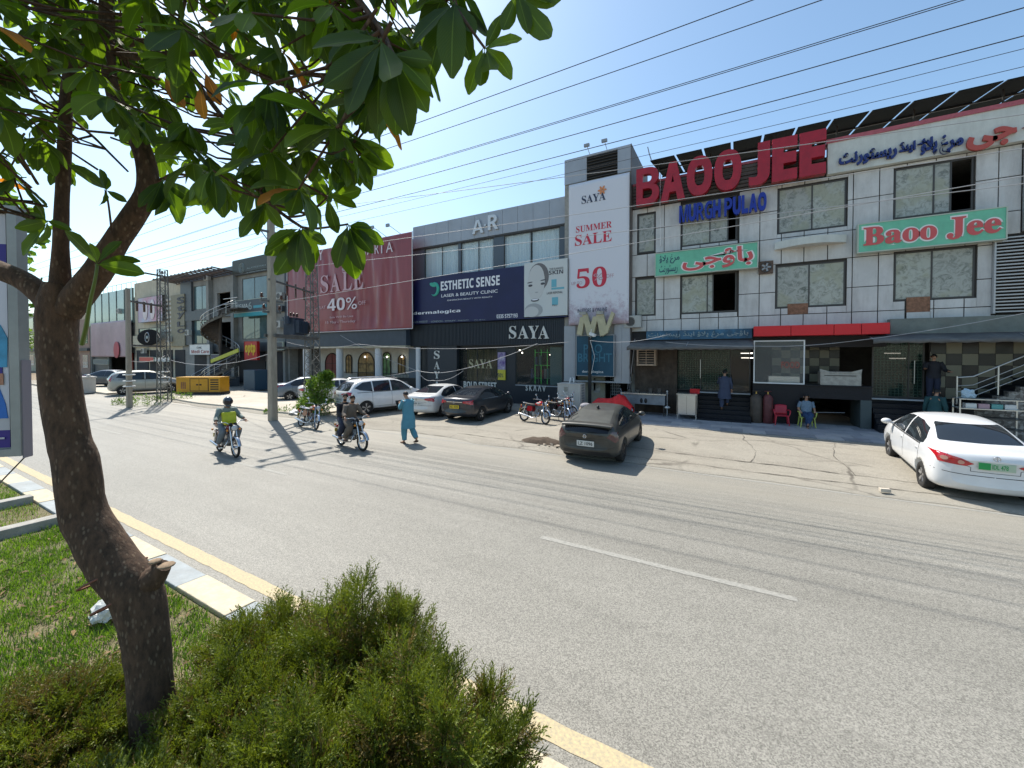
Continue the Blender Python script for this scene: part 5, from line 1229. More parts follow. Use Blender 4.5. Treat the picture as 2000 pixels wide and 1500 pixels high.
def patch(bvh, poly, mode, name, m, parent, off=.006, step=.07, ext=.006):
    """a panel traced on the body: outline in side (x,z,side), rear/front (y,z) or top (x,y) view"""
    bm = bmesh.new(); f = bm.faces.new([bm.verts.new((u, v, 0)) for u, v in poly])
    us = [p[0] for p in poly]; vs = [p[1] for p in poly]
    for ax, lo, hi in ((0, min(us), max(us)), (1, min(vs), max(vs))):
        k = lo + step
        while k < hi - 1e-4:
            bmesh.ops.bisect_plane(bm, geom=bm.verts[:] + bm.edges[:] + bm.faces[:], plane_co=(k, 0, 0) if ax == 0 else (0, k, 0), plane_no=(1, 0, 0) if ax == 0 else (0, 1, 0)); k += step
    for v in bm.verts:
        u, w_ = v.co.x, v.co.y
        if mode in ('left', 'right'): o_ = Vector((u, 4 if mode == 'left' else -4, w_)); d_ = Vector((0, -1 if mode == 'left' else 1, 0))
        elif mode == 'rear': o_ = Vector((-6, u, w_)); d_ = Vector((1, 0, 0))
        elif mode == 'front': o_ = Vector((6, u, w_)); d_ = Vector((-1, 0, 0))
        else: o_ = Vector((u, w_, 5)); d_ = Vector((0, 0, -1))
        p, n, i, ds = bvh.ray_cast(o_, d_)
        if p is None: p, n, i, ds = bvh.find_nearest(o_ + d_ * 3.2)
        if n.dot(d_) > 0: n = -n
        v.co = p + n * off
    for fc in bm.faces: fc.smooth = True
    me = bpy.data.meshes.new(name); bmesh.ops.recalc_face_normals(bm, faces=bm.faces); 
    bm.to_mesh(me); bm.free(); me.materials.append(m)
    o = bpy.data.objects.new(name, me); COL.objects.link(o); o.parent = parent
    return o
def wheel(parent, x, y, r, side, m_rim, wdt=.19, spokes=5, cover=False):
    t = bpy.data.objects.new('wheel', None); COL.objects.link(t); t.parent = parent; t.location = (x, y, r)
    prof = [(r - .12, -.5), (r - .02, -.5), (r, -.36), (r, .36), (r - .02, .5), (r - .12, .5), (r - .13, .35), (r - .13, -.35)]; n = 28; b = MB()
    rings = [[(q * math.cos(2 * PI * k / n), h * wdt, q * math.sin(2 * PI * k / n)) for k in range(n)] for q, h in prof]
    b.loft(rings + [rings[0]], 0, False, True); b.build('tyre', M_tyre, t)
    b = MB(); ro = r - .125; s = side
    rr = [[(q * math.cos(2 * PI * k / n), s * h, q * math.sin(2 * PI * k / n)) for k in range(n)] for q, h in ((ro, .075), (ro - .018, .08), (ro - .03, .02), (.02, .015))]
    b.loft(rr, 1, True, True)
    for k in range(spokes):
        a = 2 * PI * k / spokes + .3
        for da in ((-.13, .13) if spokes == 5 else (0,)):
            p0 = Vector((.04 * math.cos(a), s * .062, .04 * math.sin(a))); p1 = Vector(((ro - .02) * math.cos(a + da), s * .072, (ro - .02) * math.sin(a + da))); b.bar(p0, p1, .03, .03, 0)
    b.cyl((0, s * .03, 0), (0, s * .075, 0), .055, 14, 0)
    b.build('rim', [m_rim, M_trim], t)
    return t
BASE = {}
def make_car(kind, label, loc, head, color, cat='car', pitch=0, rim=None, plate=M_plw, plate_text='LEA 1234', glass=None, sx=1.0, spokes=5):
    t = thing({'suv': 'suv', 'coupe': 'coupe', 'hatch': 'hatchback', 'sedan': 'sedan', 'sedan2': 'sedan'}[kind], label, cat, loc, head); t.rotation_mode = 'XYZ'
    if pitch: t.rotation_euler = (Matrix.Rotation(head, 3, 'Z') @ Matrix.Rotation(-pitch, 3, 'Y')).to_euler()
    glass = glass or M_cglass
    if kind == 'sedan':      # upright small sedan
        L, Wd, r, wb = 4.35, 1.70, .30, 2.5; wx = (-1.29, 1.22)
        st = [(-2.17, .60, .42, .80, .56, .93, .50), (-2.13, .78, .30, .93, .74, 1.055, .66), (-1.98, .835, .24, .98, .79, 1.10, .70), (-1.62, .85, .22, .985, .805, 1.115, .69), (-1.45, .85, .21, .985, .81, 1.16, .665),
              (-.90, .85, .20, .975, .82, 1.435, .575), (-.45, .85, .20, .965, .82, 1.49, .585), (.25, .85, .20, .95, .82, 1.485, .585), (.62, .85, .20, .945, .815, 1.40, .60), (1.32, .845, .20, .935, .79, 1.03, .66), (1.45, .84, .20, .92, .78, .98, .66),
              (1.85, .82, .21, .83, .74, .87, .60), (2.1, .74, .25, .70, .64, .73, .5), (2.18, .58, .34, .55, .5, .58, .4)]
        side = [[(1.08, .985), (.55, 1.345), (.22, 1.40), (-.02, 1.41), (-.02, .985)], [(-.10, .985), (-.10, 1.41), (-.52, 1.40), (-.98, 1.31), (-1.22, 1.12), (-1.24, 1.02), (-1.1, .99)]]
        rear = [(-.60, 1.155), (.60, 1.155), (.615, 1.17), (.515, 1.40), (.48, 1.425), (-.48, 1.425), (-.515, 1.40), (-.615, 1.17)]
        wind = [(-.62, 1.04), (.62, 1.04), (.50, 1.40), (-.50, 1.40)]
        tails = [[(.29, .86), (.40, .80), (.76, .83), (.80, .99), (.745, 1.02), (.46, .945)]]
        doors = (1.0, -.06, -1.12); plate_z, lid = .84, (.70, 1.06)
    elif kind == 'sedan2':   # lower, faster roofline
        L, Wd, r, wb = 4.6, 1.78, .315, 2.7; wx = (-1.38, 1.32)
        st = [(-2.30, .60, .42, .78, .56, .92, .48), (-2.26, .80, .30, .92, .76, 1.03, .66), (-2.1, .86, .24, .97, .81, 1.075, .70), (-1.85, .885, .22, .975, .83, 1.09, .70), (-1.70, .89, .21, .975, .83, 1.11, .68),
              (-.85, .89, .20, .965, .84, 1.40, .57), (-.4, .89, .20, .955, .84, 1.45, .585), (.2, .89, .20, .945, .84, 1.445, .585), (.6, .89, .20, .94, .835, 1.36, .60), (1.38, .885, .20, .92, .80, .99, .66), (1.5, .88, .20, .91, .79, .95, .66),
              (1.95, .85, .21, .80, .75, .83, .60), (2.22, .76, .25, .66, .64, .70, .5), (2.30, .58, .34, .52, .5, .56, .4)]
        side = [[(1.15, .965), (.5, 1.31), (.2, 1.365), (-.05, 1.37), (-.05, .965)], [(-.12, .965), (-.12, 1.37), (-.5, 1.355), (-1.0, 1.26), (-1.42, 1.06), (-1.40, .99), (-1.2, .97)]]
        rear = [(-.60, 1.135), (.60, 1.135), (.61, 1.15), (.505, 1.365), (.47, 1.39), (-.47, 1.39), (-.505, 1.365), (-.61, 1.15)]
        wind = [(-.62, 1.01), (.62, 1.01), (.5, 1.36), (-.5, 1.36)]
        tails = [[(.42, .86), (.80, .78), (.86, .90), (.80, .97), (.44, .93)]]
        doors = (1.05, -.08, -1.2); plate_z, lid = .68, (.6, 1.03)
    elif kind == 'coupe':
        L, Wd, r, wb = 4.08, 1.74, .315, 2.43; wx = (-1.20, 1.24)
        st = [(-2.03, .62, .44, .74, .60, .86, .54), (-2.0, .80, .28, .86, .77, .985, .70), (-1.90, .85, .23, .92, .79, 1.06, .68), (-1.72, .87, .22, .94, .80, 1.115, .66), (-1.35, .87, .20, .94, .80, 1.215, .62),
              (-.80, .87, .20, .93, .80, 1.345, .56), (-.3, .87, .19, .92, .80, 1.395, .555), (.15, .87, .19, .91, .80, 1.385, .555), (.5, .87, .19, .90, .80, 1.30, .57), (1.15, .87, .19, .88, .79, .97, .64), (1.3, .865, .19, .87, .78, .92, .64),
              (1.7, .84, .2, .78, .74, .80, .58), (1.96, .74, .24, .64, .62, .68, .48), (2.04, .56, .32, .5, .48, .54, .38)]
        side = [[(.98, .93), (.42, 1.25), (.1, 1.31), (-.3, 1.315), (-.55, 1.29), (-.62, .955)], [(-.70, .96), (-.62, 1.28), (-1.05, 1.17), (-1.38, 1.03), (-1.28, .985)]]
        rear = [(-.55, 1.10), (.55, 1.10), (.575, 1.115), (.50, 1.30), (.47, 1.325), (-.47, 1.325), (-.50, 1.30), (-.575, 1.115)]
        wind = [(-.6, .98), (.6, .98), (.48, 1.31), (-.48, 1.31)]
        tails = [[(.56, .80), (.78, .66), (.835, .72), (.80, .92), (.70, .955)]]
        doors = (.95, -.66, None); plate_z, lid = .60, (.58, .9)
    elif kind == 'suv':
        L, Wd, r, wb = 4.8, 1.90, .365, 2.82; wx = (-1.42, 1.42)
        st = [(-2.38, .66, .5, .90, .62, 1.02, .56), (-2.34, .86, .36, 1.04, .82, 1.16, .72), (-2.2, .92, .30, 1.10, .87, 1.26, .74), (-2.0, .945, .28, 1.12, .88, 1.50, .70), (-1.75, .95, .27, 1.12, .885, 1.66, .66),
              (-1.2, .95, .26, 1.11, .89, 1.72, .655), (-.4, .95, .25, 1.10, .89, 1.74, .66), (.3, .95, .25, 1.085, .89, 1.72, .66), (.75, .95, .25, 1.08, .885, 1.60, .67), (1.35, .94, .25, 1.06, .86, 1.18, .74), (1.5, .935, .25, 1.05, .85, 1.12, .74),
              (1.95, .90, .26, .98, .82, 1.03, .68), (2.3, .80, .3, .84, .70, .90, .56), (2.4, .62, .40, .66, .54, .72, .44)]
        side = [[(1.15, 1.12), (.62, 1.54), (.28, 1.63), (0, 1.64), (0, 1.12)], [(-.08, 1.12), (-.08, 1.64), (-1.0, 1.62), (-1.0, 1.13)], [(-1.07, 1.135), (-1.07, 1.615), (-1.5, 1.58), (-1.95, 1.33), (-1.7, 1.22)]]
        rear = [(-.62, 1.20), (.62, 1.20), (.66, 1.25), (.56, 1.56), (.52, 1.60), (-.52, 1.60), (-.56, 1.56), (-.66, 1.25)]
        wind = [(-.7, 1.16), (.7, 1.16), (.56, 1.60), (-.56, 1.60)]
        tails = [[(.30, 1.07), (.30, 1.02), (.88, .98), (.90, 1.12), (.7, 1.16)]]
        doors = (1.1, -.04, -1.1); plate_z, lid = .78, (.5, 1.15)
    else:                    # hatch
        L, Wd, r, wb = 3.9, 1.68, .29, 2.45; wx = (-1.2, 1.25)
        st = [(-1.93, .60, .44, .86, .58, .98, .52), (-1.90, .77, .30, .97, .75, 1.08, .68), (-1.82, .82, .25, 1.0, .79, 1.18, .70), (-1.66, .84, .23, 1.01, .80, 1.40, .64), (-1.4, .845, .22, 1.0, .805, 1.51, .60),
              (-.6, .845, .21, .985, .81, 1.56, .595), (.1, .845, .21, .97, .81, 1.55, .6), (.5, .845, .21, .965, .805, 1.45, .61), (1.15, .84, .21, .95, .79, 1.06, .67), (1.3, .835, .21, .93, .78, 1.0, .66),
              (1.65, .81, .22, .84, .73, .88, .60), (1.88, .72, .26, .70, .62, .74, .5), (1.95, .56, .34, .56, .5, .6, .4)]
        side = [[(.98, 1.0), (.45, 1.38), (.15, 1.45), (-.1, 1.46), (-.1, .995)], [(-.17, .995), (-.17, 1.46), (-.9, 1.44), (-.92, 1.01)], [(-.99, 1.02), (-.97, 1.43), (-1.35, 1.36), (-1.5, 1.14)]]
        rear = [(-.6, 1.12), (.6, 1.12), (.62, 1.16), (.52, 1.42), (-.52, 1.42), (-.62, 1.16)]
        wind = [(-.62, 1.06), (.62, 1.06), (.5, 1.45), (-.5, 1.45)]
        tails = [[(.62, .92), (.78, .90), (.80, 1.12), (.70, 1.28), (.64, 1.25)]]
        doors = (.95, -.13, -1.0); plate_z, lid = .84, (.6, 1.1)
    key = kind
    if key not in BASE:
        m0 = loft_body(st, L)
        bvh = BVHTree.FromPolygons([v.co[:] for v in m0.vertices], [tuple(p.vertices) for p in m0.polygons])
        BASE[key] = (m0, bvh, cut_arches(m0.copy(), wx, r + .055, Wd, M_trim, M_trim))
    _, bvh, mc = BASE[key]
    mb2 = mc.copy(); mb2.materials.clear(); mb2.materials.append(color); mb2.materials.append(M_trim)
    ob = bpy.data.objects.new('body', mb2); COL.objects.link(ob); ob.parent = t
    for s in ('left', 'right'):
        for k, pl in enumerate(side):
            patch(bvh, pl, s, 'side_window', glass if k < 2 else glass, t)
        # black window surround line and belt
        allx = [p[0] for pl in side for p in pl]; zb_ = side[0][0][1]
        patch(bvh, [(max(allx) + .02, zb_ - .035), (max(allx) + .0, zb_ - .012), (min(allx) + .1, zb_ + .0), (min(allx) + .1, zb_ - .022)], s, 'belt_trim', M_trim if kind != 'sedan2' else M_chr, t, .007)
        for dx in doors:
            if dx is None: continue
            patch(bvh, [(dx, .30), (dx + .012, .30), (dx + .012, zb_ - .03), (dx, zb_ - .03)], s, 'door_seam', M_trim, t, .003, .12)
        for dx in doors[1:]:
            if dx is None: continue
            patch(bvh, [(dx + .08, zb_ - .15), (dx + .26, zb_ - .14), (dx + .26, zb_ - .11), (dx + .08, zb_ - .12)], s, 'door_handle', color, t, .022, .06)
        patch(bvh, [(wx[0] + r + .1, .245), (wx[1] - r - .1, .245), (wx[1] - r - .1, .30), (wx[0] + r + .1, .30)], s, 'sill', M_trim, t, .004, .2)
        sg_ = 1 if s == 'left' else -1
        for pl in tails: patch(bvh, [(sg_ * u, v) for u, v in pl], 'rear', 'tail_light', M_tail, t, .01, .06) if kind != 'coupe' else patch(bvh, [(sg_ * u, v) for u, v in pl], 'rear', 'tail_light', mat('smoked tail lamp', (.09, .03, .03), .08, coat=1), t, .01, .06)
        if kind == 'sedan':
            for (cy, cz) in ((.68, .915), (.47, .87)):
                patch(bvh, [(sg_ * cy + .05 * math.cos(a), cz + .042 * math.sin(a)) for a in np.linspace(0, 2 * PI, 14)[:-1]], 'rear', 'lamp_ring', M_taili, t, .016, .05)
        patch(bvh, [(sg_ * .45, .66), (sg_ * .72, .70), (sg_ * .70, .80), (sg_ * .42, .74)], 'front', 'headlight', M_head, t, .008, .06)
        m_ = MB(); mx_ = side[0][0][0] - .12; m_.ell((mx_, sg_ * (Wd / 2 + .09), zb_ + .07), .09, .11, .075, 12, 8); m_.cyl((mx_, sg_ * (Wd / 2 - .06), zb_ + .02), (mx_, sg_ * (Wd / 2 + .04), zb_ + .04), .025, 6)
        m_.build('mirror', color, t)
    patch(bvh, rear, 'rear', 'rear_window', M_dustg if kind == 'coupe' else glass, t, .007)
    patch(bvh, wind, 'front', 'windshield', glass, t, .007)
    def ln(pts, wd=.008, mode='rear', m=M_trim, nm='panel_seam', off=.003):
        for (a, c) in zip(pts[:-1], pts[1:]):
            a, c = Vector(a), Vector(c); d_ = (c - a).normalized(); n_ = Vector((-d_.y, d_.x)) * wd / 2
            patch(bvh, [tuple(a - n_), tuple(c - n_), tuple(c + n_), tuple(a + n_)], mode, nm, m, t, off, .1)
    if kind == 'sedan': ln([(-.66, 1.085), (-.62, .90), (-.33, .78), (-.33, .70), (.33, .70), (.33, .78), (.62, .90), (.66, 1.085)]); ln([(-.83, .66), (-.4, .62), (.4, .62), (.83, .66)], .012)
    if kind == 'sedan2': ln([(-.66, 1.05), (-.6, .78), (-.3, .72), (.3, .72), (.6, .78), (.66, 1.05)]); ln([(-.8, .60), (.8, .60)], .012); ln([(-.4, .895), (.4, .895)], .03, m=M_chr, nm='chrome_strip', off=.01)
    if kind == 'coupe':
        patch(bvh, [(-.60, .90), (.60, .90), (.62, 1.05), (-.62, 1.05)], 'rear', 'lower_rear_window', mat('smoked glass', (.012, .012, .014), .08), t, .007)
        b = MB(); b.loft([[(x, y, 1.07 + dz + .02 * (1 - (y / .7) ** 2)) for x, dz in ((-1.97, -.02), (-1.93, .035), (-1.72, .06), (-1.72, .035))] for y in np.linspace(-.68, .68, 9)], 0, True, True); b.build('spoiler', color, t)
        ln([(-.64, .89), (-.60, .74), (.60, .74), (.64, .89)]); ln([(-.84, .56), (-.6, .50), (.6, .50), (.84, .56)], .012)
        b = MB(); b.ell((-.75, 0, 1.40), .07, .035, .05, 10, 6); b.build('antenna', M_trim, t)
        b = MB(); b.tube([(-1.35, .42, 1.285), (-1.55, .52, 1.225), (-1.72, .50, 1.175)], .012, 6); b.build('wiper', M_trim, t)
        patch(bvh, [(-.7, .30), (.7, .30), (.62, .40), (-.62, .40)], 'rear', 'diffuser', M_trim, t, .005)
        b = MB(); b.torus((-2.055, 0, .81), .045, .008, 'x', 16, 5); b.box(-2.06, -2.045, -.028, -.02, .785, .84); b.box(-2.06, -2.045, .02, .028, .785, .84); b.box(-2.06, -2.045, -.02, .02, .808, .818); b.build('emblem', M_chr, t)
    else:
        e = bvh.ray_cast(Vector((-6, 0, plate_z + (.16 if kind == 'sedan' else .2))), Vector((1, 0, 0)))[0]
        if e: b = MB(); b.torus((e.x - .012, 0, e.z), .045, .008, 'x', 16, 5); b.box(e.x - .02, e.x - .004, -.006, .006, e.z - .04, e.z + .04); b.build('emblem', M_chr, t)
    p = bvh.ray_cast(Vector((-6, .0, plate_z)), Vector((1, 0, 0)))[0]
    px_ = (p.x if p else -L / 2) - .014; ph = .075; pwd = .24 if plate is not M_plg else .25
    pl_ = MB().box(px_ - .008, px_, -pwd, pwd, plate_z - ph, plate_z + ph).build('number_plate', mat('pale green plate', (.40, .50, .38), .5) if plate is M_plg else plate, t, bevel=.004)
    if plate is M_plg: MB().box(px_ - .011, px_ - .008, .08, pwd - .01, plate_z - ph + .01, plate_z + ph - .01).build('plate_band', M_plg, pl_)
    me = text_mesh(plate_text, .01, 0); cc = np.array([v.co[:] for v in me.vertices]); lo, hi = cc.min(0), cc.max(0)
    y0, y1 = (.06, -.15) if plate is M_plg else (.2, -.2)
    for v in me.vertices:
        u = (v.co.x - lo[0]) / (hi[0] - lo[0]); q = (v.co.y - lo[1]) / (hi[1] - lo[1]); v.co = (px_ - .0125, y0 + (y1 - y0) * u, plate_z - ph * .6 + ph * 1.2 * q)
    me.materials.clear(); me.materials.append(M_trim if plate is not M_plg else M_plg); o = bpy.data.objects.new('plate_characters', me); COL.objects.link(o); o.parent = pl_
    patch(bvh, [(-.5, .40), (.5, .40), (.45, .62), (-.45, .62)], 'front', 'grille', M_trim, t, .006)
    if kind == 'suv':
        for s in (-1, 1): MB().tube([(-1.6, s * .6, 1.70), (-1.45, s * .6, 1.765), (.3, s * .6, 1.775), (.45, s * .6, 1.72)], .018, 6).build('roof_rail', M_chr, t)
        patch(bvh, [(-.84, .40), (.84, .40), (.86, .56), (-.86, .56)], 'rear', 'lower_bumper', M_trim, t, .006)
        ln([(-.7, .66), (.7, .66)], .02, m=M_chr, nm='chrome_strip', off=.01)
        for s in ('left', 'right'): patch(bvh, [(wx[0] + r + .08, .30), (wx[1] - r - .08, .30), (wx[1] - r - .08, .42), (wx[0] + r + .08, .42)], s, 'lower_cladding', M_trim, t, .006, .2)
    for x in wx:
        for s in (-1, 1): wheel(t, x, s * (Wd / 2 - .115), r, s, rim or M_rim, spokes=spokes)
    b = MB().box(wx[0] - .1, wx[1] + .1, -Wd / 2 + .3, Wd / 2 - .3, .17, .3); b.build('underbody', M_trim, t)
    if sx != 1: t.scale = (sx, sx, sx)
    return t
def car_from_rear_axle(kind, label, p, head_deg, wheel_y, wx0, color, z=FZ, **k):
    """p = ground point of one rear wheel (wheel_y = its side, + left), car heading in degrees"""
    h = R(head_deg); c, s = math.cos(h), math.sin(h)
    sc_ = k.get('sx', 1); wx0 *= sc_; wheel_y *= sc_
    loc = (p[0] - (wx0 * c - wheel_y * s), p[1] - (wx0 * s + wheel_y * c), z)
    return make_car(kind, label, loc, h, color, **k)
P_blk = paint('dusty black paint', (.052, .051, .045), .2, .38, .9)
P_wht = paint('white car paint', (.68, .69, .70), 0, .25)
P_wht2 = paint('pearl white paint', (.62, .62, .61), 0, .3)
P_dgr = paint('dark grey car paint', (.045, .047, .055), .5, .28)
P_slv = paint('silver beige paint', (.38, .37, .33), .4, .35)
P_gbl = paint('grey blue paint', (.13, .16, .20), .5, .35)
P_gry = paint('dark slate paint', (.07, .075, .085), .4, .35)
c1 = car_from_rear_axle('coupe', 'dusty black two-door hatchback parked nose-in at the road edge, before the white cabinet', (-2.72, 11.15), 91, -.78, -1.20, P_blk, plate_text='LZ 1096', rim=M_rimd, pitch=R(2.2), z=.075)
c2 = car_from_rear_axle('sedan', 'white sedan parked nose-in on the forecourt at the far right, green and white number plate', (3.73, 12.22), 88, .76, -1.29, P_wht, plate=M_plg, plate_text='IDL 478', pitch=R(3.2), z=.09)
c3 = car_from_rear_axle('sedan2', 'dark grey sedan with a yellow number plate, parked beside the red motorcycle', (-9.80, 14.75), 93, -.80, -1.38, P_dgr, plate=M_ply, plate_text='IC 725')
c4 = car_from_rear_axle('sedan2', 'white sedan parked between the white suv and the dark grey sedan', (-12.05, 14.85), 96, -.80, -1.38, P_wht2, plate_text='AJR 31', sx=1.0)
c5 = car_from_rear_axle('suv', 'big white suv with chrome roof rails, parked behind the two men on one motorcycle', (-15.55, 13.4), 77, -.86, -1.42, P_wht, plate_text='BFD 90')
c6 = car_from_rear_axle('sedan2', 'white sedan half hidden behind the green roadside bush', (-21.6, 15.0), 62, -.80, -1.38, P_wht2, plate_text='AGH 22')
c7 = car_from_rear_axle('sedan', 'grey blue sedan partly hidden behind the concrete pole', (-24.4, 15.1), 58, -.76, -1.29, P_gbl, plate_text='LEB 5')
c8 = car_from_rear_axle('hatch', 'silver beige hatchback parked behind the left pair of poles', (-38.6, 11.5), 74, -.76, -1.2, P_slv, plate_text='RIM 8', sx=1.12)
c9 = make_car('sedan', 'dark slate sedan standing far left by the low white pillar', (-49.0, 14.0, .12), R(32), P_gry, plate_text='LRA 7', sx=1.0)
for c in (c3, c4, c5, c6, c7, c8, c9): c['group'] = 'cars parked nose-in along the shops'
# ------------------------------------------------------------- motorcycles
M_eng = mat('engine alloy', (.30, .30, .30), .4, metal=.7, var=.2, vs=20); M_seat = mat('black seat', (.02, .02, .022), .55)
M_amb = mat('amber lens', (.6, .22, .02), .15); M_mirror = mat('mirror glass', (.75, .8, .85), .03, metal=1)
def make_bike(label, loc, rz, tank, lean=0, seatm=None, steer=0, guard=True, cat='motorcycle', covered=False, mirrors=True):
    t = thing('motorcycle', label, cat, loc); t.rotation_euler = (Matrix.Rotation(rz, 3, 'Z') @ Matrix.Rotation(lean, 3, 'X')).to_euler()
    seatm = seatm or M_seat; r = .295
    fk = Matrix.Rotation(steer, 3, 'Z'); pv = Vector((.46, 0, 0))
    S = lambda p: pv + fk @ (Vector(p) - pv)
    def wh(x, st):
        w_ = bpy.data.objects.new('wheel', None); COL.objects.link(w_); w_.parent = t; w_.location = S((x, 0, r)) if st else (x, 0, r)
        if st: w_.rotation_euler = (0, 0, steer)
        MB().torus((0, 0, 0), r - .038, .038, 'y', 28, 8).build('tyre', M_tyre, w_)
        MB().torus((0, 0, 0), r - .078, .014, 'y', 28, 6).cyl((0, -.05, 0), (0, .05, 0), .055, 14).build('rim', M_chr, w_)
        b = MB()
        for k in range(18):
            a = 2 * PI * k / 18; b.cyl((.05 * math.cos(a), .03 * (-1) ** k, .05 * math.sin(a)), ((r - .08) * math.cos(a + .2), 0, (r - .08) * math.sin(a + .2)), .0028, 3)
        tag(b.build('spokes', M_chr, w_), kind='stuff')
    wh(-.62, False); wh(.64, True)
    def gd(x, a0, a1, st, m, wd=.055):
        rings = []
        for k in range(12):
            a = a0 + (a1 - a0) * k / 11; q = r + .035; c = Vector((x + q * math.cos(a), 0, r + q * math.sin(a))); o_ = Vector((math.cos(a), 0, math.sin(a)))
            ring = [c + Vector((0, y, 0)) + o_ * h for y, h in ((-wd, -.03), (-wd * .7, .004), (0, .018), (wd * .7, .004), (wd, -.03), (wd * .6, -.006), (0, .008), (-wd * .6, -.006))]
            rings.append([S(p) for p in ring] if st else ring)
        MB().loft(rings, 0, True, True).build('mudguard', m, t)
    gd(.64, .25, 2.6, True, M_chr); gd(-.62, .9, 3.3, False, M_chr if guard else M_trim)
    b = MB()
    for s in (-1, 1): b.tube([S((.64, s * .075, r)), S((.53, s * .075, .62)), S((.44, s * .075, .90))], [.026, .024, .02], 8)
    b.build('fork', M_chr, t)
    MB().tube([S((.22, .37, 1.0)), S((.34, .33, 1.02)), S((.42, .18, 1.03)), S((.43, .05, .93)), S((.43, -.05, .93)), S((.42, -.18, 1.03)), S((.34, -.33, 1.02)), S((.22, -.37, 1.0))], .012, 8).build('handlebar', M_chr, t)
    for s in (-1, 1):
        MB().cyl(S((.18, s * .385, .995)), S((.30, s * .345, 1.018)), .018, 8).build('grip', M_trim, t)
        MB().cyl(S((.30, s * .25, 1.035)), S((.34, s * .36, 1.05)), .007, 5).build('lever', M_chr, t)
        MB().ell(S((.50, s * .16, .80)), .035, .03, .035, 10, 6).build('indicator', M_amb, t); MB().ell((-.72, s * .15, .70), .035, .03, .035, 10, 6).build('indicator', M_amb, t)
        if mirrors:
            m_ = MB(); m_.tube([S((.36, s * .28, 1.03)), S((.33, s * .32, 1.12)), S((.31, s * .34, 1.18))], .006, 5); m_.ell(S((.30, s * .345, 1.21)), .012, .055, .038, 10, 6); m_.build('mirror', M_mirror, t)
    MB().ell(S((.52, 0, .86)), .075, .09, .09, 16, 10).build('headlight_shell', M_trim, t); MB().ell(S((.575, 0, .86)), .035, .08, .08, 16, 8).build('headlight', M_head, t)
    MB().cyl(S((.44, .06, .98)), S((.47, .06, .93)), .045, 12).cyl(S((.44, -.06, .98)), S((.47, -.06, .93)), .045, 12).build('gauges', M_trim, t)
    # tank: lofted along x
    rings = []
    for x, w_, z0, z1 in ((.0, .075, .76, .82), (.05, .105, .75, .865), (.16, .135, .745, .925), (.28, .14, .75, .95), (.36, .125, .775, .94), (.42, .08, .80, .90), (.44, .04, .82, .86)):
        rings.append([(x, w_ * math.cos(a) * (1 if math.sin(a) < 0 else .95), (z0 + z1) / 2 + (z1 - z0) / 2 * math.copysign(abs(math.sin(a)) ** .8, math.sin(a))) for a in np.linspace(0, 2 * PI, 17)[:-1]])
    tk = MB().loft(rings, 0, True, True).build('tank', tank, t); MB().cyl((.22, 0, .955), (.22, 0, .975), .035, 12).build('cap', M_chr, tk)
    for s in (-1, 1): MB().ell((.22, s * .132, .85), .11, .01, .035, 12, 6).build('tank_badge', M_wlet, tk)
    rings = []
    for x, w_, z0, z1 in ((-.70, .05, .77, .80), (-.68, .10, .76, .825), (-.5, .125, .75, .83), (-.3, .125, .745, .815), (-.12, .12, .745, .81), (.0, .10, .75, .82), (.04, .06, .77, .82)):
        rings.append([(x, w_ * math.cos(a), (z0 + z1) / 2 + (z1 - z0) / 2 * math.sin(a)) for a in np.linspace(0, 2 * PI, 15)[:-1]])
    MB().loft(rings, 0, True, True).build('seat', seatm, t)
    # frame and engine
    b = MB(); b.tube([(.42, 0, .84), (.34, 0, .55), (.22, 0, .30), (.0, 0, .27)], .018, 7)
    for s in (-1, 1): b.tube([(.38, s * .03, .83), (0, s * .07, .72), (-.62, s * .09, .70)], .014, 6); b.tube([(-.10, s * .06, .71), (-.08, s * .07, .30), (-.62, s * .08, .295)], .016, 6)
    b.build('frame', M_trim, t)
    e = MB(); e.ell((.02, 0, .38), .17, .12, .115, 16, 10); e.cyl((.02, -.15, .38), (.02, .15, .38), .085, 16); e.build('engine', M_eng, t)
    b = MB()
    for k in range(7): b.obox((.13 + k * .006, 0, .46 + k * .024), .15 - k * .004, .16, .009, Matrix.Rotation(-.25, 3, 'Y'))
    b.obox((.15, 0, .53), .08, .09, .18, Matrix.Rotation(-.25, 3, 'Y')); b.build('cylinder_fins', M_eng, t)
    MB().tube([(.20, -.04, .50), (.27, -.09, .42), (.2, -.14, .25), (-.05, -.15, .22), (-.3, -.16, .26), (-.82, -.17, .33)], [.018, .018, .02, .022, .042, .036], 10).build('exhaust', M_chr, t)
    for s in (-1, 1):
        MB().tube([(-.60, s * .13, .33), (-.50, s * .12, .70)], [.028, .028], 8).build('shock_absorber', M_chr, t)
        MB().prism([(-.42, .50), (-.38, .70), (-.14, .71), (-.08, .56), (-.2, .47)], s * .105 - .01, s * .105 + .01, 'y').build('side_panel', tank, t)
        MB().cyl((.02, s * .12, .28), (.02, s * .28, .28), .016, 8).build('footrest', M_trim, t)
    MB().prism([(-.66, .27), (-.66, .35), (-.05, .42), (-.02, .33)], .085, .1, 'y').build('chain_cover', M_chr, t)
    MB().ell((-.84, 0, .62), .03, .07, .045, 10, 6).build('tail_light', M_tail, t)
    MB().box(-.875, -.865, -.085, .085, .44, .56).build('number_plate', M_ply, t)
    MB().tube([(-.55, -.10, .80), (-.75, -.11, .84), (-.79, 0, .85), (-.75, .11, .84), (-.55, .10, .80)], .01, 6).build('grab_rail', M_chr, t)
    if lean: MB().cyl((-.02, .10, .27), (-.12, .27, .02), .012, 6).build('kickstand', M_trim, t)
    return t
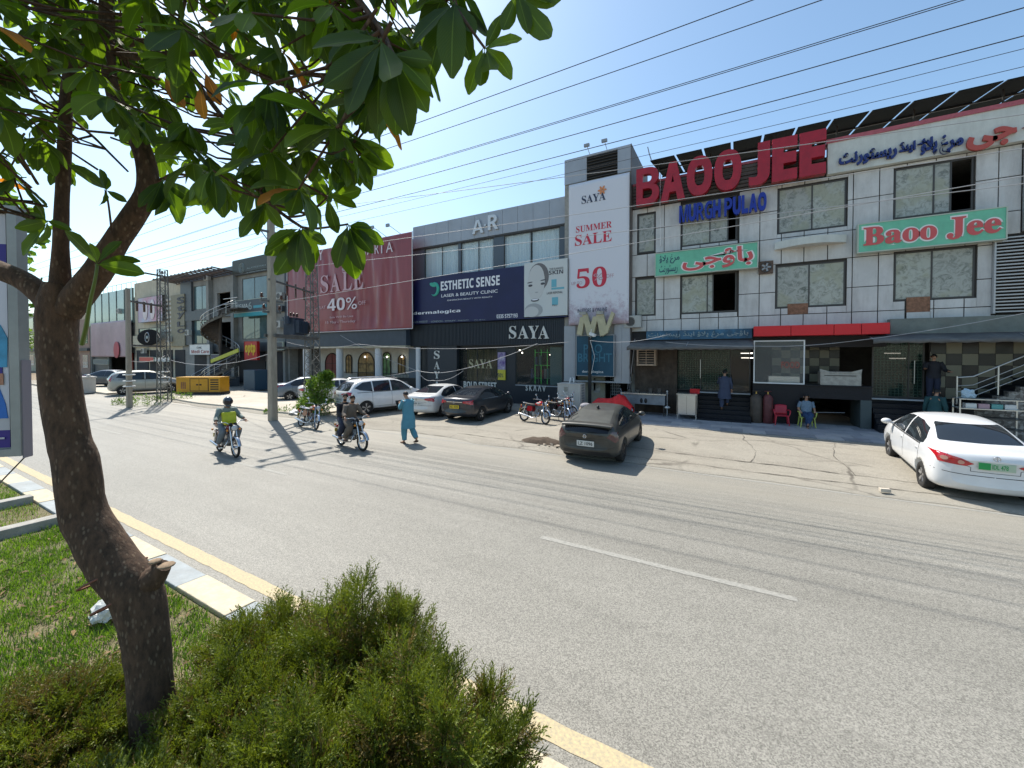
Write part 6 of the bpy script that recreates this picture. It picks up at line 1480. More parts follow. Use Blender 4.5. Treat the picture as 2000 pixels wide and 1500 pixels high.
P_red = paint('red motorcycle paint', (.42, .01, .015), 0, .2); P_drd = paint('dark red motorcycle paint', (.20, .012, .02), 0, .22); P_org = paint('worn orange brown paint', (.26, .05, .02), 0, .4); P_bk = paint('black motorcycle paint', (.015, .015, .018), 0, .2); P_blu = paint('blue motorcycle paint', (.01, .05, .30), 0, .2)
def bike_at(label, rear, front, tank, z=FZ, **k):
    a, c = Vector(rear), Vector(front); d = c - a; m = (a + c) / 2
    return make_bike(label, (m.x, m.y, z), math.atan2(d.y, d.x), tank, **k)
b1 = bike_at('dark red motorcycle ridden by the man in a dark helmet', (-13.86, 6.34), (-12.62, 6.18), P_drd, z=0, mirrors=False)
b2 = bike_at('chrome trimmed motorcycle carrying two bareheaded men', (-11.30, 8.72), (-10.06, 8.52), P_bk, z=0, mirrors=False)
b3 = bike_at('orange brown motorcycle with a grey seat cover, parked beside the concrete pole', (-15.62, 10.12), (-14.38, 9.98), P_org, lean=R(-9), steer=R(-14), seatm=mat('grey plastic seat cover', (.36, .37, .40), .4, var=.2, vs=20), z=.01)
b4 = bike_at('bright red motorcycle with a black seat, parked right of the dark grey sedan', (-8.10, 15.62), (-6.90, 15.28), P_red, lean=R(-8), steer=R(-12))
b5 = bike_at('black motorcycle standing close behind the bright red one', (-7.45, 16.65), (-6.3, 16.2), P_bk, lean=R(-7), steer=R(-20))
b6 = bike_at('dark red motorcycle, rearmost of the three beside the white cabinet', (-7.6, 17.8), (-6.45, 17.2), P_drd, lean=R(-7), steer=R(10))
p = G(1985, 845); b7 = bike_at('blue motorcycle parked behind the white sedan at the right edge', (p.x + .2, p.y + 1.0), (p.x - .75, p.y + 1.9), P_blu, lean=R(6), steer=R(20))
b8 = bike_at('small dark motorcycle left of the yellow generator', (-34.6, 15.6), (-35.6, 14.9), P_bk, lean=R(-8))
for b_ in (b3, b4, b5, b6, b7, b8): b_['group'] = 'parked motorcycles'
# motorcycle under a red cover behind the black car
p = G(1225, 808); cx, cy = p.x, p.y - 1.8
b9 = bike_at('motorcycle hidden under a bright red cloth, one mirror sticking out, behind the black car', (cx - .9, cy), (cx + .35, cy - .1), P_bk, lean=R(-8), mirrors=False)
rc = MB(); vs = []; nu_, nv_ = 34, 16
for i in range(nu_ + 1):
    u = i / nu_; x = -.95 + 1.9 * u
    top = .86 + .22 * math.exp(-((x - .36) / .28) ** 2) - .30 * max(0, (x - .5) / .45) ** 1.5 - .22 * max(0, (-.7 - x) / .25)
    for j in range(nv_ + 1):
        a = (j / nv_ - .5) * 2; w_ = .17 + .22 * math.exp(-((x - .3) / .25) ** 2)
        y = math.copysign(min(1, abs(a) / .45) ** .8, a) * w_ + a * .10; z = top - (max(0, abs(a) - .3) / .7) ** 1.15 * (top - .32) + .025 * noise.noise(Vector((x * 6, a * 5, 1)))
        y += .03 * noise.noise(Vector((x * 7, a * 3, 4))) * abs(a)
        vs.append((x, y, z))
rc.add(vs, [(i * (nv_ + 1) + j, (i + 1) * (nv_ + 1) + j, (i + 1) * (nv_ + 1) + j + 1, i * (nv_ + 1) + j + 1) for i in range(nu_) for j in range(nv_)], 0, True)
o = rc.build('cloth_cover', mat('bright red cloth', (.60, .018, .02), .6, var=.2, vs=5)); o.location = b9.location; o.rotation_euler = b9.rotation_euler
tag(o, 'bright red cloth draped over the motorcycle behind the black car', 'cover')
MB().tube([(.3, .3, .98), (.27, .34, 1.2), (.26, .35, 1.28)], .007, 5).ell((.25, .36, 1.34), .015, .07, .055, 12, 8).build('mirror', M_mirror, b9)

# ------------------------------------------------------------- people
def skin_mesh(V, E, Rr, levels=2):
    me = bpy.data.meshes.new('skin'); me.from_pydata(V, E, []); o = bpy.data.objects.new('skin', me); COL.objects.link(o)
    md = o.modifiers.new('skin', 'SKIN'); md.use_smooth_shade = True; md.branch_smoothing = .6
    for i, r_ in enumerate(Rr): me.skin_vertices[0].data[i].radius = (r_, r_) if not hasattr(r_, '__len__') else r_
    me.skin_vertices[0].data[0].use_root = True
    s = o.modifiers.new('sub', 'SUBSURF'); s.levels = levels
    bpy.context.view_layer.update(); dg = bpy.context.evaluated_depsgraph_get(); m2 = bpy.data.meshes.new_from_object(o.evaluated_get(dg)); bpy.data.objects.remove(o)
    return m2
M_skin = mat('skin', (.42, .23, .145), .5, var=.08, vs=10); M_hairb = mat('black hair', (.012, .010, .009), .6); M_eye = mat('eye white', (.6, .58, .55), .3)
def cloth_loft(name, path, radii, m, parent, seed=0, n=18, wr=.012, cap=False, up=None):
    """garment tube: path points with (sideways, fore-aft) half sizes"""
    rings = []; path = [Vector(p) for p in path]; N = len(path); side = Vector((0, 1, 0)) if up is None else Vector(up)
    # resample
    P2, R2 = [], []
    for i in range(N - 1):
        for k in range(3):
            t = k / 3; P2.append(path[i].lerp(path[i + 1], t)); R2.append(tuple(radii[i][q] * (1 - t) + radii[i + 1][q] * t for q in (0, 1)))
    P2.append(path[-1]); R2.append(radii[-1])
    for i, p in enumerate(P2):
        d = (P2[min(i + 1, len(P2) - 1)] - P2[max(i - 1, 0)]).normalized(); s = (side - d * side.dot(d))
        s = s.normalized() if s.length > .05 else d.orthogonal().normalized(); f = d.cross(s)
        rings.append([p + s * math.cos(a) * R2[i][0] * (1 + q) + f * math.sin(a) * R2[i][1] * (1 + q) for a, q in ((2 * PI * k / n, wr / max(R2[i]) * noise.noise(Vector((k * .9, i * .35, seed))) * 1.6) for k in range(n))])
    return MB().loft(rings, 0, cap, True).build(name, m, parent)
def make_person(label, loc, rz, J, top, bottom, kind='kameez', hem=.55, hair=True, beard=False, helmet=False, shoe=None, skirt=None, look=0, cap=None, scale=1, sleeve=1.0):
    """J: joints: pelvis, chest, neck, head, and per side S (shoulder) E W (elbow, wrist) H K A T (hip knee ankle toe)"""
    t = thing('person', label, 'person', loc, rz); t.scale = (scale,) * 3
    V, E, Rr = [], [], []
    def v(p, r_, par=None):
        V.append(tuple(p)); Rr.append(r_); i = len(V) - 1
        if par is not None: E.append((par, i))
        return i
    pe, ch, ne, he = [Vector(J[k]) for k in ('pelvis', 'chest', 'neck', 'head')]
    ip = v(pe, (.13, .10)); isp = v(pe.lerp(ch, .5), (.12, .09), ip); ic = v(ch, (.14, .10), isp); ine = v(ne, (.055, .055), ic)
    up = (he - ne).normalized(); fw = Vector((math.cos(look), math.sin(look), 0)); fw = (fw - up * fw.dot(up)).normalized(); sd = up.cross(fw)
    jaw = v(ne + up * .07 + fw * .02, (.062, .066), ine); mid = v(he, (.076, .092), jaw); topv = v(he + up * .085 - fw * .01, (.058, .07), mid)
    v(he + fw * .112 - up * .012, (.012, .016), mid)
    for s, sn in ((1, 'L'), (-1, 'R')):
        S, El, W = Vector(J['S' + sn]), Vector(J['E' + sn]), Vector(J['W' + sn])
        a = v(S, .062, ic); b_ = v(S.lerp(El, .5), .05, a); c = v(El, .042, b_); d = v(El.lerp(W, .5), .038, c); w_ = v(W, .026, d)
        dr = (W - El).normalized(); hv = J.get('HD' + sn); hv = Vector(hv).normalized() if hv else dr
        pn = hv.cross(Vector((0, s, .3))).normalized(); sv = pn.cross(hv).normalized()
        pm = v(W + hv * .05, (.034, .02), w_)
        for k, (off, ln) in enumerate(((-.03, .05), (-.011, .062), (.009, .066), (.028, .058))):
            f1 = v(W + hv * .09 + sv * off, .0095, pm); v(W + hv * (.09 + ln) + sv * off * 1.1 + pn * .018, .0075, f1)
        v(W + hv * .055 + sv * .055, .010, pm)
        H, K, A, T = [Vector(J[q + sn]) for q in 'HKAT']
        a = v(H, .092, ip); b_ = v(H.lerp(K, .5), .075, a); c = v(K, .056, b_); d = v(K.lerp(A, .4), .052, c); e = v(A, .036, d); f = v(A.lerp(T, .5) - Vector((0, 0, .02)), .036, e); v(T, .028, f)
    me = skin_mesh(V, E, Rr, 1); me.name = 'body'
    for p in me.polygons: p.use_smooth = True
    me.materials.clear(); me.materials.append(M_skin); o = bpy.data.objects.new('body', me); COL.objects.link(o); o.parent = t
    # clothes
    w1, w2 = (.215, .15) if kind != 'shirt' else (.20, .14)
    cloth = [ne + Vector((0, 0, -.01)), ne.lerp(ch, .45), ch, pe.lerp(ch, .5), pe]
    rad = [(.075, .075), (.19, .115), (w1, w2), (w1 * .95, w2 * .98), (w1 * .98, w2 * 1.05)]
    if skirt:
        for q, r_ in skirt: cloth.append(Vector(q)); rad.append(r_)
    elif kind == 'kameez':
        cloth += [Vector((pe.x, 0, pe.z - .2)), Vector((pe.x, 0, hem))]; rad += [(.24, .175), (.27, .20)]
    else: cloth.append(pe - Vector((0, 0, .10))); rad.append((.19, .145))
    cloth_loft('kameez' if kind != 'shirt' else 'shirt', cloth, rad, top, t, seed=loc[0], wr=.02)
    for s, sn in ((1, 'L'), (-1, 'R')):
        S, El, W = Vector(J['S' + sn]), Vector(J['E' + sn]), Vector(J['W' + sn]); e_ = El.lerp(W, .85) if sleeve == 1 else S.lerp(El, .8)
        pth = [S + (ch - S) * .25, S, S.lerp(El, .5), El, El.lerp(W, .45), e_] if sleeve == 1 else [S + (ch - S) * .25, S, S.lerp(El, .5), e_]
        cloth_loft('sleeve', pth, [(.075, .075), (.082, .085), (.068, .07), (.062, .064), (.056, .058), (.05, .052)][:len(pth)], top, t, seed=s * 3 + loc[0], n=12)
        H, K, A, T = [Vector(J[q + sn]) for q in 'HKAT']; wd = 1.15 if kind == 'kameez' else 1.0
        cloth_loft('trouser_leg', [H + Vector((0, -s * .02, .03)), H.lerp(K, .5), K, K.lerp(A, .5), A + (K - A) * .06], [(.115 * wd, .12 * wd), (.105 * wd, .11 * wd), (.085 * wd, .09 * wd), (.08 * wd, .085 * wd), (.058 * wd, .065 * wd)], bottom, t, seed=s * 7 + loc[0], n=14, wr=.014)
        d = (T - A); d.z = 0; d = d.normalized() if d.length > .01 else Vector((1, 0, 0)); b = MB(); rt = Matrix.Rotation(math.atan2(d.y, d.x), 3, 'Z'); tilt = math.atan2(A.z - .09 - (T.z - .03), .14) if abs(A.z - T.z) < .3 else 0
        b.ell(A.lerp(T, .5) - Vector((0, 0, .045)), .135, .048, .038, 14, 8, 0, rt @ Matrix.Rotation(max(-.8, min(.8, tilt * .8)), 3, 'Y')); b.build('shoe', shoe or mat('brown sandal', (.10, .05, .03), .6), t)
    hm = Matrix((fw, sd, up)).transposed()
    if helmet:
        hl = MB(); hl.ell(he + up * .025, .135, .125, .14, 20, 14, 0, hm); hl.build('helmet', mat('dark helmet shell', (.05, .055, .065), .15, coat=1), t)
        b = MB(); vs = []
        for i in range(9):
            for j in range(5):
                a = (i / 8 - .5) * 2.1; e2 = -.25 + j * .17; vs.append(he + up * .025 + hm @ Vector((.141 * math.cos(e2) * math.cos(a), .131 * math.cos(e2) * math.sin(a), .146 * math.sin(e2))))
        b.add(vs, [(i * 5 + j, (i + 1) * 5 + j, (i + 1) * 5 + j + 1, i * 5 + j + 1) for i in range(8) for j in range(4)], 0, True); b.build('visor', mat('tinted visor', (.02, .02, .025), .05), t)
        b = MB(); b.ell(he + up * -.085 + fw * .085, .05, .075, .045, 12, 8, 0, hm); b.build('chin_bar', MATS['dark helmet shell'], t)
    else:
        b = MB()
        # hair cap: upper and back part of the skull
        vs = []
        for i in range(17):
            for j in range(8):
                a = 2 * PI * i / 16; e2 = PI / 2 - (PI / 2 - .62 + .98 * (1 - math.cos(a)) / 2 * 1.2) * (1 - j / 7)
                rr_ = 1 + .05 * noise.noise(Vector((i * .8, j * .8, loc[0])))
                vs.append(he + up * .02 - fw * .006 + hm @ (Vector((.101 * math.cos(e2) * math.cos(a), .086 * math.cos(e2) * math.sin(a), .112 * math.sin(e2))) * rr_))
        b.add(vs, [(i * 8 + j, (i + 1) * 8 + j, (i + 1) * 8 + j + 1, i * 8 + j + 1) for i in range(16) for j in range(7)], 0, True); b.build('hair', M_hairb, t)
        for s in (-1, 1):
            MB().ell(he + fw * .083 + sd * s * .033 + up * .018, .007, .011, .006, 8, 6, 0, hm).build('eye', M_hairb, t)
            MB().ell(he + sd * s * .086 - fw * .005, .022, .012, .032, 8, 6, 0, hm).build('ear', M_skin, t)
            MB().ell(he + fw * .088 + sd * s * .034 + up * .038, .006, .018, .0035, 8, 5, 0, hm).build('eyebrow', M_hairb, t)
        MB().ell(he + fw * .090 - up * .052, .012, .026, .007, 8, 5, 0, hm).build('mouth', mat('lips', (.25, .08, .06), .5), t)
        if beard: MB().ell(he + fw * .046 - up * .082, .052, .056, .042, 12, 8, 0, hm).build('beard', mat('dark brown beard', (.04, .028, .02), .7), t); MB().ell(he + fw * .092 - up * .036, .012, .034, .009, 8, 5, 0, hm).build('moustache', M_hairb, t)
    return t
def sym(d):
    """expand joints given once as name: (x, y, z) into L and R"""
    o = {}
    for k, q in d.items():
        if len(k) == 1: o[k + 'L'] = q; o[k + 'R'] = (q[0], -q[1], q[2])
        else: o[k] = q
    return o
RIDE = dict(pelvis=(-.14, 0, .90), chest=(-.02, 0, 1.24), neck=(.04, 0, 1.44), head=(.08, 0, 1.58), S=(.0, .18, 1.37), E=(.10, .30, 1.14), W=(.27, .355, 1.06), H=(-.10, .11, .87), K=(.30, .20, .76), A=(.0, .22, .37), T=(.12, .23, .31))
hdl = {'HDL': (.3, .1, -.25), 'HDR': (.3, -.1, -.25)}
M_c1 = mat('grey green shirt', (.19, .235, .22), .8, var=.12, vs=8); M_c1b = mat('blue grey trousers', (.13, .16, .19), .8, var=.12, vs=8)
M_c2 = mat('brown kameez', (.13, .105, .085), .85, var=.12, vs=8); M_c3 = mat('black kameez', (.018, .018, .024), .8); M_c3b = mat('navy trousers', (.02, .025, .05), .8)
M_c4 = mat('sky blue kameez', (.085, .25, .33), .8, var=.08, vs=6); M_c5 = mat('slate blue kameez', (.05, .062, .105), .85, var=.1, vs=6)
M_c6 = mat('pale blue checked shirt', (.16, .22, .28), .8, var=.25, vs=25); M_c6b = mat('blue jeans', (.02, .05, .12), .8, var=.15, vs=10); M_c8 = mat('dark teal shirt', (.015, .06, .065), .8)
drape = lambda x: [((x + .14, 0, .88), (.27, .13)), ((x + .30, 0, .80), (.30, .10))]
def on_bike(bk, label, J, **k):
    p = make_person(label, bk.location, bk.rotation_euler.z, sym(J) | hdl, **k); return p
pr1 = on_bike(b1, 'man in a dark full-face helmet and grey green shirt riding the dark red motorcycle', RIDE, top=M_c1, bottom=M_c1b, kind='shirt', helmet=True)
pr2 = on_bike(b2, 'bearded man in a brown kameez driving the motorcycle, in front of his passenger', RIDE, top=M_c2, bottom=M_c2, beard=True, skirt=drape(-.14))
PIL = dict(pelvis=(-.46, 0, .90), chest=(-.42, 0, 1.26), neck=(-.38, 0, 1.46), head=(-.34, 0, 1.61), S=(-.42, .18, 1.39), E=(-.34, .24, 1.13), W=(-.14, .19, 1.02), H=(-.42, .11, .88), K=(-.05, .24, .78), A=(-.28, .25, .40), T=(-.16, .26, .34))
pr3 = make_person('bearded man in a black kameez sitting as passenger behind the driver in brown', b2.location, b2.rotation_euler.z, sym(PIL), top=M_c3, bottom=M_c3b, beard=True, skirt=drape(-.46), look=-.5)
bg = thing('delivery_bag', 'yellow green bag held against the chest of the helmeted rider', 'bag', b1.location + Matrix.Rotation(b1.rotation_euler.z, 3, 'Z') @ Vector((.16, 0, 1.0)), b1.rotation_euler.z)
M_yg = mat('yellow green bag', (.48, .50, .02), .5, var=.1, vs=5)
MB().obox((0, 0, .14), .13, .36, .30, Matrix.Rotation(-.25, 3, 'Y')).build('bag_body', M_yg, bg, bevel=.03); MB().obox((.06, 0, -.02), .2, .30, .09, Matrix.Rotation(.15, 3, 'Y')).build('bag_flap', M_yg, bg, bevel=.02)
p = G(795, 866)
WALK = {'pelvis': (0, 0, .95), 'chest': (.03, 0, 1.32), 'neck': (.06, 0, 1.50), 'head': (.13, 0, 1.62), 'SL': (.03, .18, 1.43), 'EL': (.16, .22, 1.20), 'WL': (.33, .10, 1.30), 'SR': (.03, -.18, 1.43), 'ER': (.14, -.23, 1.19), 'WR': (.34, -.10, 1.24),
        'HL': (0, .09, .92), 'KL': (.10, .10, .50), 'AL': (.09, .10, .09), 'TL': (.22, .11, .03), 'HR': (0, -.09, .92), 'KR': (-.03, -.11, .50), 'AR': (-.28, -.12, .17), 'TR': (-.20, -.12, .06)}
pw_ = make_person('man in a sky blue kameez walking along the road edge, head bowed', (p.x + .02, p.y + .05, .0), R(172), WALK, top=M_c4, bottom=M_c4, look=0, hem=.52, shoe=mat('brown sandal', (.10, .05, .03), .6))
fo = thing('dark_folder', 'dark folder held up by the walking man in sky blue', 'folder', pw_.location + Matrix.Rotation(R(172), 3, 'Z') @ Vector((.44, 0, 1.26)), R(172)); MB().obox((0, 0, 0), .03, .30, .34, Matrix.Rotation(.35, 3, 'Y')).build('cover', M_black, fo, bevel=.01)
STAND = dict(pelvis=(0, 0, .95), chest=(0, 0, 1.32), neck=(0, 0, 1.51), head=(.02, 0, 1.64), S=(0, .18, 1.43), E=(.0, .25, 1.15), W=(.06, .27, .90), H=(0, .09, .92), K=(.01, .10, .50), A=(-.02, .11, .09), T=(.12, .12, .03))
q = dict(sym(STAND)); q.update({'EL': (.14, .24, 1.18), 'WL': (.35, .2, 1.25), 'KR': (.18, -.1, .64), 'AR': (.16, -.11, .27), 'TR': (.3, -.11, .21)})
pp = F(1415, 783, 20.15)
ps_ = make_person('man in a slate blue kameez, back turned, climbing the dark steps', (pp.x, 20.15, .53), R(92), q, top=M_c5, bottom=M_c5, hem=.5)
q = dict(sym(STAND)); q.update({'ER': (.12, .26, 1.2) if 0 else (.10, -.27, 1.19), 'WR': (.30, -.30, 1.22), 'EL': (.08, .28, 1.17), 'WL': (.28, .34, 1.12)})
pp = F(1822, 757, 20.75)
pb_ = make_person('man in a black shirt and cap standing at the lower end of the steel handrail', (pp.x, 20.72, 1.25), R(-92), q, top=M_c3, bottom=M_c3b, kind='shirt', beard=False)
q = dict(sym(STAND)); q.update({'chest': (.06, 0, 1.30), 'neck': (.12, 0, 1.48), 'head': (.18, 0, 1.60)})
pp = G(1830, 828)
pg_ = make_person('man in a dark teal shirt standing on the paving, half hidden by the white sedan', (F(1826, 800, 19.4).x, 19.4, .05), R(60), q, top=M_c8, bottom=M_c3b, kind='shirt')
# plastic chairs
def plastic_chair(label, loc, rz, m):
    t = thing('plastic_chair', label, 'chair', loc, rz); b = MB()
    b.prism([(-.22, -.22), (.22, -.24), (.22, .24), (-.22, .22)], .41, .435, 'z').build('seat', m, t, bevel=.01)
    b = MB(); vs = []
    for i in range(9):
        for j in range(6):
            u = i / 8 - .5; v_ = j / 5; vs.append((-.22 - .10 * v_ - .05 * (1 - (2 * u) ** 2), u * .44, .44 + .40 * v_ - .03 * (2 * u) ** 2 * v_))
    b.add(vs, [(i * 6 + j, (i + 1) * 6 + j, (i + 1) * 6 + j + 1, i * 6 + j + 1) for i in range(8) for j in range(5)], 0, True); o = b.build('backrest', m, t); s_ = o.modifiers.new('t', 'SOLIDIFY'); s_.thickness = .015
    for s in (-1, 1):
        MB().tube([(-.28, s * .23, .62), (-.05, s * .28, .64), (.18, s * .28, .62), (.21, s * .26, .5), (.20, s * .235, .42)], [.02, .026, .026, .02, .018], 8).build('armrest', m, t)
        for x in (-.2, .2): MB().tube([(x, s * .2, .42), (x * 1.25, s * .25, 0)], [.028, .018], 8).build('leg', m, t)
    return t
M_rchair = mat('red plastic', (.50, .03, .05), .35); M_ychair = mat('lime plastic', (.50, .55, .12), .35)
cr1 = plastic_chair('empty red plastic armchair beside the gas cylinders', (F(1526, 820, 19.9).x, 19.85, .05), R(-88), M_rchair)
cxp = F(1576, 820, 19.7).x
cr2 = plastic_chair('lime plastic armchair with a man sitting on it', (cxp, 19.75, .05), R(-85), M_ychair)
SIT = {'pelvis': (-.08, 0, .53), 'chest': (-.13, 0, .90), 'neck': (-.12, 0, 1.09), 'head': (-.09, 0, 1.22), 'SL': (-.13, .18, 1.01), 'EL': (-.10, .27, .75), 'WL': (.10, .24, .67), 'SR': (-.13, -.18, 1.01), 'ER': (-.10, -.27, .75), 'WR': (.10, -.24, .67),
       'HL': (-.04, .10, .52), 'KL': (.38, .06, .56), 'AL': (.50, -.06, .20), 'TL': (.62, -.12, .17), 'HR': (-.04, -.10, .52), 'KR': (.38, -.06, .50), 'AR': (.34, -.04, .09), 'TR': (.48, -.05, .03)}
SIT = {k: v_ if not k[0] in 'KAT' or len(k) > 2 else v_ for k, v_ in SIT.items()}
pst = make_person('man in a pale blue shirt and jeans sitting cross-legged on the lime chair', (cxp, 19.75, .05), R(-85), SIT, top=M_c6, bottom=M_c6b, kind='shirt', sleeve=.6)
# ============================================================= STREET FURNITURE AND POLES
M_pole = mat('weathered concrete pole', (.34, .30, .24), .85, var=.15, vs=3, stretch=(3, 3, .6), bump=.3, dirt=.4)
M_lat = mat('galvanised lattice', (.15, .15, .14), .6, metal=.4, var=.2, vs=4); M_ins = mat('brown insulator', (.10, .045, .03), .25)
def insul(par, p, s=1.0, up=True):
    b = MB(); d = 1 if up else -1
    b.cyl(p, (p[0], p[1], p[2] + d * .09 * s), .012, 6)
    for k in range(3): b.ell((p[0], p[1], p[2] + d * (.10 + .055 * k) * s), .07 * s - .008 * k, .07 * s - .008 * k, .03 * s, 10, 6)
    return b.build('insulator', M_ins, par)
def crossarm(par, z, length, ang, n=3, ex=0, brace=True, off=0):
    c, s = math.cos(ang), math.sin(ang); a = Vector((off * c - length / 2 * c, off * s - length / 2 * s, z)); q = Vector((off * c + length / 2 * c, off * s + length / 2 * s, z))
    MB().bar(a, q, .08, .09).build('crossarm', M_lat, par)
    if brace:
        for w_ in (.35, .65): MB().bar(a.lerp(q, w_ - .12), (0, 0, z - .55), .03).build('brace', M_lat, par) if off == 0 else None
    for k in range(n): insul(par, tuple(a.lerp(q, .06 + .88 * k / (n - 1)) + Vector((0, 0, .04))), 1.2)
def conc_pole(label, p, h, r0=.19, r1=.13, sq=True):
    t = thing('utility_pole', label, 'utility pole', (p[0], p[1], 0)); n = 4 if sq else 14; b = MB(); rings = []
    for z, r in ((-.1, r0), (h * .5, (r0 + r1) / 2), (h, r1)): rings.append([(r * x, r * y * .9, z) for x, y in ((-1, -1), (-.8, -1.0), (.8, -1), (1, -.8), (1, .8), (.8, 1), (-.8, 1), (-1, .8))])
    for r in rings: r[0] = ((r[0][0], r[0][1] * .8, r[0][2]))
    b.loft(rings, 0, True, False).build('shaft', M_pole, t); return t
def lattice_pole(label, p, h, w0=.32, w1=.16):
    t = thing('lattice_pole', label, 'lattice pole', (p[0], p[1], 0)); w = lambda z: w0 + (w1 - w0) * z / h
    for sx_, sy_ in ((-1, -1), (1, -1), (1, 1), (-1, 1)): MB().bar((sx_ * w(0), sy_ * w(0), -.05), (sx_ * w(h), sy_ * w(h), h), .05).build('leg', M_lat, t)
    b = MB(); n = int(h / .42)
    for k in range(n):
        z0, z1 = k * h / n, (k + 1) * h / n
        for f in range(4):
            q = [(-1, -1), (1, -1), (1, 1), (-1, 1)]; a, c = q[f], q[(f + 1) % 4]
            if k % 2: a, c = c, a
            b.bar((a[0] * w(z0), a[1] * w(z0), z0), (c[0] * w(z1), c[1] * w(z1), z1), .022)
            b.bar((a[0] * w(z1), a[1] * w(z1), z1), (c[0] * w(z1), c[1] * w(z1), z1), .018)
    tag(b.build('lacing_bars', M_lat, t), kind='stuff'); return t
PA, PB = G(533, 821), G(611, 799)
pl1 = conc_pole('tall square concrete pole carrying crossarms, between the riders and the red signboard', PA, 11.5, .17, .12)
pl2 = lattice_pole('grey lattice pole behind the roadside bush, holding one end of the transformer platform', PB, 9.4)
ang = math.atan2(PB.y - PA.y, PB.x - PA.x)
for z, l, n in ((11.2, 2.4, 3), (10.3, 2.2, 3), (8.5, 1.6, 2)): crossarm(pl1, z, l, PI / 2 - .15, n, off=-.0)
crossarm(pl1, 5.4, 1.0, PI / 2, 2, brace=False); crossarm(pl1, 4.9, .8, PI / 2, 2, brace=False)
d_ = PB - PA; 
fu = thing('fuse_bar', 'steel bar with three hanging fuses spanning the concrete pole and the lattice pole', 'crossbar', (PA.x, PA.y, 6.35))
MB().bar((-.2 * d_.x / d_.length, -.2 * d_.y / d_.length, 0), (d_.x * 1.05, d_.y * 1.05, 0), .08).build('bar', M_lat, fu)
for k in (.38, .6, .82):
    b = MB(); b.cyl((d_.x * k, d_.y * k - .1, .18), (d_.x * k, d_.y * k - .1, -.5), .045, 8); b.bar((d_.x * k, d_.y * k - .1, .1), (d_.x * k + .15, d_.y * k - .2, -.35), .04); b.build('cutout_fuse', M_ins, fu)
tr = thing('transformer', 'dark blue grey finned transformer on the platform between the concrete pole and the lattice pole', 'transformer', (PA.x + d_.x * .50, PA.y + d_.y * .50, 3.95), ang); tr.scale = (.85,) * 3
M_tr = mat('dark blue transformer', (.035, .05, .075), .5, var=.2, vs=5)
MB().box(-.55, .55, -.32, .32, 0, .95).build('tank', M_tr, tr, bevel=.02); MB().box(-.58, .58, -.35, .35, .95, 1.0).build('lid', M_tr, tr)
for k in range(7): MB().box(-.48 + k * .155, -.44 + k * .155, -.55, -.33, .12, .85).build('cooling_fin', M_tr, tr)
for k in range(3): insul(tr, (-.35 + k * .35, 0, 1.0), 1.3)
MB().cyl((-.75, 0, .6), (-.75, 0, 1.05), .14, 12).build('oil_tank', M_tr, tr)
pf = thing('transformer_platform', 'pair of steel channels bolted between the two poles, carrying the transformer', 'platform', (PA.x, PA.y, 3.85))
nrm = Vector((-d_.y, d_.x, 0)).normalized() * .22
for s in (-1, 1): MB().bar(nrm * s - d_ * .05, d_ * 1.05 + nrm * s, .07, .14).build('channel', M_lat, pf)
MB().bar(Vector((0, 0, -.55)) - d_ * .03, Vector((0, 0, -.5)) + d_ * 1.02, .06, .1).build('channel', M_lat, pf)
cc = thing('cable_coil', 'black coil of spare cable hung on the lattice pole over the maroon banner edge', 'cable coil', (PB.x + .10, PB.y - .5, 4.4))
for k in range(9): MB().torus((.02 * random.uniform(-1, 1), -.02 * k + .05, .01 * random.uniform(-1, 1)), .33 + .03 * random.uniform(-1, 1), .028, 'y', 22, 6).build('cable_loop', M_black, cc)
PC, PD = G(253, 796), G(321, 785)
pl3 = conc_pole('thin concrete pole, leftmost of the left pole pair, weeds at its foot', PC, 6.7, .13, .10)
pl4 = lattice_pole('tall lattice pole with long top crossarm, right one of the left pole pair', PD, 8.3, .28, .19)
crossarm(pl4, 7.9, 3.6, PI / 2 + .25, 3, off=-1.6)
d2 = PD - PC
for z, nm, lb in ((6.0, 'fuse_bar', 'steel bar with three hanging fuses between the left pair of poles'), (3.5, 'pole_channel', 'lower steel channel joining the left pair of poles')):
    t = thing(nm, lb, 'crossbar', (PC.x, PC.y, z)); MB().bar((0, 0, 0), d2 * 1.02, .1).build('bar', M_lat, t)
    if z > 5:
        for k in (.3, .5, .7): MB().cyl((d2.x * k, d2.y * k - .1, .1), (d2.x * k, d2.y * k - .1, -.5), .06, 8).build('cutout_fuse', M_ins, t)
for (P, lb, zs) in ((PC, 'left', (1.2, 1.5, 1.85)), (PD, 'right', (1.25, 1.55, 1.9))):
    for z in zs: MB().torus((P.x - (0 if lb == 'left' else 0), P.y, z), .24, .035, 'z', 14, 6).build('white_band', M_white, pl3 if lb == 'left' else pl4, True)

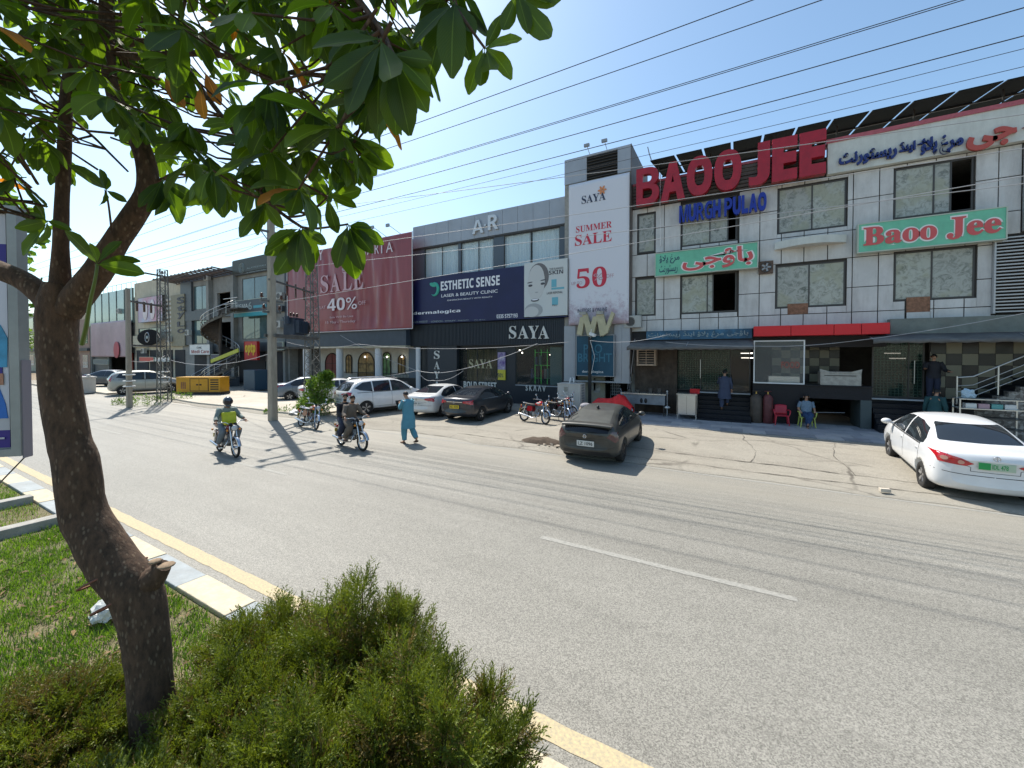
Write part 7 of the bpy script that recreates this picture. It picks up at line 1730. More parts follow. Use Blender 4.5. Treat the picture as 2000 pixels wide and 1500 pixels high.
# overhead lines: they run along the street
M_wire = mat('dark wire', (.03, .03, .035), .5); M_wirel = mat('pale service cable', (.36, .36, .37), .5)
def line(label, Y, px, py, r=.012, x0=-150, x1=45, sag=.0, m=None, span=36, xoff=-18):
    p = F(px, py, Y); b = MB(); pts = []
    x = x0
    while x <= x1:
        u = ((x - xoff) % span) / span; uu = ((p.x - xoff) % span) / span
        pts.append((x - p.x, 0, -sag * 4 * (u * (1 - u) - uu * (1 - uu)))); x += 3
    b.tube(pts, r * .72, 5, cap=False); o = b.build('overhead_wire', m or M_wire, loc=p)
    return tag(o, label, 'wire', 'overhead wires along the street')
wl_ = [(9.6, 1470, 0, .014, 'highest of the dark wires crossing the sky'), (10.2, 1605, 0, .014, 'second dark wire from the top of the sky'), (10.6, 1868, 0, .012, 'upper of the close pair of wires in the middle of the sky'), (10.75, 1882, 0, .012, 'lower of the close pair of wires in the middle of the sky'),
       (11.0, 2000, 15, .015, 'wire just below the close pair, clear of the roofs'), (11.4, 2000, 70, .015, 'wire passing just above the tower top'), (11.8, 2000, 95, .009, 'thin wire crossing the top of the tower louvre'), (12.0, 2000, 130, .009, 'thin wire crossing the flower of the tall sale banner')]
for Y, px, py, r, lb in wl_: line(lb, Y, px, py, r, sag=.12)
for k, (Y, pa, pb, lb) in enumerate(((10.4, (700, 478), (1230, 405), 'pale thin cable crossing the sale banner above its red words'), (10.5, (700, 510), (1230, 452), 'pale thin cable crossing the words SUMMER SALE'), (10.6, (640, 575), (1230, 478), 'pale cable crossing the tall banner below its words'), (10.2, (680, 400), (1230, 330), 'thin cable crossing the tower just under its louvre'))):
    a, c = F(pa[0], pa[1], Y), F(pb[0], pb[1], Y); d = c - a; pts = []
    for i in range(41):
        t_ = -.25 + 3.3 * i / 40; q = a + d * t_ * 1.0; s_ = .25 * ((t_ - .4) ** 2) if t_ > .4 else .1 * (t_ - .4) ** 2; pts.append(Vector((q.x, Y, q.z - 0 + s_ * .2)) - a)
    tag(MB().tube(pts, .008, 5, cap=False).build('overhead_cable', M_wirel, loc=a), lb, 'cable', 'pale cables crossing the shop fronts')
def drop(label, pts, r=.01, m=None, sag=.3):
    P = [Vector(p) for p in pts]; out = []
    for i in range(len(P) - 1):
        for k in range(9): t_ = k / 8; q = P[i].lerp(P[i + 1], t_); out.append(q + Vector((0, 0, -sag * 4 * t_ * (1 - t_))) - P[0])
    return tag(MB().tube(out, r, 5, cap=False).build('service_cable', m or M_wirel, loc=P[0]), label, 'cable')
drop('white service cable sagging low in front of the clothes shop window', [F(640, 745, 18), F(815, 724, 17), F(890, 724, 17), F(1050, 671, 17)], .014, sag=.12)
drop('second white cable looping down beside the clothes shop pillar', [F(815, 724, 17), F(845, 743, 17), F(905, 724, 17)], .012, sag=.2)
drop('white cable from the maroon banner down to the shop column', [F(665, 655, 19), F(810, 722, 18)], .012, sag=.15)
drop('thin pale cable below the maroon banner towards the clothes shop', [F(560, 668, 17), F(700, 672, 17), F(1110, 668, 17)], .009, sag=.3)
drop('thin cable rising over the right shop awning to the red fascia', [F(1300, 668, 18), F(1480, 676, 18), F(1650, 668, 18), F(2000, 612, 18)], .01, sag=.06)
drop('cable from the camera post to the awning corner', [F(1152, 665, 18), F(1310, 652, 18)], .012, sag=.2)
drop('cables sagging over the street between the left lattice pole and the concrete pole', [F(322, 700, 12), F(530, 690, 11)], .014, sag=.5)
drop('pale cable joining the left pair of poles low down', [F(255, 705, 9.3), F(322, 695, 12)], .015, sag=.2)
drop('white loose cable hanging beside the restaurant corner', [F(1240, 662, 20.4), F(1232, 735, 20.6), F(1228, 790, 20.7)], .014, sag=.0)
drop('second loose cable hanging beside the restaurant corner', [F(1231, 655, 20.5), F(1229, 720, 20.6), F(1226, 760, 20.6)], .010, sag=.0)
drop('guy wire from the concrete pole up to the left', [F(521, 470, 11), F(440, 500, 14)], .01, sag=.1)

# camera post
cp = G(1152, 802); t = thing('camera_post', 'slim black post with a security camera at its top, in front of the teal signboard', 'post', (cp.x, 20.0, 0)); zt3 = F(1152, 658, 20).z; xx = F(1152, 700, 20).x - cp.x
b = MB(); b.cyl((xx, 0, 0), (xx, 0, zt3), .09, 12); b.build('post', M_black, t)
MB().bar((xx, 0, zt3 - .1), (xx + .2, -.3, zt3 + .05), .04).build('bracket', M_grey, t); MB().obox((xx + .25, -.35, zt3 + .1), .35, .14, .13, Matrix.Rotation(-.4, 3, 'Z') @ Matrix.Rotation(.35, 3, 'Y')).build('camera', M_white, t); MB().cyl((xx, 0, zt3), (xx + .12, -.1, zt3 + .4), .02, 6).build('lamp_arm', M_white, t)
MB().tube([(xx + .05, -.1, zt3 - .2), (xx + .3, -.15, zt3 - 1.0), (xx + .12, -.1, zt3 - 1.9)], .012, 5).build('loose_wire', M_white, t)
# white electric cabinet
a, c = G(1094, 803), G(1131, 806); ca = Vector((-7.9, 18.9, .05))
eb = thing('electric_cabinet', 'white metal electric cabinet with louvred side beside the camera post', 'cabinet', (F(1112, 800, 18.6).x, 18.9, .05), R(3)); M_cab = mat('dusty white cabinet', (.52, .50, .46), .5, var=.06, vs=2, dirt=.3)
zc = F(1110, 751, 18.4).z - .05
MB().box(-.58, .58, -.45, .45, .12, zc).build('body', M_cab, eb, bevel=.01); MB().box(-.6, .6, -.47, .47, zc, zc + .04).build('lid', M_cab, eb); MB().box(-.52, .52, -.40, .40, 0, .12).build('plinth', M_wallc, eb)
MB().box(-.02, -.01, -.456, -.45, .2, zc - .05).build('door_seam', M_grey, eb); MB().box(-.25, -.05, -.458, -.45, zc - .35, zc - .12).build('notice', mat('faded notice', (.35, .33, .28), .7, var=.3, vs=20), eb)
for k in range(9): MB().box(.58, .595, -.2, .2, .35 + k * .13, .42 + k * .13).build('louvre', M_grey, eb)
MB().tube([(-.1, 0, zc + .04), (-.05, 0, zc + .3), (.1, 0, zc + .32), (.12, 0, zc + .08)], .03, 8).build('cable_loop', M_white, eb)
# broken concrete stump, block and mound beside the black car
p = G(1118, 846); sm = thing('leaning_concrete_stump', 'leaning broken concrete stump with ragged sacking, left of the black car', 'stump', (p.x, p.y + .3, 0)); b = MB(); rings = []
for k in range(7):
    z = k * .17; rr = .24 - .015 * k; cx_ = .10 * k * .6; rings.append([(cx_ + rr * math.cos(a) * (1 + .12 * noise.noise(Vector((k, a, 1)))), rr * math.sin(a) * (1 + .12 * noise.noise(Vector((k, a, 3)))), z + .04 * noise.noise(Vector((a, k, 2)))) for a in np.linspace(0, 2 * PI, 13)[:-1]])
b.loft(rings, 0, True, False); b.build('stump', mat('rough dirty concrete', (.34, .29, .23), .9, var=.25, vs=6, bump=.8, bs=18), sm); MB().ell((.42, 0, 1.03), .22, .2, .12, 12, 8).build('rag', mat('grey rag', (.26, .25, .27), .9, var=.2, vs=15), sm)
p = G(1106, 872); bk_ = MB().obox((0, 0, .22), .34, .3, .45, Matrix.Rotation(.2, 3, 'Z')).build('concrete_block', MATS['rough dirty concrete'], loc=(p.x, p.y + .15, .03), bevel=.03); tag(bk_, 'squat concrete block between the leaning stump and the black car', 'block')
p = G(1058, 866); b = MB(); vs = []
for j in range(9):
    for i in range(17):
        u, v_ = i / 16 * 2 - 1, j / 8 * 2 - 1; h = max(0, 1 - u * u - v_ * v_) ** .5 * .16 * (1 + .5 * noise.noise(Vector((u * 3, v_ * 3, 3)))); vs.append((u * .75, v_ * .38, h - .01))
b.add(vs, [(j * 17 + i, j * 17 + i + 1, (j + 1) * 17 + i + 1, (j + 1) * 17 + i) for j in range(8) for i in range(16)], 0, True)
mo = thing('rubble_heap', 'low heap of broken dark paving and stones left of the black car', 'rubble', (p.x, p.y, .04)); b.build('mound', mat('dark damp soil', (.07, .05, .035), .95, var=.3, vs=10, bump=.6, bs=30), mo)
for k in range(26):
    a = random.uniform(0, 2 * PI); q = random.uniform(.3, 1.2); s = random.uniform(.03, .09)
    MB().obox((0, 0, 0), s * 1.6, s, s * .8, Matrix.Rotation(random.uniform(0, 3), 3, 'Z') @ Matrix.Rotation(.3, 3, 'X')).build('stone', MATS['rough dirty concrete'], mo, loc=(q * math.cos(a) + .5, q * math.sin(a) * .6, .03))
p = G(1728, 958, .1); o = MB().obox((0, 0, .04), .18, .10, .075, Matrix.Rotation(.2, 3, 'Z')).build('loose_brick', mat('pale brick', (.50, .44, .36), .9, var=.1), loc=(p.x, p.y, .07), bevel=.008); tag(o, 'single pale brick lying on the forecourt left of the white sedan', 'brick')
for k, (px, py, s, lb) in enumerate(((1855, 957, .10, 'flat white scrap of litter in the shadow behind the white sedan'), (1823, 950, .06, 'small white litter by the rear wheel of the white sedan'), (1345, 834, .07, 'small pale stone at the shaded paving edge'))):
    p = G(px, py); tag(MB().obox((0, 0, .012), s * 2, s, .02, Matrix.Rotation(k, 3, 'Z')).build('litter', M_white, loc=(p.x, p.y, .06)), lb, 'litter')
# crumpled plastic bag on the lawn and by the pole
def crumple(name, label, loc, s, m, cat='plastic bag'):
    bm = bmesh.new(); bmesh.ops.create_icosphere(bm, subdivisions=3, radius=1)
    for v_ in bm.verts: n_ = noise.noise(v_.co * 2.2 + Vector(loc)) * .5 + noise.noise(v_.co * 5) * .25; v_.co *= 1 + n_; v_.co.z = max(-.4, v_.co.z)
    me = bpy.data.meshes.new(name); bm.to_mesh(me); bm.free(); me.materials.append(m); o = bpy.data.objects.new(name, me); COL.objects.link(o); o.location = (loc[0], loc[1], loc[2] + s[2] * .4); o.scale = s; return tag(o, label, cat)
M_pb = mat('translucent plastic bag', (.62, .64, .62), .2, alpha=.75)
p = G(205, 1203, .25); crumple('plastic_bag', 'crumpled clear plastic bag on the grass just left of the tree trunk', (p.x, p.y, .25), (.17, .12, .10), M_pb)
p = G(572, 812); crumple('plastic_bag', 'heap of white and grey plastic bags behind the orange brown motorcycle', (p.x, p.y + .2, .05), (.55, .3, .16), mat('white rubbish', (.5, .5, .5), .5, var=.4, vs=8))
# low walls / slab edges left
b = MB(); xs_ = np.arange(-34, -17.5, .4); vs = []
for x in xs_:
    e = 11.75 + .12 * noise.noise(Vector((x * .7, 1, 1))) + .25 * (noise.noise(Vector((x * .2, 4, 1)))); vs += [(x, e, .03), (x, e + .02, .13), (x, 17.6, .14), (x, 17.6, .03)]
b.add(vs, [(i * 4 + k, (i + 1) * 4 + k, (i + 1) * 4 + k + 1, i * 4 + k + 1) for i in range(len(xs_) - 1) for k in range(3)] + [(0, 1, 2, 3), tuple(len(vs) - 4 + q for q in (3, 2, 1, 0))])
tag(b.build('pale_pavement', M_slab), kind='structure')
tag(MB().box(-60, -40.5, 11.2, 14.8, .03, .13).build('left_pavement', M_slab), kind='structure')
p = G(160, 768); t = thing('gate_pillar', 'low white gate pillar with a rounded cap at the left end, next to the trunk', 'pillar', (-43.3, 10.9, .05)); MB().box(-.42, .42, -.35, .35, 0, 1.15).build('shaft', M_cab, t, bevel=.02); MB().box(-.48, .48, -.4, .4, 1.15, 1.25).build('cap', M_cab, t); MB().ell((.2, 0, 1.3), .13, .13, .12, 12, 8).build('knob', M_cab, t)
# restaurant tiles, each a slab
tl = thing('tiled_pavement', 'x', 'x'); del tl['label'], tl['category']; tl['kind'] = 'structure'; tl.location = (0, 0, 0)
M_t = [mat('grey blue paving tile', (.34, .35, .37), .55, var=.12, vs=3, dirt=.25), mat('pale paving tile', (.42, .42, .42), .55, var=.1, vs=3, dirt=.25), mat('dark paving tile', (.26, .27, .29), .55, var=.15, vs=3, dirt=.25)]
ms = [MB().box(.005, .745, .005, .595, -.02, .035).mesh('paving_tile', m) for m in M_t]
for i in range(19):
    for j in range(6):
        shared('paving_tile', random.choices(ms, (6, 3, 2))[0], tl, (-4.95 + i * .75 + (.37 if j % 2 else 0), 17.3 + j * .6, .052 + random.uniform(-.003, .003)))
# food cart, cabinets, cylinders, stove table
fc = thing('food_cart', 'steel food cart with grey side panels and thin legs, left of the steel cabinet', 'cart', (F(1258, 800, 20.1).x, 20.1, .06))
MB().box(-1.0, 1.0, -.35, .35, .55, 1.02).build('panel_body', mat('grey zinc sheet', (.20, .22, .24), .5, metal=.3, var=.2, vs=3), fc); MB().box(-1.05, 1.05, -.4, .4, 1.02, 1.07).build('top', M_steel, fc)
for x in (-.95, .95):
    for y in (-.3, .3): MB().cyl((x, y, 0), (x, y, .56), .025, 8).build('leg', M_frame, fc)
for x in (-.06, .14): MB().ell((x, -.36, .72), .07, .015, .12, 10, 6).build('handle_hole', M_black, fc)
for x in (-.7, -.3, .3, .7): MB().cyl((x, 0, 1.07), (x, 0, 1.2 + .1 * (x > 0)), .1, 12).build('pot', M_frame, fc)
wb_ = thing('water_stand', 'thin stand with a white wash basin right of the food cart', 'stand', (F(1303, 800, 19.9).x, 19.9, .06)); b = MB(); b.cyl((0, 0, 0), (0, 0, 1.2), .03, 8); b.build('stem', M_grey, wb_); MB().ell((0, 0, .45), .14, .14, .06, 12, 6).build('basin', M_white, wb_); MB().ell((0, 0, 1.2), .05, .05, .05, 8, 6).build('tap', M_steel, wb_)
scb = thing('steel_cabinet', 'square stainless steel cabinet on legs at the foot of the dark steps', 'cabinet', (F(1342, 800, 19.7).x, 19.75, .06)); zt4 = F(1342, 771, 19.5).z
MB().box(-.40, .40, -.3, .3, .22, zt4 - .06).build('body', M_steel, scb, bevel=.008)
for x in (-.385, .385):
    for y in (-.28, .28): MB().box(x - .02, x + .02, y - .02, y + .02, 0, zt4 - .06).build('leg', M_steel, scb)
MB().box(-.43, .43, -.33, .33, zt4 - .06, zt4 - .02).build('top', M_steel, scb); MB().box(-.005, .005, -.305, -.3, .25, zt4 - .1).build('door_seam', M_frame, scb)
tag(MB().box(-.2, .2, -.15, .15, 0, .22).build('red_crate', M_red, loc=(F(1350, 770, 20.2).x + .15, 20.3, zt4 + .0), bevel=.01), 'small red crate behind the top of the steel cabinet', 'crate')
def gascyl(label, x, y, h, r, m):
    t = thing('gas_cylinder', label, 'gas cylinder', (x, y, .06)); rings = [[(q * math.cos(a), q * math.sin(a), z) for a in np.linspace(0, 2 * PI, 19)[:-1]] for q, z in ((r * .9, 0), (r, .05), (r, h * .85), (r * .8, h * .93), (r * .35, h))]
    MB().loft(rings, 0, True, True).build('tank', m, t); MB().cyl((0, 0, h), (0, 0, h + .12), .03, 8).build('valve', mat('brass', (.45, .32, .1), .3, metal=.9), t); MB().torus((0, 0, h + .12), r * .65, .012, 'z', 16, 5).build('collar', m, t); return t
gascyl('brown gas cylinder, left one beside the grill counter', F(1477, 800, 19.9).x, 20.0, 1.25, .23, mat('brown cylinder', (.075, .055, .04), .6, var=.3, vs=5)); gascyl('dull red gas cylinder, right one beside the red chair', F(1500, 800, 19.9).x, 20.0, 1.25, .19, mat('dull red cylinder', (.12, .03, .03), .5, var=.3, vs=5))
rt = thing('display_rack', 'steel display rack with shelves under the staircase rail', 'rack', (F(1930, 780, 19.4).x, 19.4, .06)); 
for x in (-.75, .75):
    for y in (-.25, .25): MB().box(x - .02, x + .02, y - .02, y + .02, 0, 1.45).build('post', M_steel, rt)
for z in (.45, .8, 1.1, 1.42): MB().box(-.78, .78, -.28, .28, z, z + .03).build('shelf', M_steel if z > 1 else M_frame, rt)
for k in range(4): tag(MB().box(-.13, .13, -.12, .12, 0, .16).build('food_box', (M_white, M_pk, M_clo[2], M_white)[k], loc=(rt.location.x - .45 + k * .3, 19.35, .06 + 1.13), bevel=.01), 'small %s box on the display rack shelf' % ('white, leftmost', 'pink', 'aqua', 'white, rightmost')[k], 'box', 'boxes on the rack')
p = F(1892, 735, 19.4); crumple('plastic_bag', 'pale blue plastic bag standing on the display rack', (p.x, 19.4, 1.52), (.16, .1, .22), mat('pale blue plastic', (.40, .52, .60), .4))
# generator
gp = G(352, 774); gn = thing('generator', 'bright yellow and black generator box with louvred end, in front of the spiral staircase', 'generator', (-33.55, 14.35, .14), R(30)); gn.scale = (.70, .75, .68); M_gy = mat('generator yellow', (.50, .26, .012), .45, var=.06, vs=2, dirt=.12)
MB().box(-2.2, 2.2, -.65, .65, .25, 1.75).build('body', M_gy, gn, bevel=.02); MB().box(-2.25, 2.25, -.7, .7, 0, .25).build('skid', M_black, gn); MB().box(-2.22, 2.22, -.67, .67, 1.75, 1.82).build('roof', M_gy, gn)
for x0, x1 in ((-.75, .1), (.14, .99)): 
    d0 = MB().box(x0, x1, -.675, -.652, .4, 1.62).build('door', M_gy, gn); MB().box(x0 + (.6 if x0 < 0 else .05), x0 + (.78 if x0 < 0 else .23), -.70, -.675, .95, 1.1).build('latch', M_black, d0)
for q in ((-.82, -.75, .35, 1.67), (.99, 1.06, .35, 1.67), (.1, .14, .4, 1.62), (-.75, .99, 1.62, 1.67), (-.75, .99, .35, .4)): MB().box(q[0], q[1], -.672, -.652, q[2], q[3]).build('door_frame', M_black, gn)
for k in range(5): MB().box(1.25, 2.05, -.672, -.652, .5 + k * .24, .62 + k * .24).build('vent', M_black, gn)
for k in range(3): MB().box(-1.7 + k * .18, -1.6 + k * .18, -.672, -.652, .6, 1.3).build('vent', M_brick, gn)
MB().box(-2.22, -2.202, -.5, .5, .4, 1.6).build('end_grille', M_frame, gn)
tkb = tag(MB().box(-.8, .8, -.6, .6, 0, 1.6).build('blue_cabinet', mat('petrol blue cabinet', (.03, .07, .11), .5), loc=(-34.0, 18.3, .14), bevel=.02), 'petrol blue cabinet standing behind the yellow generator', 'cabinet')
# billboard at the left edge
bb = thing('median_billboard', 'grey framed advertising board at the left edge showing a figure in blue medical scrubs', 'billboard', D(44, 890, 4.6)); bb.rotation_euler = (0, 0, TH + R(16))
M_gal = mat('galvanised frame', (.30, .31, .30), .5, metal=.3, var=.1, vs=3); hb = 2.85
MB().box(-1.6, -.085, .03, .1, .085, hb - .085).build('core', M_gal, bb)
for q in ((-1.7, 0, 0, .085), (-1.7, 0, hb - .085, hb)): MB().box(q[0], q[1], -.02, .12, q[2], q[3]).build('frame_rail', M_gal, bb)
for x in (-1.7, -.085): MB().box(x, x + .085, -.02, .12, .085, hb - .085).build('frame_post', M_gal, bb)
MB().box(0, .012, .0, .12, -.03, 1.1).build('side_flange', mat('mauve side flange', (.25, .22, .25), .6), bb)
bc = {'navy': mat('billboard violet', (.035, .02, .22), .4), 'white': mat('billboard white', (.60, .60, .66), .4), 'blue': mat('scrub light blue', (.06, .30, .50), .5, var=.25, vs=5), 'blue2': mat('scrub deep blue', (.02, .14, .48), .5, var=.15, vs=4), 'arm': mat('printed arm', (.42, .20, .13), .5), 'pale': mat('billboard pale', (.50, .49, .52), .4)}
def bp(name, x0, x1, z0, z1, m, dy=0): MB().box(x0, x1, .02 - dy, .03, z0, z1).build(name, bc[m], bb)
X0 = -1.6
bp('print_panel', X0, -.12, .10, .30, 'navy'); bp('print_panel', X0, -.12, .30, .43, 'pale'); bp('print_panel', X0, -.12, .43, 2.15, 'white'); bp('print_panel', X0, -.12, 2.15, 2.42, 'navy'); bp('print_panel', X0, -.12, 2.42, 2.76, 'pale')
MB().prism([(-1.4, .435), (-.13, .435), (-.15, .60), (-.22, .85), (-1.4, .85)], .012, .02, 'y').build('printed_trousers', bc['blue2'], bb)
MB().box(-1.4, -.16, .006, .012, .82, .95).build('printed_arm', bc['arm'], bb); MB().box(-1.4, -.17, .010, .018, .95, 1.02).build('printed_band', bc['navy'], bb)
MB().prism([(-1.4, 1.02), (-.13, 1.02), (-.12, 1.35), (-.18, 1.5), (-.30, 1.58), (-.42, 1.60), (-1.4, 1.62)], .012, .02, 'y').build('printed_tunic', bc['blue'], bb)
MB().ell((-.46, .016, 1.85), .14, .004, .2, 16, 10).build('printed_head', bc['blue2'], bb)
MB().tube([(-.40, .008, 1.60), (-.36, .008, 1.42), (-.46, .008, 1.3)], .014, 6).build('printed_stethoscope', bc['navy'], bb)
MB().box(-1.4, -.16, .006, .012, .2, .22).build('printed_line', bc['pale'], bb)
bl_ = D(44, 890, 4.6)
for x in (-1.3, -.75): MB().cyl((x, .06, 0), (x, .12, -bl_.z + .2), .055, 10).build('post', M_gal, bb)
MB().cyl((-.02, .1, 0), (-.62, .1, -.75), .008, 5).build('stay_wire', M_frame, bb)

# clutter on the far shop fronts: cooling units, tanks, small signs
M_acw = mat('off white unit', (.42, .42, .39), .5, dirt=.4, var=.05)
def ac_unit(px, py, Y, lb):
    p = F(px, py, Y); t = thing('cooling_unit', lb, 'air conditioner', p); MB().box(-.42, .42, -.16, .16, 0, .6).build('casing', M_acw, t, bevel=.01); MB().torus((-.1, -.165, .3), .22, .015, 'y', 18, 5).build('fan_ring', M_frame, t); MB().cyl((-.1, -.155, .3), (-.1, -.162, .3), .2, 16).build('fan', M_frame, t)
for a in ((281, 690, 20.6, 'cooling unit on the cream building left of the lattice pole'), (330, 668, 20.5, 'cooling unit under the white fins of the cream building'), (368, 655, 20.5, 'cooling unit beside the olive letter pier'), (405, 548, 20.7, 'cooling unit high beside the dark office panel'), (545, 640, 20.7, 'cooling unit on the office building by the maroon banner'), (548, 585, 20.7, 'upper cooling unit on the office building by the maroon banner'), (232, 612, 20.7, 'cooling unit above the faded pink banner'), (1236, 640, 20.7, 'cooling unit at the restaurant corner under the cladding')): ac_unit(*a)
def tank(px, Y, z, lb, m, r=.55):
    x = F(px, 550, Y).x; t = thing('water_tank', lb, 'water tank', (x, Y, z)); MB().loft([[(q * math.cos(a), q * math.sin(a), h) for a in np.linspace(0, 2 * PI, 17)[:-1]] for q, h in ((r, 0), (r, .45), (r * 1.03, .5), (r, .55), (r, 1.0), (r * .6, 1.25), (r * .3, 1.32))], 0, True, True).build('tank', m, t); MB().cyl((0, 0, 1.32), (0, 0, 1.4), r * .28, 12).build('lid', M_black, t)
tank(300, 23, 11.3, 'blue water tank on the cream building roof', mat('blue tank', (.03, .10, .25), .5)); tank(330, 24, 11.3, 'black water tank on the cream building roof', M_black); tank(230, 24, 11.0, 'black water tank on the green glass building roof', M_black)
for px, yt, yb_, p1, m, lb in ((272, 697, 706, 300, 'red sign face', 'narrow red shop sign over the ground floor of the cream building'), (303, 698, 706, 330, 'white paint', 'narrow white shop sign beside the red one on the cream building'), (182, 702, 711, 210, 'teal blue sign face', 'narrow teal shop sign under the faded pink banner'), (412, 692, 700, 452, 'navy billboard face', 'narrow navy shop sign behind the spiral staircase'), (524, 668, 684, 552, 'slate sign face', 'plain slate shop sign right of the red signboard')): signbox('shop_sign', lb, (px, yt, yb_), p1, 20.2, MATS[m], .15)
b = MB(); x0, x1 = F(190, 560).x, F(262, 560).x
for k in range(9): x = x0 + (x1 - x0) * k / 8; b.cyl((x, 21.2, 11.4), (x, 21.2, 12.3), .03, 5)
b.bar((x0, 21.2, 12.3), (x1, 21.2, 12.3), .05); b.build('roof_rail', M_grey, gg, True)
# ============================================================= PLANTS
def seg_join(b, pts_px, n=12, mi=0, bumps=.05, seed=0, dflt=2.6):
    """tapered bark tube through photo points (px, py, width px, depth)"""
    P = [D(p[0], p[1], p[3] if len(p) > 3 else dflt) for p in pts_px]; Rr = [p[2] / 2 * (p[3] if len(p) > 3 else dflt) / FPX / math.hypot(1, (p[0] - 1000) / FPX) for p in pts_px]
    Q, W_ = [], []
    for i in range(len(P) - 1):                       # Catmull-Rom
        p0, p1, p2, p3 = P[max(i - 1, 0)], P[i], P[i + 1], P[min(i + 2, len(P) - 1)]
        for k in range(4):
            t = k / 4; Q.append(.5 * ((2 * p1) + (p2 - p0) * t + (2 * p0 - 5 * p1 + 4 * p2 - p3) * t * t + (3 * p1 - p0 - 3 * p2 + p3) * t ** 3)); W_.append(Rr[i] * (1 - t) + Rr[i + 1] * t)
    Q.append(P[-1]); W_.append(Rr[-1])
    o = len(b.v); b.tube(Q, W_, n, mi)
    for i in range(len(Q)):
        for k in range(n):
            v = Vector(b.v[o + i * n + k]); d = v - Q[i]; b.v[o + i * n + k] = tuple(Q[i] + d * (1 + bumps * noise.noise(v * 9 + Vector((seed, 0, 0)))))
    return Q
def bark(name, c1, c2, sc_=1):
    m = bpy.data.materials.new(name); m.use_nodes = True; nt = m.node_tree; L = nt.links.new; b = nt.nodes['Principled BSDF']; b.inputs['Roughness'].default_value = .9
    g = _n(nt, 'ShaderNodeNewGeometry'); mp = _n(nt, 'ShaderNodeMapping'); mp.inputs['Scale'].default_value = (1, 1, .38); L(g.outputs['Position'], mp.inputs[0])
    n = _n(nt, 'ShaderNodeTexNoise'); n.inputs['Scale'].default_value = 26 * sc_; n.inputs['Detail'].default_value = 8; n.inputs['Roughness'].default_value = .7; L(mp.outputs[0], n.inputs[0])
    v = _n(nt, 'ShaderNodeTexVoronoi'); v.inputs['Scale'].default_value = 42 * sc_; L(mp.outputs[0], v.inputs[0])
    c = _n(nt, 'ShaderNodeValToRGB'); e = c.color_ramp.elements; e[0].position = .35; e[0].color = tuple(c1) + (1,); e[1].position = .62; e[1].color = tuple(c2) + (1,); L(n.outputs[0], c.inputs[0])
    r = _n(nt, 'ShaderNodeMapRange'); L(v.outputs['Distance'], r.inputs[0]); r.inputs[1].default_value = .16; r.inputs[2].default_value = .34; r.inputs[3].default_value = .75; r.inputs[4].default_value = 0
    mx = _n(nt, 'ShaderNodeMix', data_type='RGBA'); L(r.outputs[0], mx.inputs[0]); L(c.outputs[0], mx.inputs[6]); mx.inputs[7].default_value = (.20, .14, .09, 1)
    n2 = _n(nt, 'ShaderNodeTexNoise'); n2.inputs['Scale'].default_value = 7; L(g.outputs['Position'], n2.inputs[0]); r2 = _n(nt, 'ShaderNodeMapRange'); L(n2.outputs[0], r2.inputs[0]); r2.inputs[1].default_value = .32; r2.inputs[2].default_value = .5
    m2 = _n(nt, 'ShaderNodeMix', data_type='RGBA'); L(r2.outputs[0], m2.inputs[0]); L(c.outputs[0], m2.inputs[6]); L(mx.outputs[2], m2.inputs[7]); L(m2.outputs[2], b.inputs['Base Color'])
    bp_ = _n(nt, 'ShaderNodeBump'); bp_.inputs['Strength'].default_value = .9; bp_.inputs['Distance'].default_value = .012; L(n.outputs[0], bp_.inputs['Height']); L(bp_.outputs[0], b.inputs['Normal']); return m
M_bark = bark('tree bark', (.040, .023, .013), (.11, .062, .036))
tree = thing('alstonia_tree', 'broad-leaved tree with a bent speckled trunk leaning over the median, in the foreground at left', 'tree', D(300, 1480, 2.6) * 1.0)
tree.location.z = .2
tb = MB()
d = 2.6
seg_join(tb, [(312, 1560, 120), (308, 1480, 104), (300, 1400, 97), (291, 1300, 94), (280, 1210, 104), (262, 1150, 112), (220, 1100, 112), (190, 1050, 108), (163, 1000, 103), (148, 900, 98), (136, 860, 93), (122, 780, 91), (113, 700, 87), (112, 640, 90), (115, 590, 92), (118, 555, 70)], 20, bumps=.05)
seg_join(tb, [(262, 1150, 90), (290, 1135, 62), (308, 1118, 46), (320, 1104, 36)], 12, bumps=.25, seed=3)                      # pruned knot
seg_join(tb, [(300, 1130, 40), (312, 1112, 30), (306, 1098, 22)], 8, bumps=.3, seed=4)
seg_join(tb, [(118, 600, 60), (118, 540, 46), (119, 480, 36), (121, 400, 33), (126, 300, 32), (129, 200, 30), (141, 100, 26), (146, 0, 20), (150, -120, 16)], 12)
seg_join(tb, [(130, 610, 70), (160, 570, 72), (195, 525, 64), (228, 470, 56), (262, 420, 52), (288, 372, 48), (286, 320, 46), (268, 270, 44), (240, 225, 40), (218, 170, 33), (210, 100, 33), (209, 30, 34), (207, -60, 30), (200, -200, 24)], 14)
seg_join(tb, [(110, 610, 60), (75, 570, 58), (40, 545, 58), (0, 528, 60), (-60, 500, 52), (-150, 440, 44), (-260, 330, 34)], 12)
seg_join(tb, [(-40, 144, 18), (0, 146, 19), (80, 140, 20), (130, 133, 20), (170, 120, 22), (212, 100, 20), (250, 86, 16), (300, 80, 14), (335, 68, 12), (350, 42, 10), (362, 0, 8)], 9, seed=6)
seg_join(tb, [(242, 236, 30), (250, 232, 26), (262, 228, 18), (272, 224, 14)], 8, bumps=.2)
br = []
br.append(seg_join(tb, [(212, 100, 14), (260, 112, 14), (330, 106, 15, 2.4), (420, 106, 14, 2.2), (500, 130, 11, 2.1), (560, 142, 8, 2.0), (640, 146, 6, 1.9)], 8, seed=8))
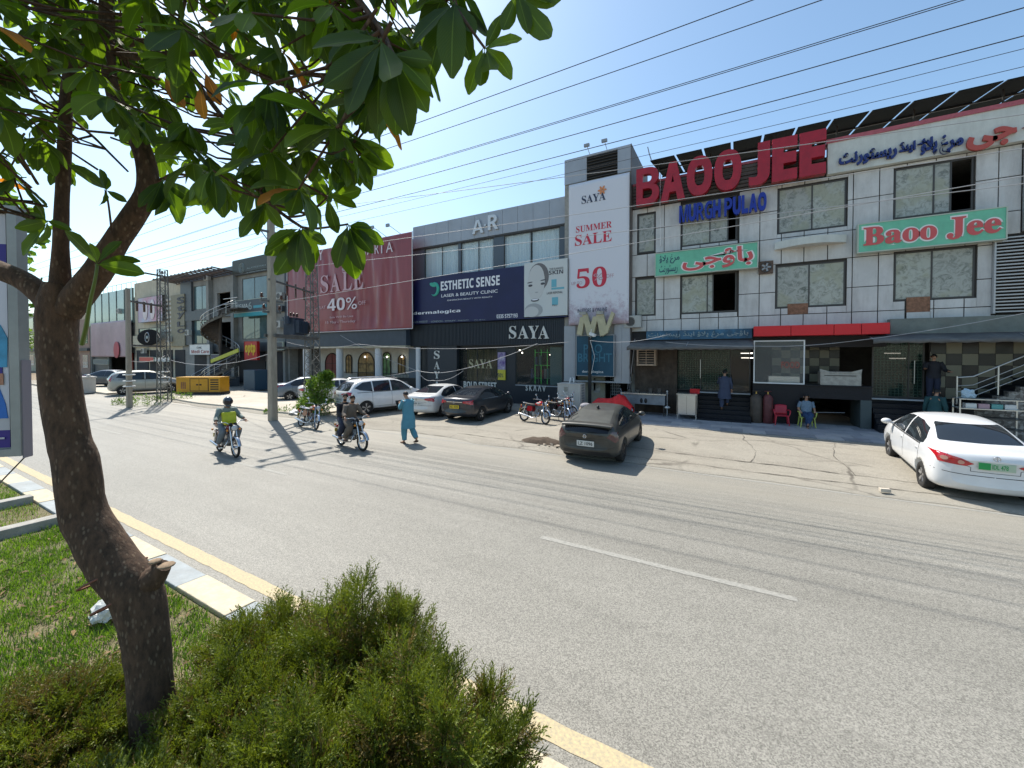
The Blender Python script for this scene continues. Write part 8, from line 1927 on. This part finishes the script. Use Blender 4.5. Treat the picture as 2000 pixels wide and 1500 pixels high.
br.append(seg_join(tb, [(335, 75, 12), (352, 110, 12, 2.5), (384, 160, 12, 2.4), (420, 210, 11, 2.3), (448, 245, 9, 2.2), (478, 300, 8, 2.1), (500, 355, 7, 2.1), (520, 390, 8, 2.0), (560, 424, 8, 2.0), (590, 444, 6, 2.0)], 8, seed=9))
br.append(seg_join(tb, [(130, 225, 8), (180, 265, 7), (215, 300, 6), (250, 335, 5)], 6))
br.append(seg_join(tb, [(300, 355, 12), (318, 350, 9), (340, 340, 7, 2.4), (400, 345, 6, 2.3), (430, 335, 5, 2.2)], 6))
br.append(seg_join(tb, [(448, 245, 7, 2.2), (500, 268, 6, 2.1), (560, 272, 6, 2.0), (620, 272, 5, 1.9), (668, 268, 5, 1.8), (704, 300, 4, 1.8)], 6))
br.append(seg_join(tb, [(500, 130, 8, 2.1), (560, 165, 7, 2.0), (600, 190, 6, 1.9), (650, 250, 5, 1.9), (664, 264, 5, 1.8)], 6))
br.append(seg_join(tb, [(640, -60, 16, 1.5), (700, 0, 13, 1.35), (745, 60, 10, 1.2), (765, 100, 8, 1.1), (785, 130, 6, 1.05)], 7, seed=12))
br.append(seg_join(tb, [(850, -120, 12, 1.3), (880, -40, 10, 1.2), (890, 10, 8, 1.15), (915, 50, 6, 1.1), (947, 94, 5, 1.1)], 7, seed=13))
br.append(seg_join(tb, [(210, -100, 22, 2.5), (400, -160, 22, 2.1), (640, -120, 18, 1.6), (860, -140, 13, 1.3), (1010, -60, 9, 1.1), (1012, -20, 6, 1.1)], 8, seed=14))
br.append(seg_join(tb, [(590, 444, 6, 2.0), (620, 446, 5, 1.9), (680, 438, 4, 1.9)], 6)); br.append(seg_join(tb, [(560, 424, 6, 2.0), (600, 418, 5, 1.9), (640, 385, 4, 1.85)], 6))
gs = MB(); seg_join(gs, [(160, 672, 12, 2.4), (168, 640, 11, 2.33), (176, 590, 9, 2.25), (186, 545, 8, 2.2), (190, 516, 7, 2.2)], 8); gs.build('green_shoot', mat('green shoot', (.10, .15, .03), .5), tree, True)
br.append(seg_join(tb, [(218, 450, 6, 2.5), (212, 400, 5, 2.4), (206, 372, 5, 2.35)], 6))
br.append(seg_join(tb, [(-60, 400, 8, 2.2), (0, 412, 6, 2.1), (50, 420, 5, 2.1), (92, 433, 5, 2.1)], 6))
tb.build('trunk', M_bark, tree, True)
for q in ((325, 1102, 16), (303, 1094, 12)): MB().ell(D(q[0], q[1] + 2, 2.53), q[2] * .0030, q[2] * .0030, .012, 10, 6).build('cut_end', mat('weathered cut wood', (.24, .17, .11), .9, var=.3, vs=30), tree, True)
MB().ell(D(245, 238, 2.5), .045, .03, .022, 12, 8).build('cut_end', MATS['weathered cut wood'], tree, True)
M_twine = mat('reddish twine', (.20, .08, .05), .8)
_r, _f = Vector((CT, ST, 0)), Vector((-ST, CT, 0))
for cx_, cy_, r_ in ((222, 1120, .143), (248, 1166, .146)):
    C = D(cx_, cy_, 2.6); MB().tube([C + (_r * .92 - Vector((0, 0, -.5))) * r_ * math.cos(a) + (_f + _r * .3) * r_ * math.sin(a) for a in np.linspace(0, 2 * PI, 29)[:-1]], .007, 5, closed=True).build('twine', M_twine, tree, True)

# leaves: blunt-ended, widest past the middle
M_leaf = [leafmat('alstonia leaf', (.028, .058, .007), (.052, .095, .011), .54, (2.2, 2.1, .45), .42, 2.2, uvrib=True), leafmat('young alstonia leaf', (.06, .115, .010), (.10, .165, .016), .58, (1.8, 1.8, .4), .42, 2.2, uvrib=True), leafmat('orange dying leaf', (.30, .12, .015), (.45, .22, .03), .5, (1.6, 1.2, .5), .5, 6, uvrib=True)]
def leaf_mesh(seed, mi, wd=.40):
    r_ = random.Random(seed); b = MB(); rows = 7; vs, uvs = [], []; curl = r_.uniform(.05, .30); cup = r_.uniform(.05, .35); tw = r_.uniform(-.3, .3)
    for j in range(rows + 1):
        t = j / rows; w_ = wd / 2 * (math.sin(PI * t ** 1.38) ** .60 if 0 < t < 1 else 0) * (1 + .03 * math.sin(j * 2.1 + seed)); w_ = max(w_, .008 if j == 0 else .03 if j == rows else 0)
        z = -curl * t * t; x = .06 * 1 + t * (1 - curl * .2 * t)
        for u in (-1, -.5, 0, .5, 1): vs.append((x, u * w_ * math.cos(tw * t), z + abs(u) * w_ * cup + u * w_ * math.sin(tw * t) + .012 * math.sin(j * 2.4 + seed) * abs(u))); uvs.append((u, t))
    fs = [(j * 5 + k, j * 5 + k + 1, (j + 1) * 5 + k + 1, (j + 1) * 5 + k) for j in range(rows) for k in range(4)]
    b.add(vs, fs, 0, True); n = len(vs); b.tube([(0, 0, 0), (.03, 0, -.002), (.07, 0, 0)], .009, 4); me = b.mesh('leaf', M_leaf[mi], fixn=False)
    uv = me.uv_layers.new(name='UVMap')
    for l in me.loops: uv.data[l.index].uv = uvs[l.vertex_index] if l.vertex_index < n else (0, 0)
    return me
LM = [leaf_mesh(k, 0) for k in range(6)] + [leaf_mesh(20 + k, 1, .42) for k in range(3)] + [leaf_mesh(40, 2)]
LEAVES = []                                              # (mesh index, matrix)
def whorl(c, axis, n, size, droop=.6, young=.25, rr=random, orange=0):
    axis = Vector(axis).normalized(); a0 = rr.uniform(0, 2 * PI); e1 = axis.orthogonal().normalized(); e2 = axis.cross(e1)
    for k in range(n):
        a = a0 + 2 * PI * k / n + rr.uniform(-.25, .25); out = e1 * math.cos(a) + e2 * math.sin(a)
        dirv = (out + axis * rr.uniform(-.1, .45) - Vector((0, 0, droop * rr.uniform(.3, 1.5)))).normalized()
        up = (axis + Vector((0, 0, .6)) + Vector((rr.uniform(-.4, .4), rr.uniform(-.4, .4), rr.uniform(-.3, .3)))); up = (up - dirv * up.dot(dirv))
        if up.length < .05: up = dirv.orthogonal()
        up.normalize(); y = up.cross(dirv); s = size * rr.uniform(.65, 1.12)
        M = Matrix((dirv * s, y * s * rr.uniform(.85, 1.15), up * s)).transposed().to_4x4(); M.translation = Vector(c)
        mi = 9 if rr.random() < orange else rr.randint(6, 8) if rr.random() < young else rr.randint(0, 5); LEAVES.append((mi, M))
def leaf1(px, py, d, ang, s, mi=0, tilt=.2, face=1):
    """single leaf starting at a pixel, pointing at an angle in the picture (degrees, 0 = right, 90 = down)"""
    a = R(ang); right = Vector((CT, ST, 0)); fwd = Vector((-ST, CT, 0)); dirv = (right * math.cos(a) - Vector((0, 0, 1)) * math.sin(a) + fwd * tilt).normalized()
    nrm = (-fwd * face + Vector((0, 0, .4))); nrm = (nrm - dirv * nrm.dot(dirv)).normalized(); y = nrm.cross(dirv)
    M = Matrix((dirv * s, y * s, nrm * s)).transposed().to_4x4(); M.translation = D(px, py, d); LEAVES.append((mi, M))
rr = random.Random(11)
# clusters that hang alone against the sky
for q in ((947, 94, 1.1, [(300, .085, 0), (-12, .10, 7), (45, .115, 6), (85, .125, 0), (112, .118, 7), (95, .10, 1)]),
          (887, 4, 1.12, [(70, .13, 1), (95, .20, 2), (118, .20, 0), (150, .14, 3), (60, .12, 4)]),
          (770, 108, 1.02, [(60, .17, 7), (78, .20, 0), (95, .20, 8), (112, .22, 1), (130, .20, 2), (40, .14, 6), (20, .12, 3)]),
          (745, 78, 1.0, [(100, .20, 3), (125, .21, 4), (145, .2, 5), (70, .18, 0), (170, .19, 1)]),
          (1010, -14, 1.1, [(55, .15, 0), (30, .11, 7), (75, .10, 1), (10, .12, 2), (120, .1, 0)]),
          (588, 446, 1.95, [(100, .21, 0), (82, .20, 1), (65, .20, 7), (120, .24, 2), (160, .17, 6), (140, .2, 3), (30, .14, 4)]),
          (680, 440, 1.9, [(95, .33, 0) if 0 else (93, .24, 8), (70, .2, 0), (108, .20, 3), (30, .17, 7), (50, .18, 1), (-10, .1, 6)]),
          (704, 302, 1.8, [(45, .13, 7), (70, .15, 0), (20, .10, 6), (-30, .09, 8), (100, .13, 1)]),
          (668, 268, 1.8, [(78, .22, 0), (95, .21, 1), (30, .24, 7), (10, .14, 2), (120, .13, 3)]),
          (640, 384, 1.85, [(-70, .15, 7), (-20, .15, 6), (20, .13, 8), (80, .15, 0), (190, .14, 1), (-110, .13, 6)]),
          (92, 433, 2.1, [(170, .15, 6), (110, .19, 7), (70, .16, 8), (200, .14, 0), (240, .12, 1), (20, .1, 2)]),
          (190, 516, 2.2, [(-130, .22, 3), (-25, .18, 0), (10, .2, 7), (-80, .10, 6), (-50, .15, 1)]),
          (206, 372, 2.35, [(-140, .2, 2), (-60, .1, 6), (-100, .12, 1), (70, .13, 0), (30, .1, 3)]),
          (320, 350, 2.4, [(80, .27, 0), (60, .28, 7), (105, .22, 1), (30, .2, 2), (130, .2, 3)]),
          (520, 395, 2.0, [(125, .21, 3), (100, .16, 0), (60, .13, 6), (20, .13, 7)]), (500, 350, 2.1, [(105, .2, 4), (85, .22, 5), (60, .2, 0)]),
          (430, 335, 2.2, [(95, .2, 0), (75, .2, 1), (120, .2, 2), (60, .18, 7), (140, .18, 3), (30, .2, 4)]), (400, 345, 2.3, [(90, .2, 7), (110, .2, 2), (70, .2, 1)])):
    for ang_, s, mi in q[3]: leaf1(q[0] + rr.uniform(-3, 3), q[1] + rr.uniform(-3, 3), q[2] * rr.uniform(.97, 1.03), ang_ + rr.uniform(-6, 6), s * (.88 if q[2] < 1.05 else 1.02), mi, rr.uniform(-.35, .35), rr.choice((1, 1, -1)))
for px, py, a_ in ((480, 20, 130), (400, 140, 70), (392, 165, 95), (320, 150, 60), (470, 40, 150)): leaf1(px, py, 2.0, a_, .15, 9, .1)
# the canopy: whorls along the branches and through the crown
lim = lambda x: np.interp(x, [-200, 0, 60, 110, 190, 240, 300, 360, 420, 480, 560, 620, 660, 700, 760, 800, 850, 900], [420, 400, 420, 360, 190, 260, 400, 380, 380, 370, 400, 410, 365, 320, 225, 165, 90, 0])
gaps = [(255, 420, 75), (425, 165, 42), (240, 300, 45), (150, 240, 26), (460, 280, 16), (205, 430, 50), (330, 470, 60)]
cnt = 0; BP = [p for q in br for p in q]
twb = MB()
while cnt < 520:
    px = rr.uniform(-260, 900); py = rr.uniform(-420, 400)
    if py > lim(px) - 25: continue
    if any((px - gx) ** 2 + (py - gy) ** 2 < (gr + 28) ** 2 for gx, gy, gr in gaps): continue
    dd = rr.uniform(1.5, 3.3) if px < 480 else rr.uniform(1.15, 2.3)
    c = D(px, py, dd); 
    out = Vector((c.x - tree.location.x, c.y - tree.location.y, .8)); whorl(c, out.normalized() * .6 + Vector((0, 0, .6)), rr.randint(6, 8), rr.uniform(.13, .185), 1.0, .46, rr, .008); cnt += 1
    q = min(BP, key=lambda b_: (b_ - c).length); ln = (q - c).length; e_ = q if ln < .5 else c + (q - c).normalized() * .5 + Vector((0, 0, .08))
    twb.tube([c, c.lerp(e_, .5) - Vector((0, 0, .03)), e_], [.004, .005, .007], 4)
twb.build('twigs', M_bark, tree, True)['kind'] = 'stuff'
# the rest of the crown beyond the frame, so that the tree is whole
for k in range(90):
    a = rr.uniform(0, 2 * PI); q = rr.uniform(.3, 2.0); c = Vector((tree.location.x - .2 + q * math.cos(a), tree.location.y - .3 + q * .9 * math.sin(a), rr.uniform(4.3, 6.6)))
    px_, py_, dp = proj(c)
    if dp < .9 or (dp > 0 and py_ > lim(px_) - 60): continue
    whorl(c, (math.cos(a), math.sin(a), 1), 7, .19, .5, .3, rr)
def lsz(m): p = proj(m.translation); return m.col[0].to_3d().length / max(p[2], .3) * (1 if -120 < p[0] < 2100 and -120 < p[1] < 1600 else .2) if p[2] > .3 else 0
LEAVES.sort(key=lambda q: -lsz(q[1]))
tw_ = wloc(tree)
for mi, M in LEAVES[:295]:
    o = bpy.data.objects.new('leaf', LM[mi]); COL.objects.link(o); o.parent = tree; M2 = M.copy(); M2.translation = M.translation - tw_; o.matrix_local = M2
V, I, S_, MI, UV = [], [], [], [], []; off = 0; b = MB()
rest = bpy.data.meshes.new('foliage'); cache = {}
vv, ll, pt, pm_, uu = [], [], [], [], []
for mi, M in LEAVES[295:]:
    if mi not in cache:
        me = LM[mi]; a = np.empty(len(me.vertices) * 3); me.vertices.foreach_get('co', a); li = np.empty(len(me.loops), 'i'); me.loops.foreach_get('vertex_index', li); ct = np.array([p.loop_total for p in me.polygons]); u = np.empty(len(me.loops) * 2); me.uv_layers[0].data.foreach_get('uv', u); cache[mi] = (a.reshape(-1, 3), li, ct, u)
    a, li, ct, u = cache[mi]; m3 = np.array(M); vv.append(a @ m3[:3, :3].T + (m3[:3, 3] - np.array(tw_))); ll.append(li + off); off += len(a); pt.append(ct); pm_.append(np.full(len(ct), 0 if mi < 6 else 1 if mi < 9 else 2)); uu.append(u)
def np_mesh(me, vs, loops, counts, mats, mi, uv=None, smooth=True):
    me.vertices.add(len(vs)); me.vertices.foreach_set('co', vs.astype('f').ravel()); me.loops.add(len(loops)); me.loops.foreach_set('vertex_index', loops.astype('i')); me.polygons.add(len(counts)); me.polygons.foreach_set('loop_start', (np.cumsum(counts) - counts).astype('i'))
    for m in mats: me.materials.append(m)
    me.polygons.foreach_set('material_index', mi.astype('i')); me.polygons.foreach_set('use_smooth', np.full(len(counts), smooth))
    if uv is not None: l = me.uv_layers.new(name='UVMap'); l.data.foreach_set('uv', uv.astype('f'))
    me.update(calc_edges=True)
np_mesh(rest, np.concatenate(vv), np.concatenate(ll), np.concatenate(pt), M_leaf, np.concatenate(pm_), np.concatenate(uu))
o = bpy.data.objects.new('foliage', rest); COL.objects.link(o); o.parent = tree; tag(o, kind='stuff')

# generic leafy cluster cloud for far bushes and trees
def leaf_cloud(name, parent, centres, n, size, m, seed=0, asp=.35, up=.3):
    r2 = np.random.default_rng(seed); C = np.array([c[:3] for c in centres]); RR = np.array([c[3] for c in centres]); k = r2.integers(0, len(C), n)
    d = r2.normal(size=(n, 3)); d /= np.linalg.norm(d, axis=1)[:, None]; rad = RR[k] * r2.uniform(.35, 1.0, n) ** .5 * (1 + .18 * r2.normal(size=n)); P = C[k] + d * rad[:, None]
    a = r2.normal(size=(n, 3)) + d * .8 + np.array([0, 0, up]); a /= np.linalg.norm(a, axis=1)[:, None]; b_ = np.cross(a, r2.normal(size=(n, 3))); b_ /= np.linalg.norm(b_, axis=1)[:, None]; s = size * r2.uniform(.6, 1.3, n)[:, None]
    vs = np.stack([P, P + a * s * .5 + b_ * s * asp, P + a * s, P + a * s * .5 - b_ * s * asp], 1).reshape(-1, 3); me = bpy.data.meshes.new(name)
    np_mesh(me, vs, np.arange(n * 4), np.full(n, 4), [m], np.zeros(n), None, False); o = bpy.data.objects.new(name, me); COL.objects.link(o); o.parent = parent; return o
M_bush = leafmat('bush leaf', (.05, .12, .015), (.13, .22, .03), .4, (1.6, 1.5, .6), .5, 2)
p = G(614, 812); bu = thing('roadside_bush', 'light green leafy bush growing at the foot of the lattice pole, beside the white suv', 'bush', (p.x, p.y, .05))
leaf_cloud('foliage', bu, [(-.45, 0, .45, .5), (.1, 0, .8, .6), (.35, .1, 1.3, .55), (.75, 0, 1.65, .4), (-.1, .1, 1.5, .35), (.5, 0, .5, .5), (-.8, 0, .35, .3), (1.0, 0, 1.9, .22)], 5200, .15, M_bush, 3, .16)
MB().tube([(0, 0, 0), (.1, 0, .6), (.4, 0, 1.3)], [.04, .03, .01], 6).tube([(0, 0, 0), (-.3, 0, .6)], [.03, .01], 6).build('stem', M_bark, bu)
for (px, py, lb, sc_) in ((275, 792, 'yellow green weeds at the foot of the thin concrete pole', 1.0), (345, 782, 'low weeds along the kerb beside the tall lattice pole', .8), (690 if 0 else 558, 808, 'dry yellow weeds beside the tall square concrete pole', .45)):
    p = G(px, py); wd_ = thing('weeds', lb, 'weeds', (p.x, p.y, .04)); leaf_cloud('foliage', wd_, [(-.9 * sc_, -.2, .1, .35 * sc_), (0, 0, .22 * sc_, .45 * sc_), (.9 * sc_, .3, .15, .4 * sc_), (-1.7 * sc_, -.5, .05, .25 * sc_)], int(900 * sc_), .14, M_bush, int(px), .12, 1.0)
# a farther tree of the median, seen past the billboard
def simple_tree(label, loc, h, r_, m, n, sz, seed):
    t = thing('tree', label, 'tree', loc); ra = random.Random(seed); b = MB(); b.tube([(0, 0, 0), (.1, 0, h * .3), (0, .1, h * .6), (.05, 0, h * .85)], [.14, .11, .08, .03], 8); cs = []
    for k in range(14):
        a = ra.uniform(0, 2 * PI); q = ra.uniform(.2, .8) * r_; z = h * ra.uniform(.5, .95); cs.append((q * math.cos(a), q * math.sin(a), z, r_ * ra.uniform(.3, .5))); b.tube([(0, 0, h * ra.uniform(.35, .6)), (q * math.cos(a) * .6, q * math.sin(a) * .6, z - .1), (q * math.cos(a), q * math.sin(a), z)], [.05, .03, .01], 5)
    b.build('trunk', M_bark, t); leaf_cloud('crown', t, cs, n, sz, m, seed); return t
simple_tree('yellow green tree farther along the median, behind the advertising board', (-13.6, 1.6, .2), 6.4, 1.7, M_bush, 9000, .16, 5)
for k, (x, y, h) in enumerate(((-27, .8, 5.5), (-46, .5, 6.5), (-95, 15, 8), (-118, 14, 9))): simple_tree('bushy green tree, number of metres off along the road, %s' % ('next median tree after the billboard', 'farther median tree, small', 'tree before the dull pink building', 'farthest tree at the end of the shops')[k] if 0 else ('next green median tree past the billboard', 'small farther green median tree', 'green tree before the dull pink building', 'farthest green tree at the end of the shops')[k], (x, y, .1), h, 2.0 if k < 2 else 3.4, M_bush, 4500, .26, 20 + k)

# juniper shrubs in the foreground
M_jun = [leafmat('juniper spray', (.072, .100, .009), (.175, .215, .022), .30, (1.5, 1.5, .7), .55, 5), leafmat('bronzed juniper spray', (.12, .09, .025), (.21, .16, .045), .2, (1.3, 1.2, .6), .6, 6)]
def spray(seed, L=.195):
    """a feathery juniper spray: stem with side twigs set with scale-leaf fans"""
    r_ = np.random.default_rng(seed); V = []; nn = 9
    for k in range(nn):
        t = .12 + .88 * k / nn; base = np.array([t, 0, .06 * math.sin(t * 2.5)]); side = 1 if k % 2 else -1; ln = .42 * (1 - t * .72) * r_.uniform(.7, 1.2)
        dirv = np.array([.82, side * r_.uniform(.4, .75), r_.uniform(-.35, .35)]); dirv /= np.linalg.norm(dirv)
        for j in range(5):
            p = base + dirv * ln * j / 5; dd = dirv + np.array([r_.uniform(-.1, .3), r_.uniform(-.5, .5), r_.uniform(-.5, .5)]); dd /= np.linalg.norm(dd); w = np.cross(dd, r_.normal(size=3)); w /= np.linalg.norm(w); l = ln / 5 * r_.uniform(1.2, 2.1); V.append([p - w * .021, p + w * .021, p + dd * l + w * .002])
    for j in range(9): p = np.array([j / 9, 0, .06 * math.sin(j / 9 * 2.5)]); dd = np.array([1, r_.uniform(-.4, .4), r_.uniform(-.4, .4)]); dd /= np.linalg.norm(dd); w = np.cross(dd, r_.normal(size=3)); w /= np.linalg.norm(w); V.append([p - w * .012, p + w * .012, p + dd * .17])
    return np.array(V) * L
SPR = [spray(k) for k in range(6)]
def juniper(label, c, r_, h, n, seed, bronze=.15):
    t = thing('juniper_shrub', label, 'shrub', (c[0], c[1], .2)); r2 = np.random.default_rng(seed); ra = random.Random(seed)
    # leaders: upright plumes of different height and lean
    lead = []
    for k in range(int(18 + 34 * r_)):
        a = ra.uniform(0, 2 * PI); q = r_ * math.sqrt(ra.random()) * .85; top = h * (1 - .55 * (q / r_) ** 1.5) * ra.uniform(.78, 1.02); ln = Vector((math.cos(a) * (q + .14 * q / r_ + .03), math.sin(a) * (q + .12 * q / r_), top)); lead.append((Vector((math.cos(a) * q * .35, math.sin(a) * q * .35, .0)), ln))
    b = MB(); [b.tube([p, p.lerp(q, .5) + Vector((0, 0, .06)), q], [.014, .009, .003], 4) for p, q in lead]; b.build('stems', M_bark, t)
    out, mi = [], []; lb_ = [ra.random() < bronze * .9 for _ in lead]; dk = [ra.random() < .10 for _ in lead]
    K = r2.integers(0, len(lead), n); T = r2.uniform(.12, 1, n) ** .75
    for k, tt in zip(K, T):
        if dk[k] and tt > .55: continue
        p, q = lead[k]; base = p.lerp(q, tt) + Vector((0, 0, .06 * 4 * tt * (1 - tt))); ax = (q - p).normalized(); a = ra.uniform(0, 2 * PI); e1 = ax.orthogonal().normalized(); e2 = ax.cross(e1); o_ = e1 * math.cos(a) + e2 * math.sin(a)
        spread = .95 - .55 * tt; d_ = (ax * ra.uniform(.5, 1.0) + o_ * spread + Vector((0, 0, .1))).normalized(); base = base + o_ * ra.uniform(0, .15) * (1.15 - tt)
        y = d_.cross(Vector((ra.uniform(-1, 1), ra.uniform(-1, 1), ra.uniform(-1, 1)))).normalized(); z = d_.cross(y); s = ra.uniform(.8, 1.35) * (1.15 - .35 * tt); M = np.array([d_, y, z]) * s
        out.append(SPR[ra.randint(0, 5)].reshape(-1, 3) @ M + np.array(base)); mi.append(1 if (lb_[k] and tt < .8) or ra.random() < bronze * (1.6 if noise.noise(Vector(base) * 5 + Vector((seed, 0, 0))) > 0.1 else .25) else 0)
    vs = np.concatenate(out); nt_2 = len(SPR[0]); me = bpy.data.meshes.new('foliage'); np_mesh(me, vs, np.arange(len(vs)), np.full(len(vs) // 3, 3), M_jun, np.repeat(mi, nt_2), None, False)
    o = bpy.data.objects.new('foliage', me); COL.objects.link(o); o.parent = t; return t
for args in (('juniper shrub with the tallest left plume, standing nearest the kerb', (-2.30, 1.90), .42, 1.26, 3000, 1), ('juniper shrub at right, its plumes spreading over the yellow kerb line', (-1.42, 1.62), .48, 1.30, 3700, 2),
             ('low juniper shrub between the tree trunk and the kerb', (-3.15, 1.78), .44, .80, 2500, 3), ('juniper shrub hugging the foot of the tree trunk', (-2.74, 1.36), .40, .82, 2500, 4),
             ('juniper shrub at the bottom middle, in front of the two tall ones', (-1.95, 1.25), .48, 1.05, 3600, 5), ('juniper shrub left of the trunk foot, bronzed at the tips', (-3.78, .85), .46, .55, 2400, 6, .4),
             ('juniper shrub at the bottom left corner', (-4.1, .45), .55, .55, 2600, 7, .35), ('juniper shrub nearest the eye at the bottom edge', (-2.45, .72), .5, .70, 2700, 8), ('juniper shrub at the lower right end of the row', (-1.2, 1.08), .42, 1.02, 2500, 9, .2)): juniper(*args)
juniper('low juniper shrub in front of the trunk foot, at the bottom edge', (-3.05, .62), .40, .42, 1700, 10, .3)
# fallen leaves and scraps on the lawn
pv = []; nl = 260; xs, ys, an = rng.uniform(-9, -3.2, nl), rng.uniform(-.2, 2.1, nl), rng.uniform(0, 6.28, nl)
for x, y, a in zip(xs, ys, an): c_, s_, l = math.cos(a), math.sin(a), rng.uniform(.03, .07); pv += [(x, y, .235), (x + l * c_ - .3 * l * s_, y + l * s_ + .3 * l * c_, .25), (x + 2 * l * c_, y + 2 * l * s_, .24), (x + l * c_ + .3 * l * s_, y + l * s_ - .3 * l * c_, .262)]
me = bpy.data.meshes.new('fallen_leaves'); np_mesh(me, np.array(pv), np.arange(nl * 4), np.full(nl, 4), [mat('dry fallen leaf', (.20, .13, .06), .8, var=.5, vs=5)], np.zeros(nl), None, False); o = bpy.data.objects.new('fallen_leaves', me); COL.objects.link(o); tag(o, kind='stuff')
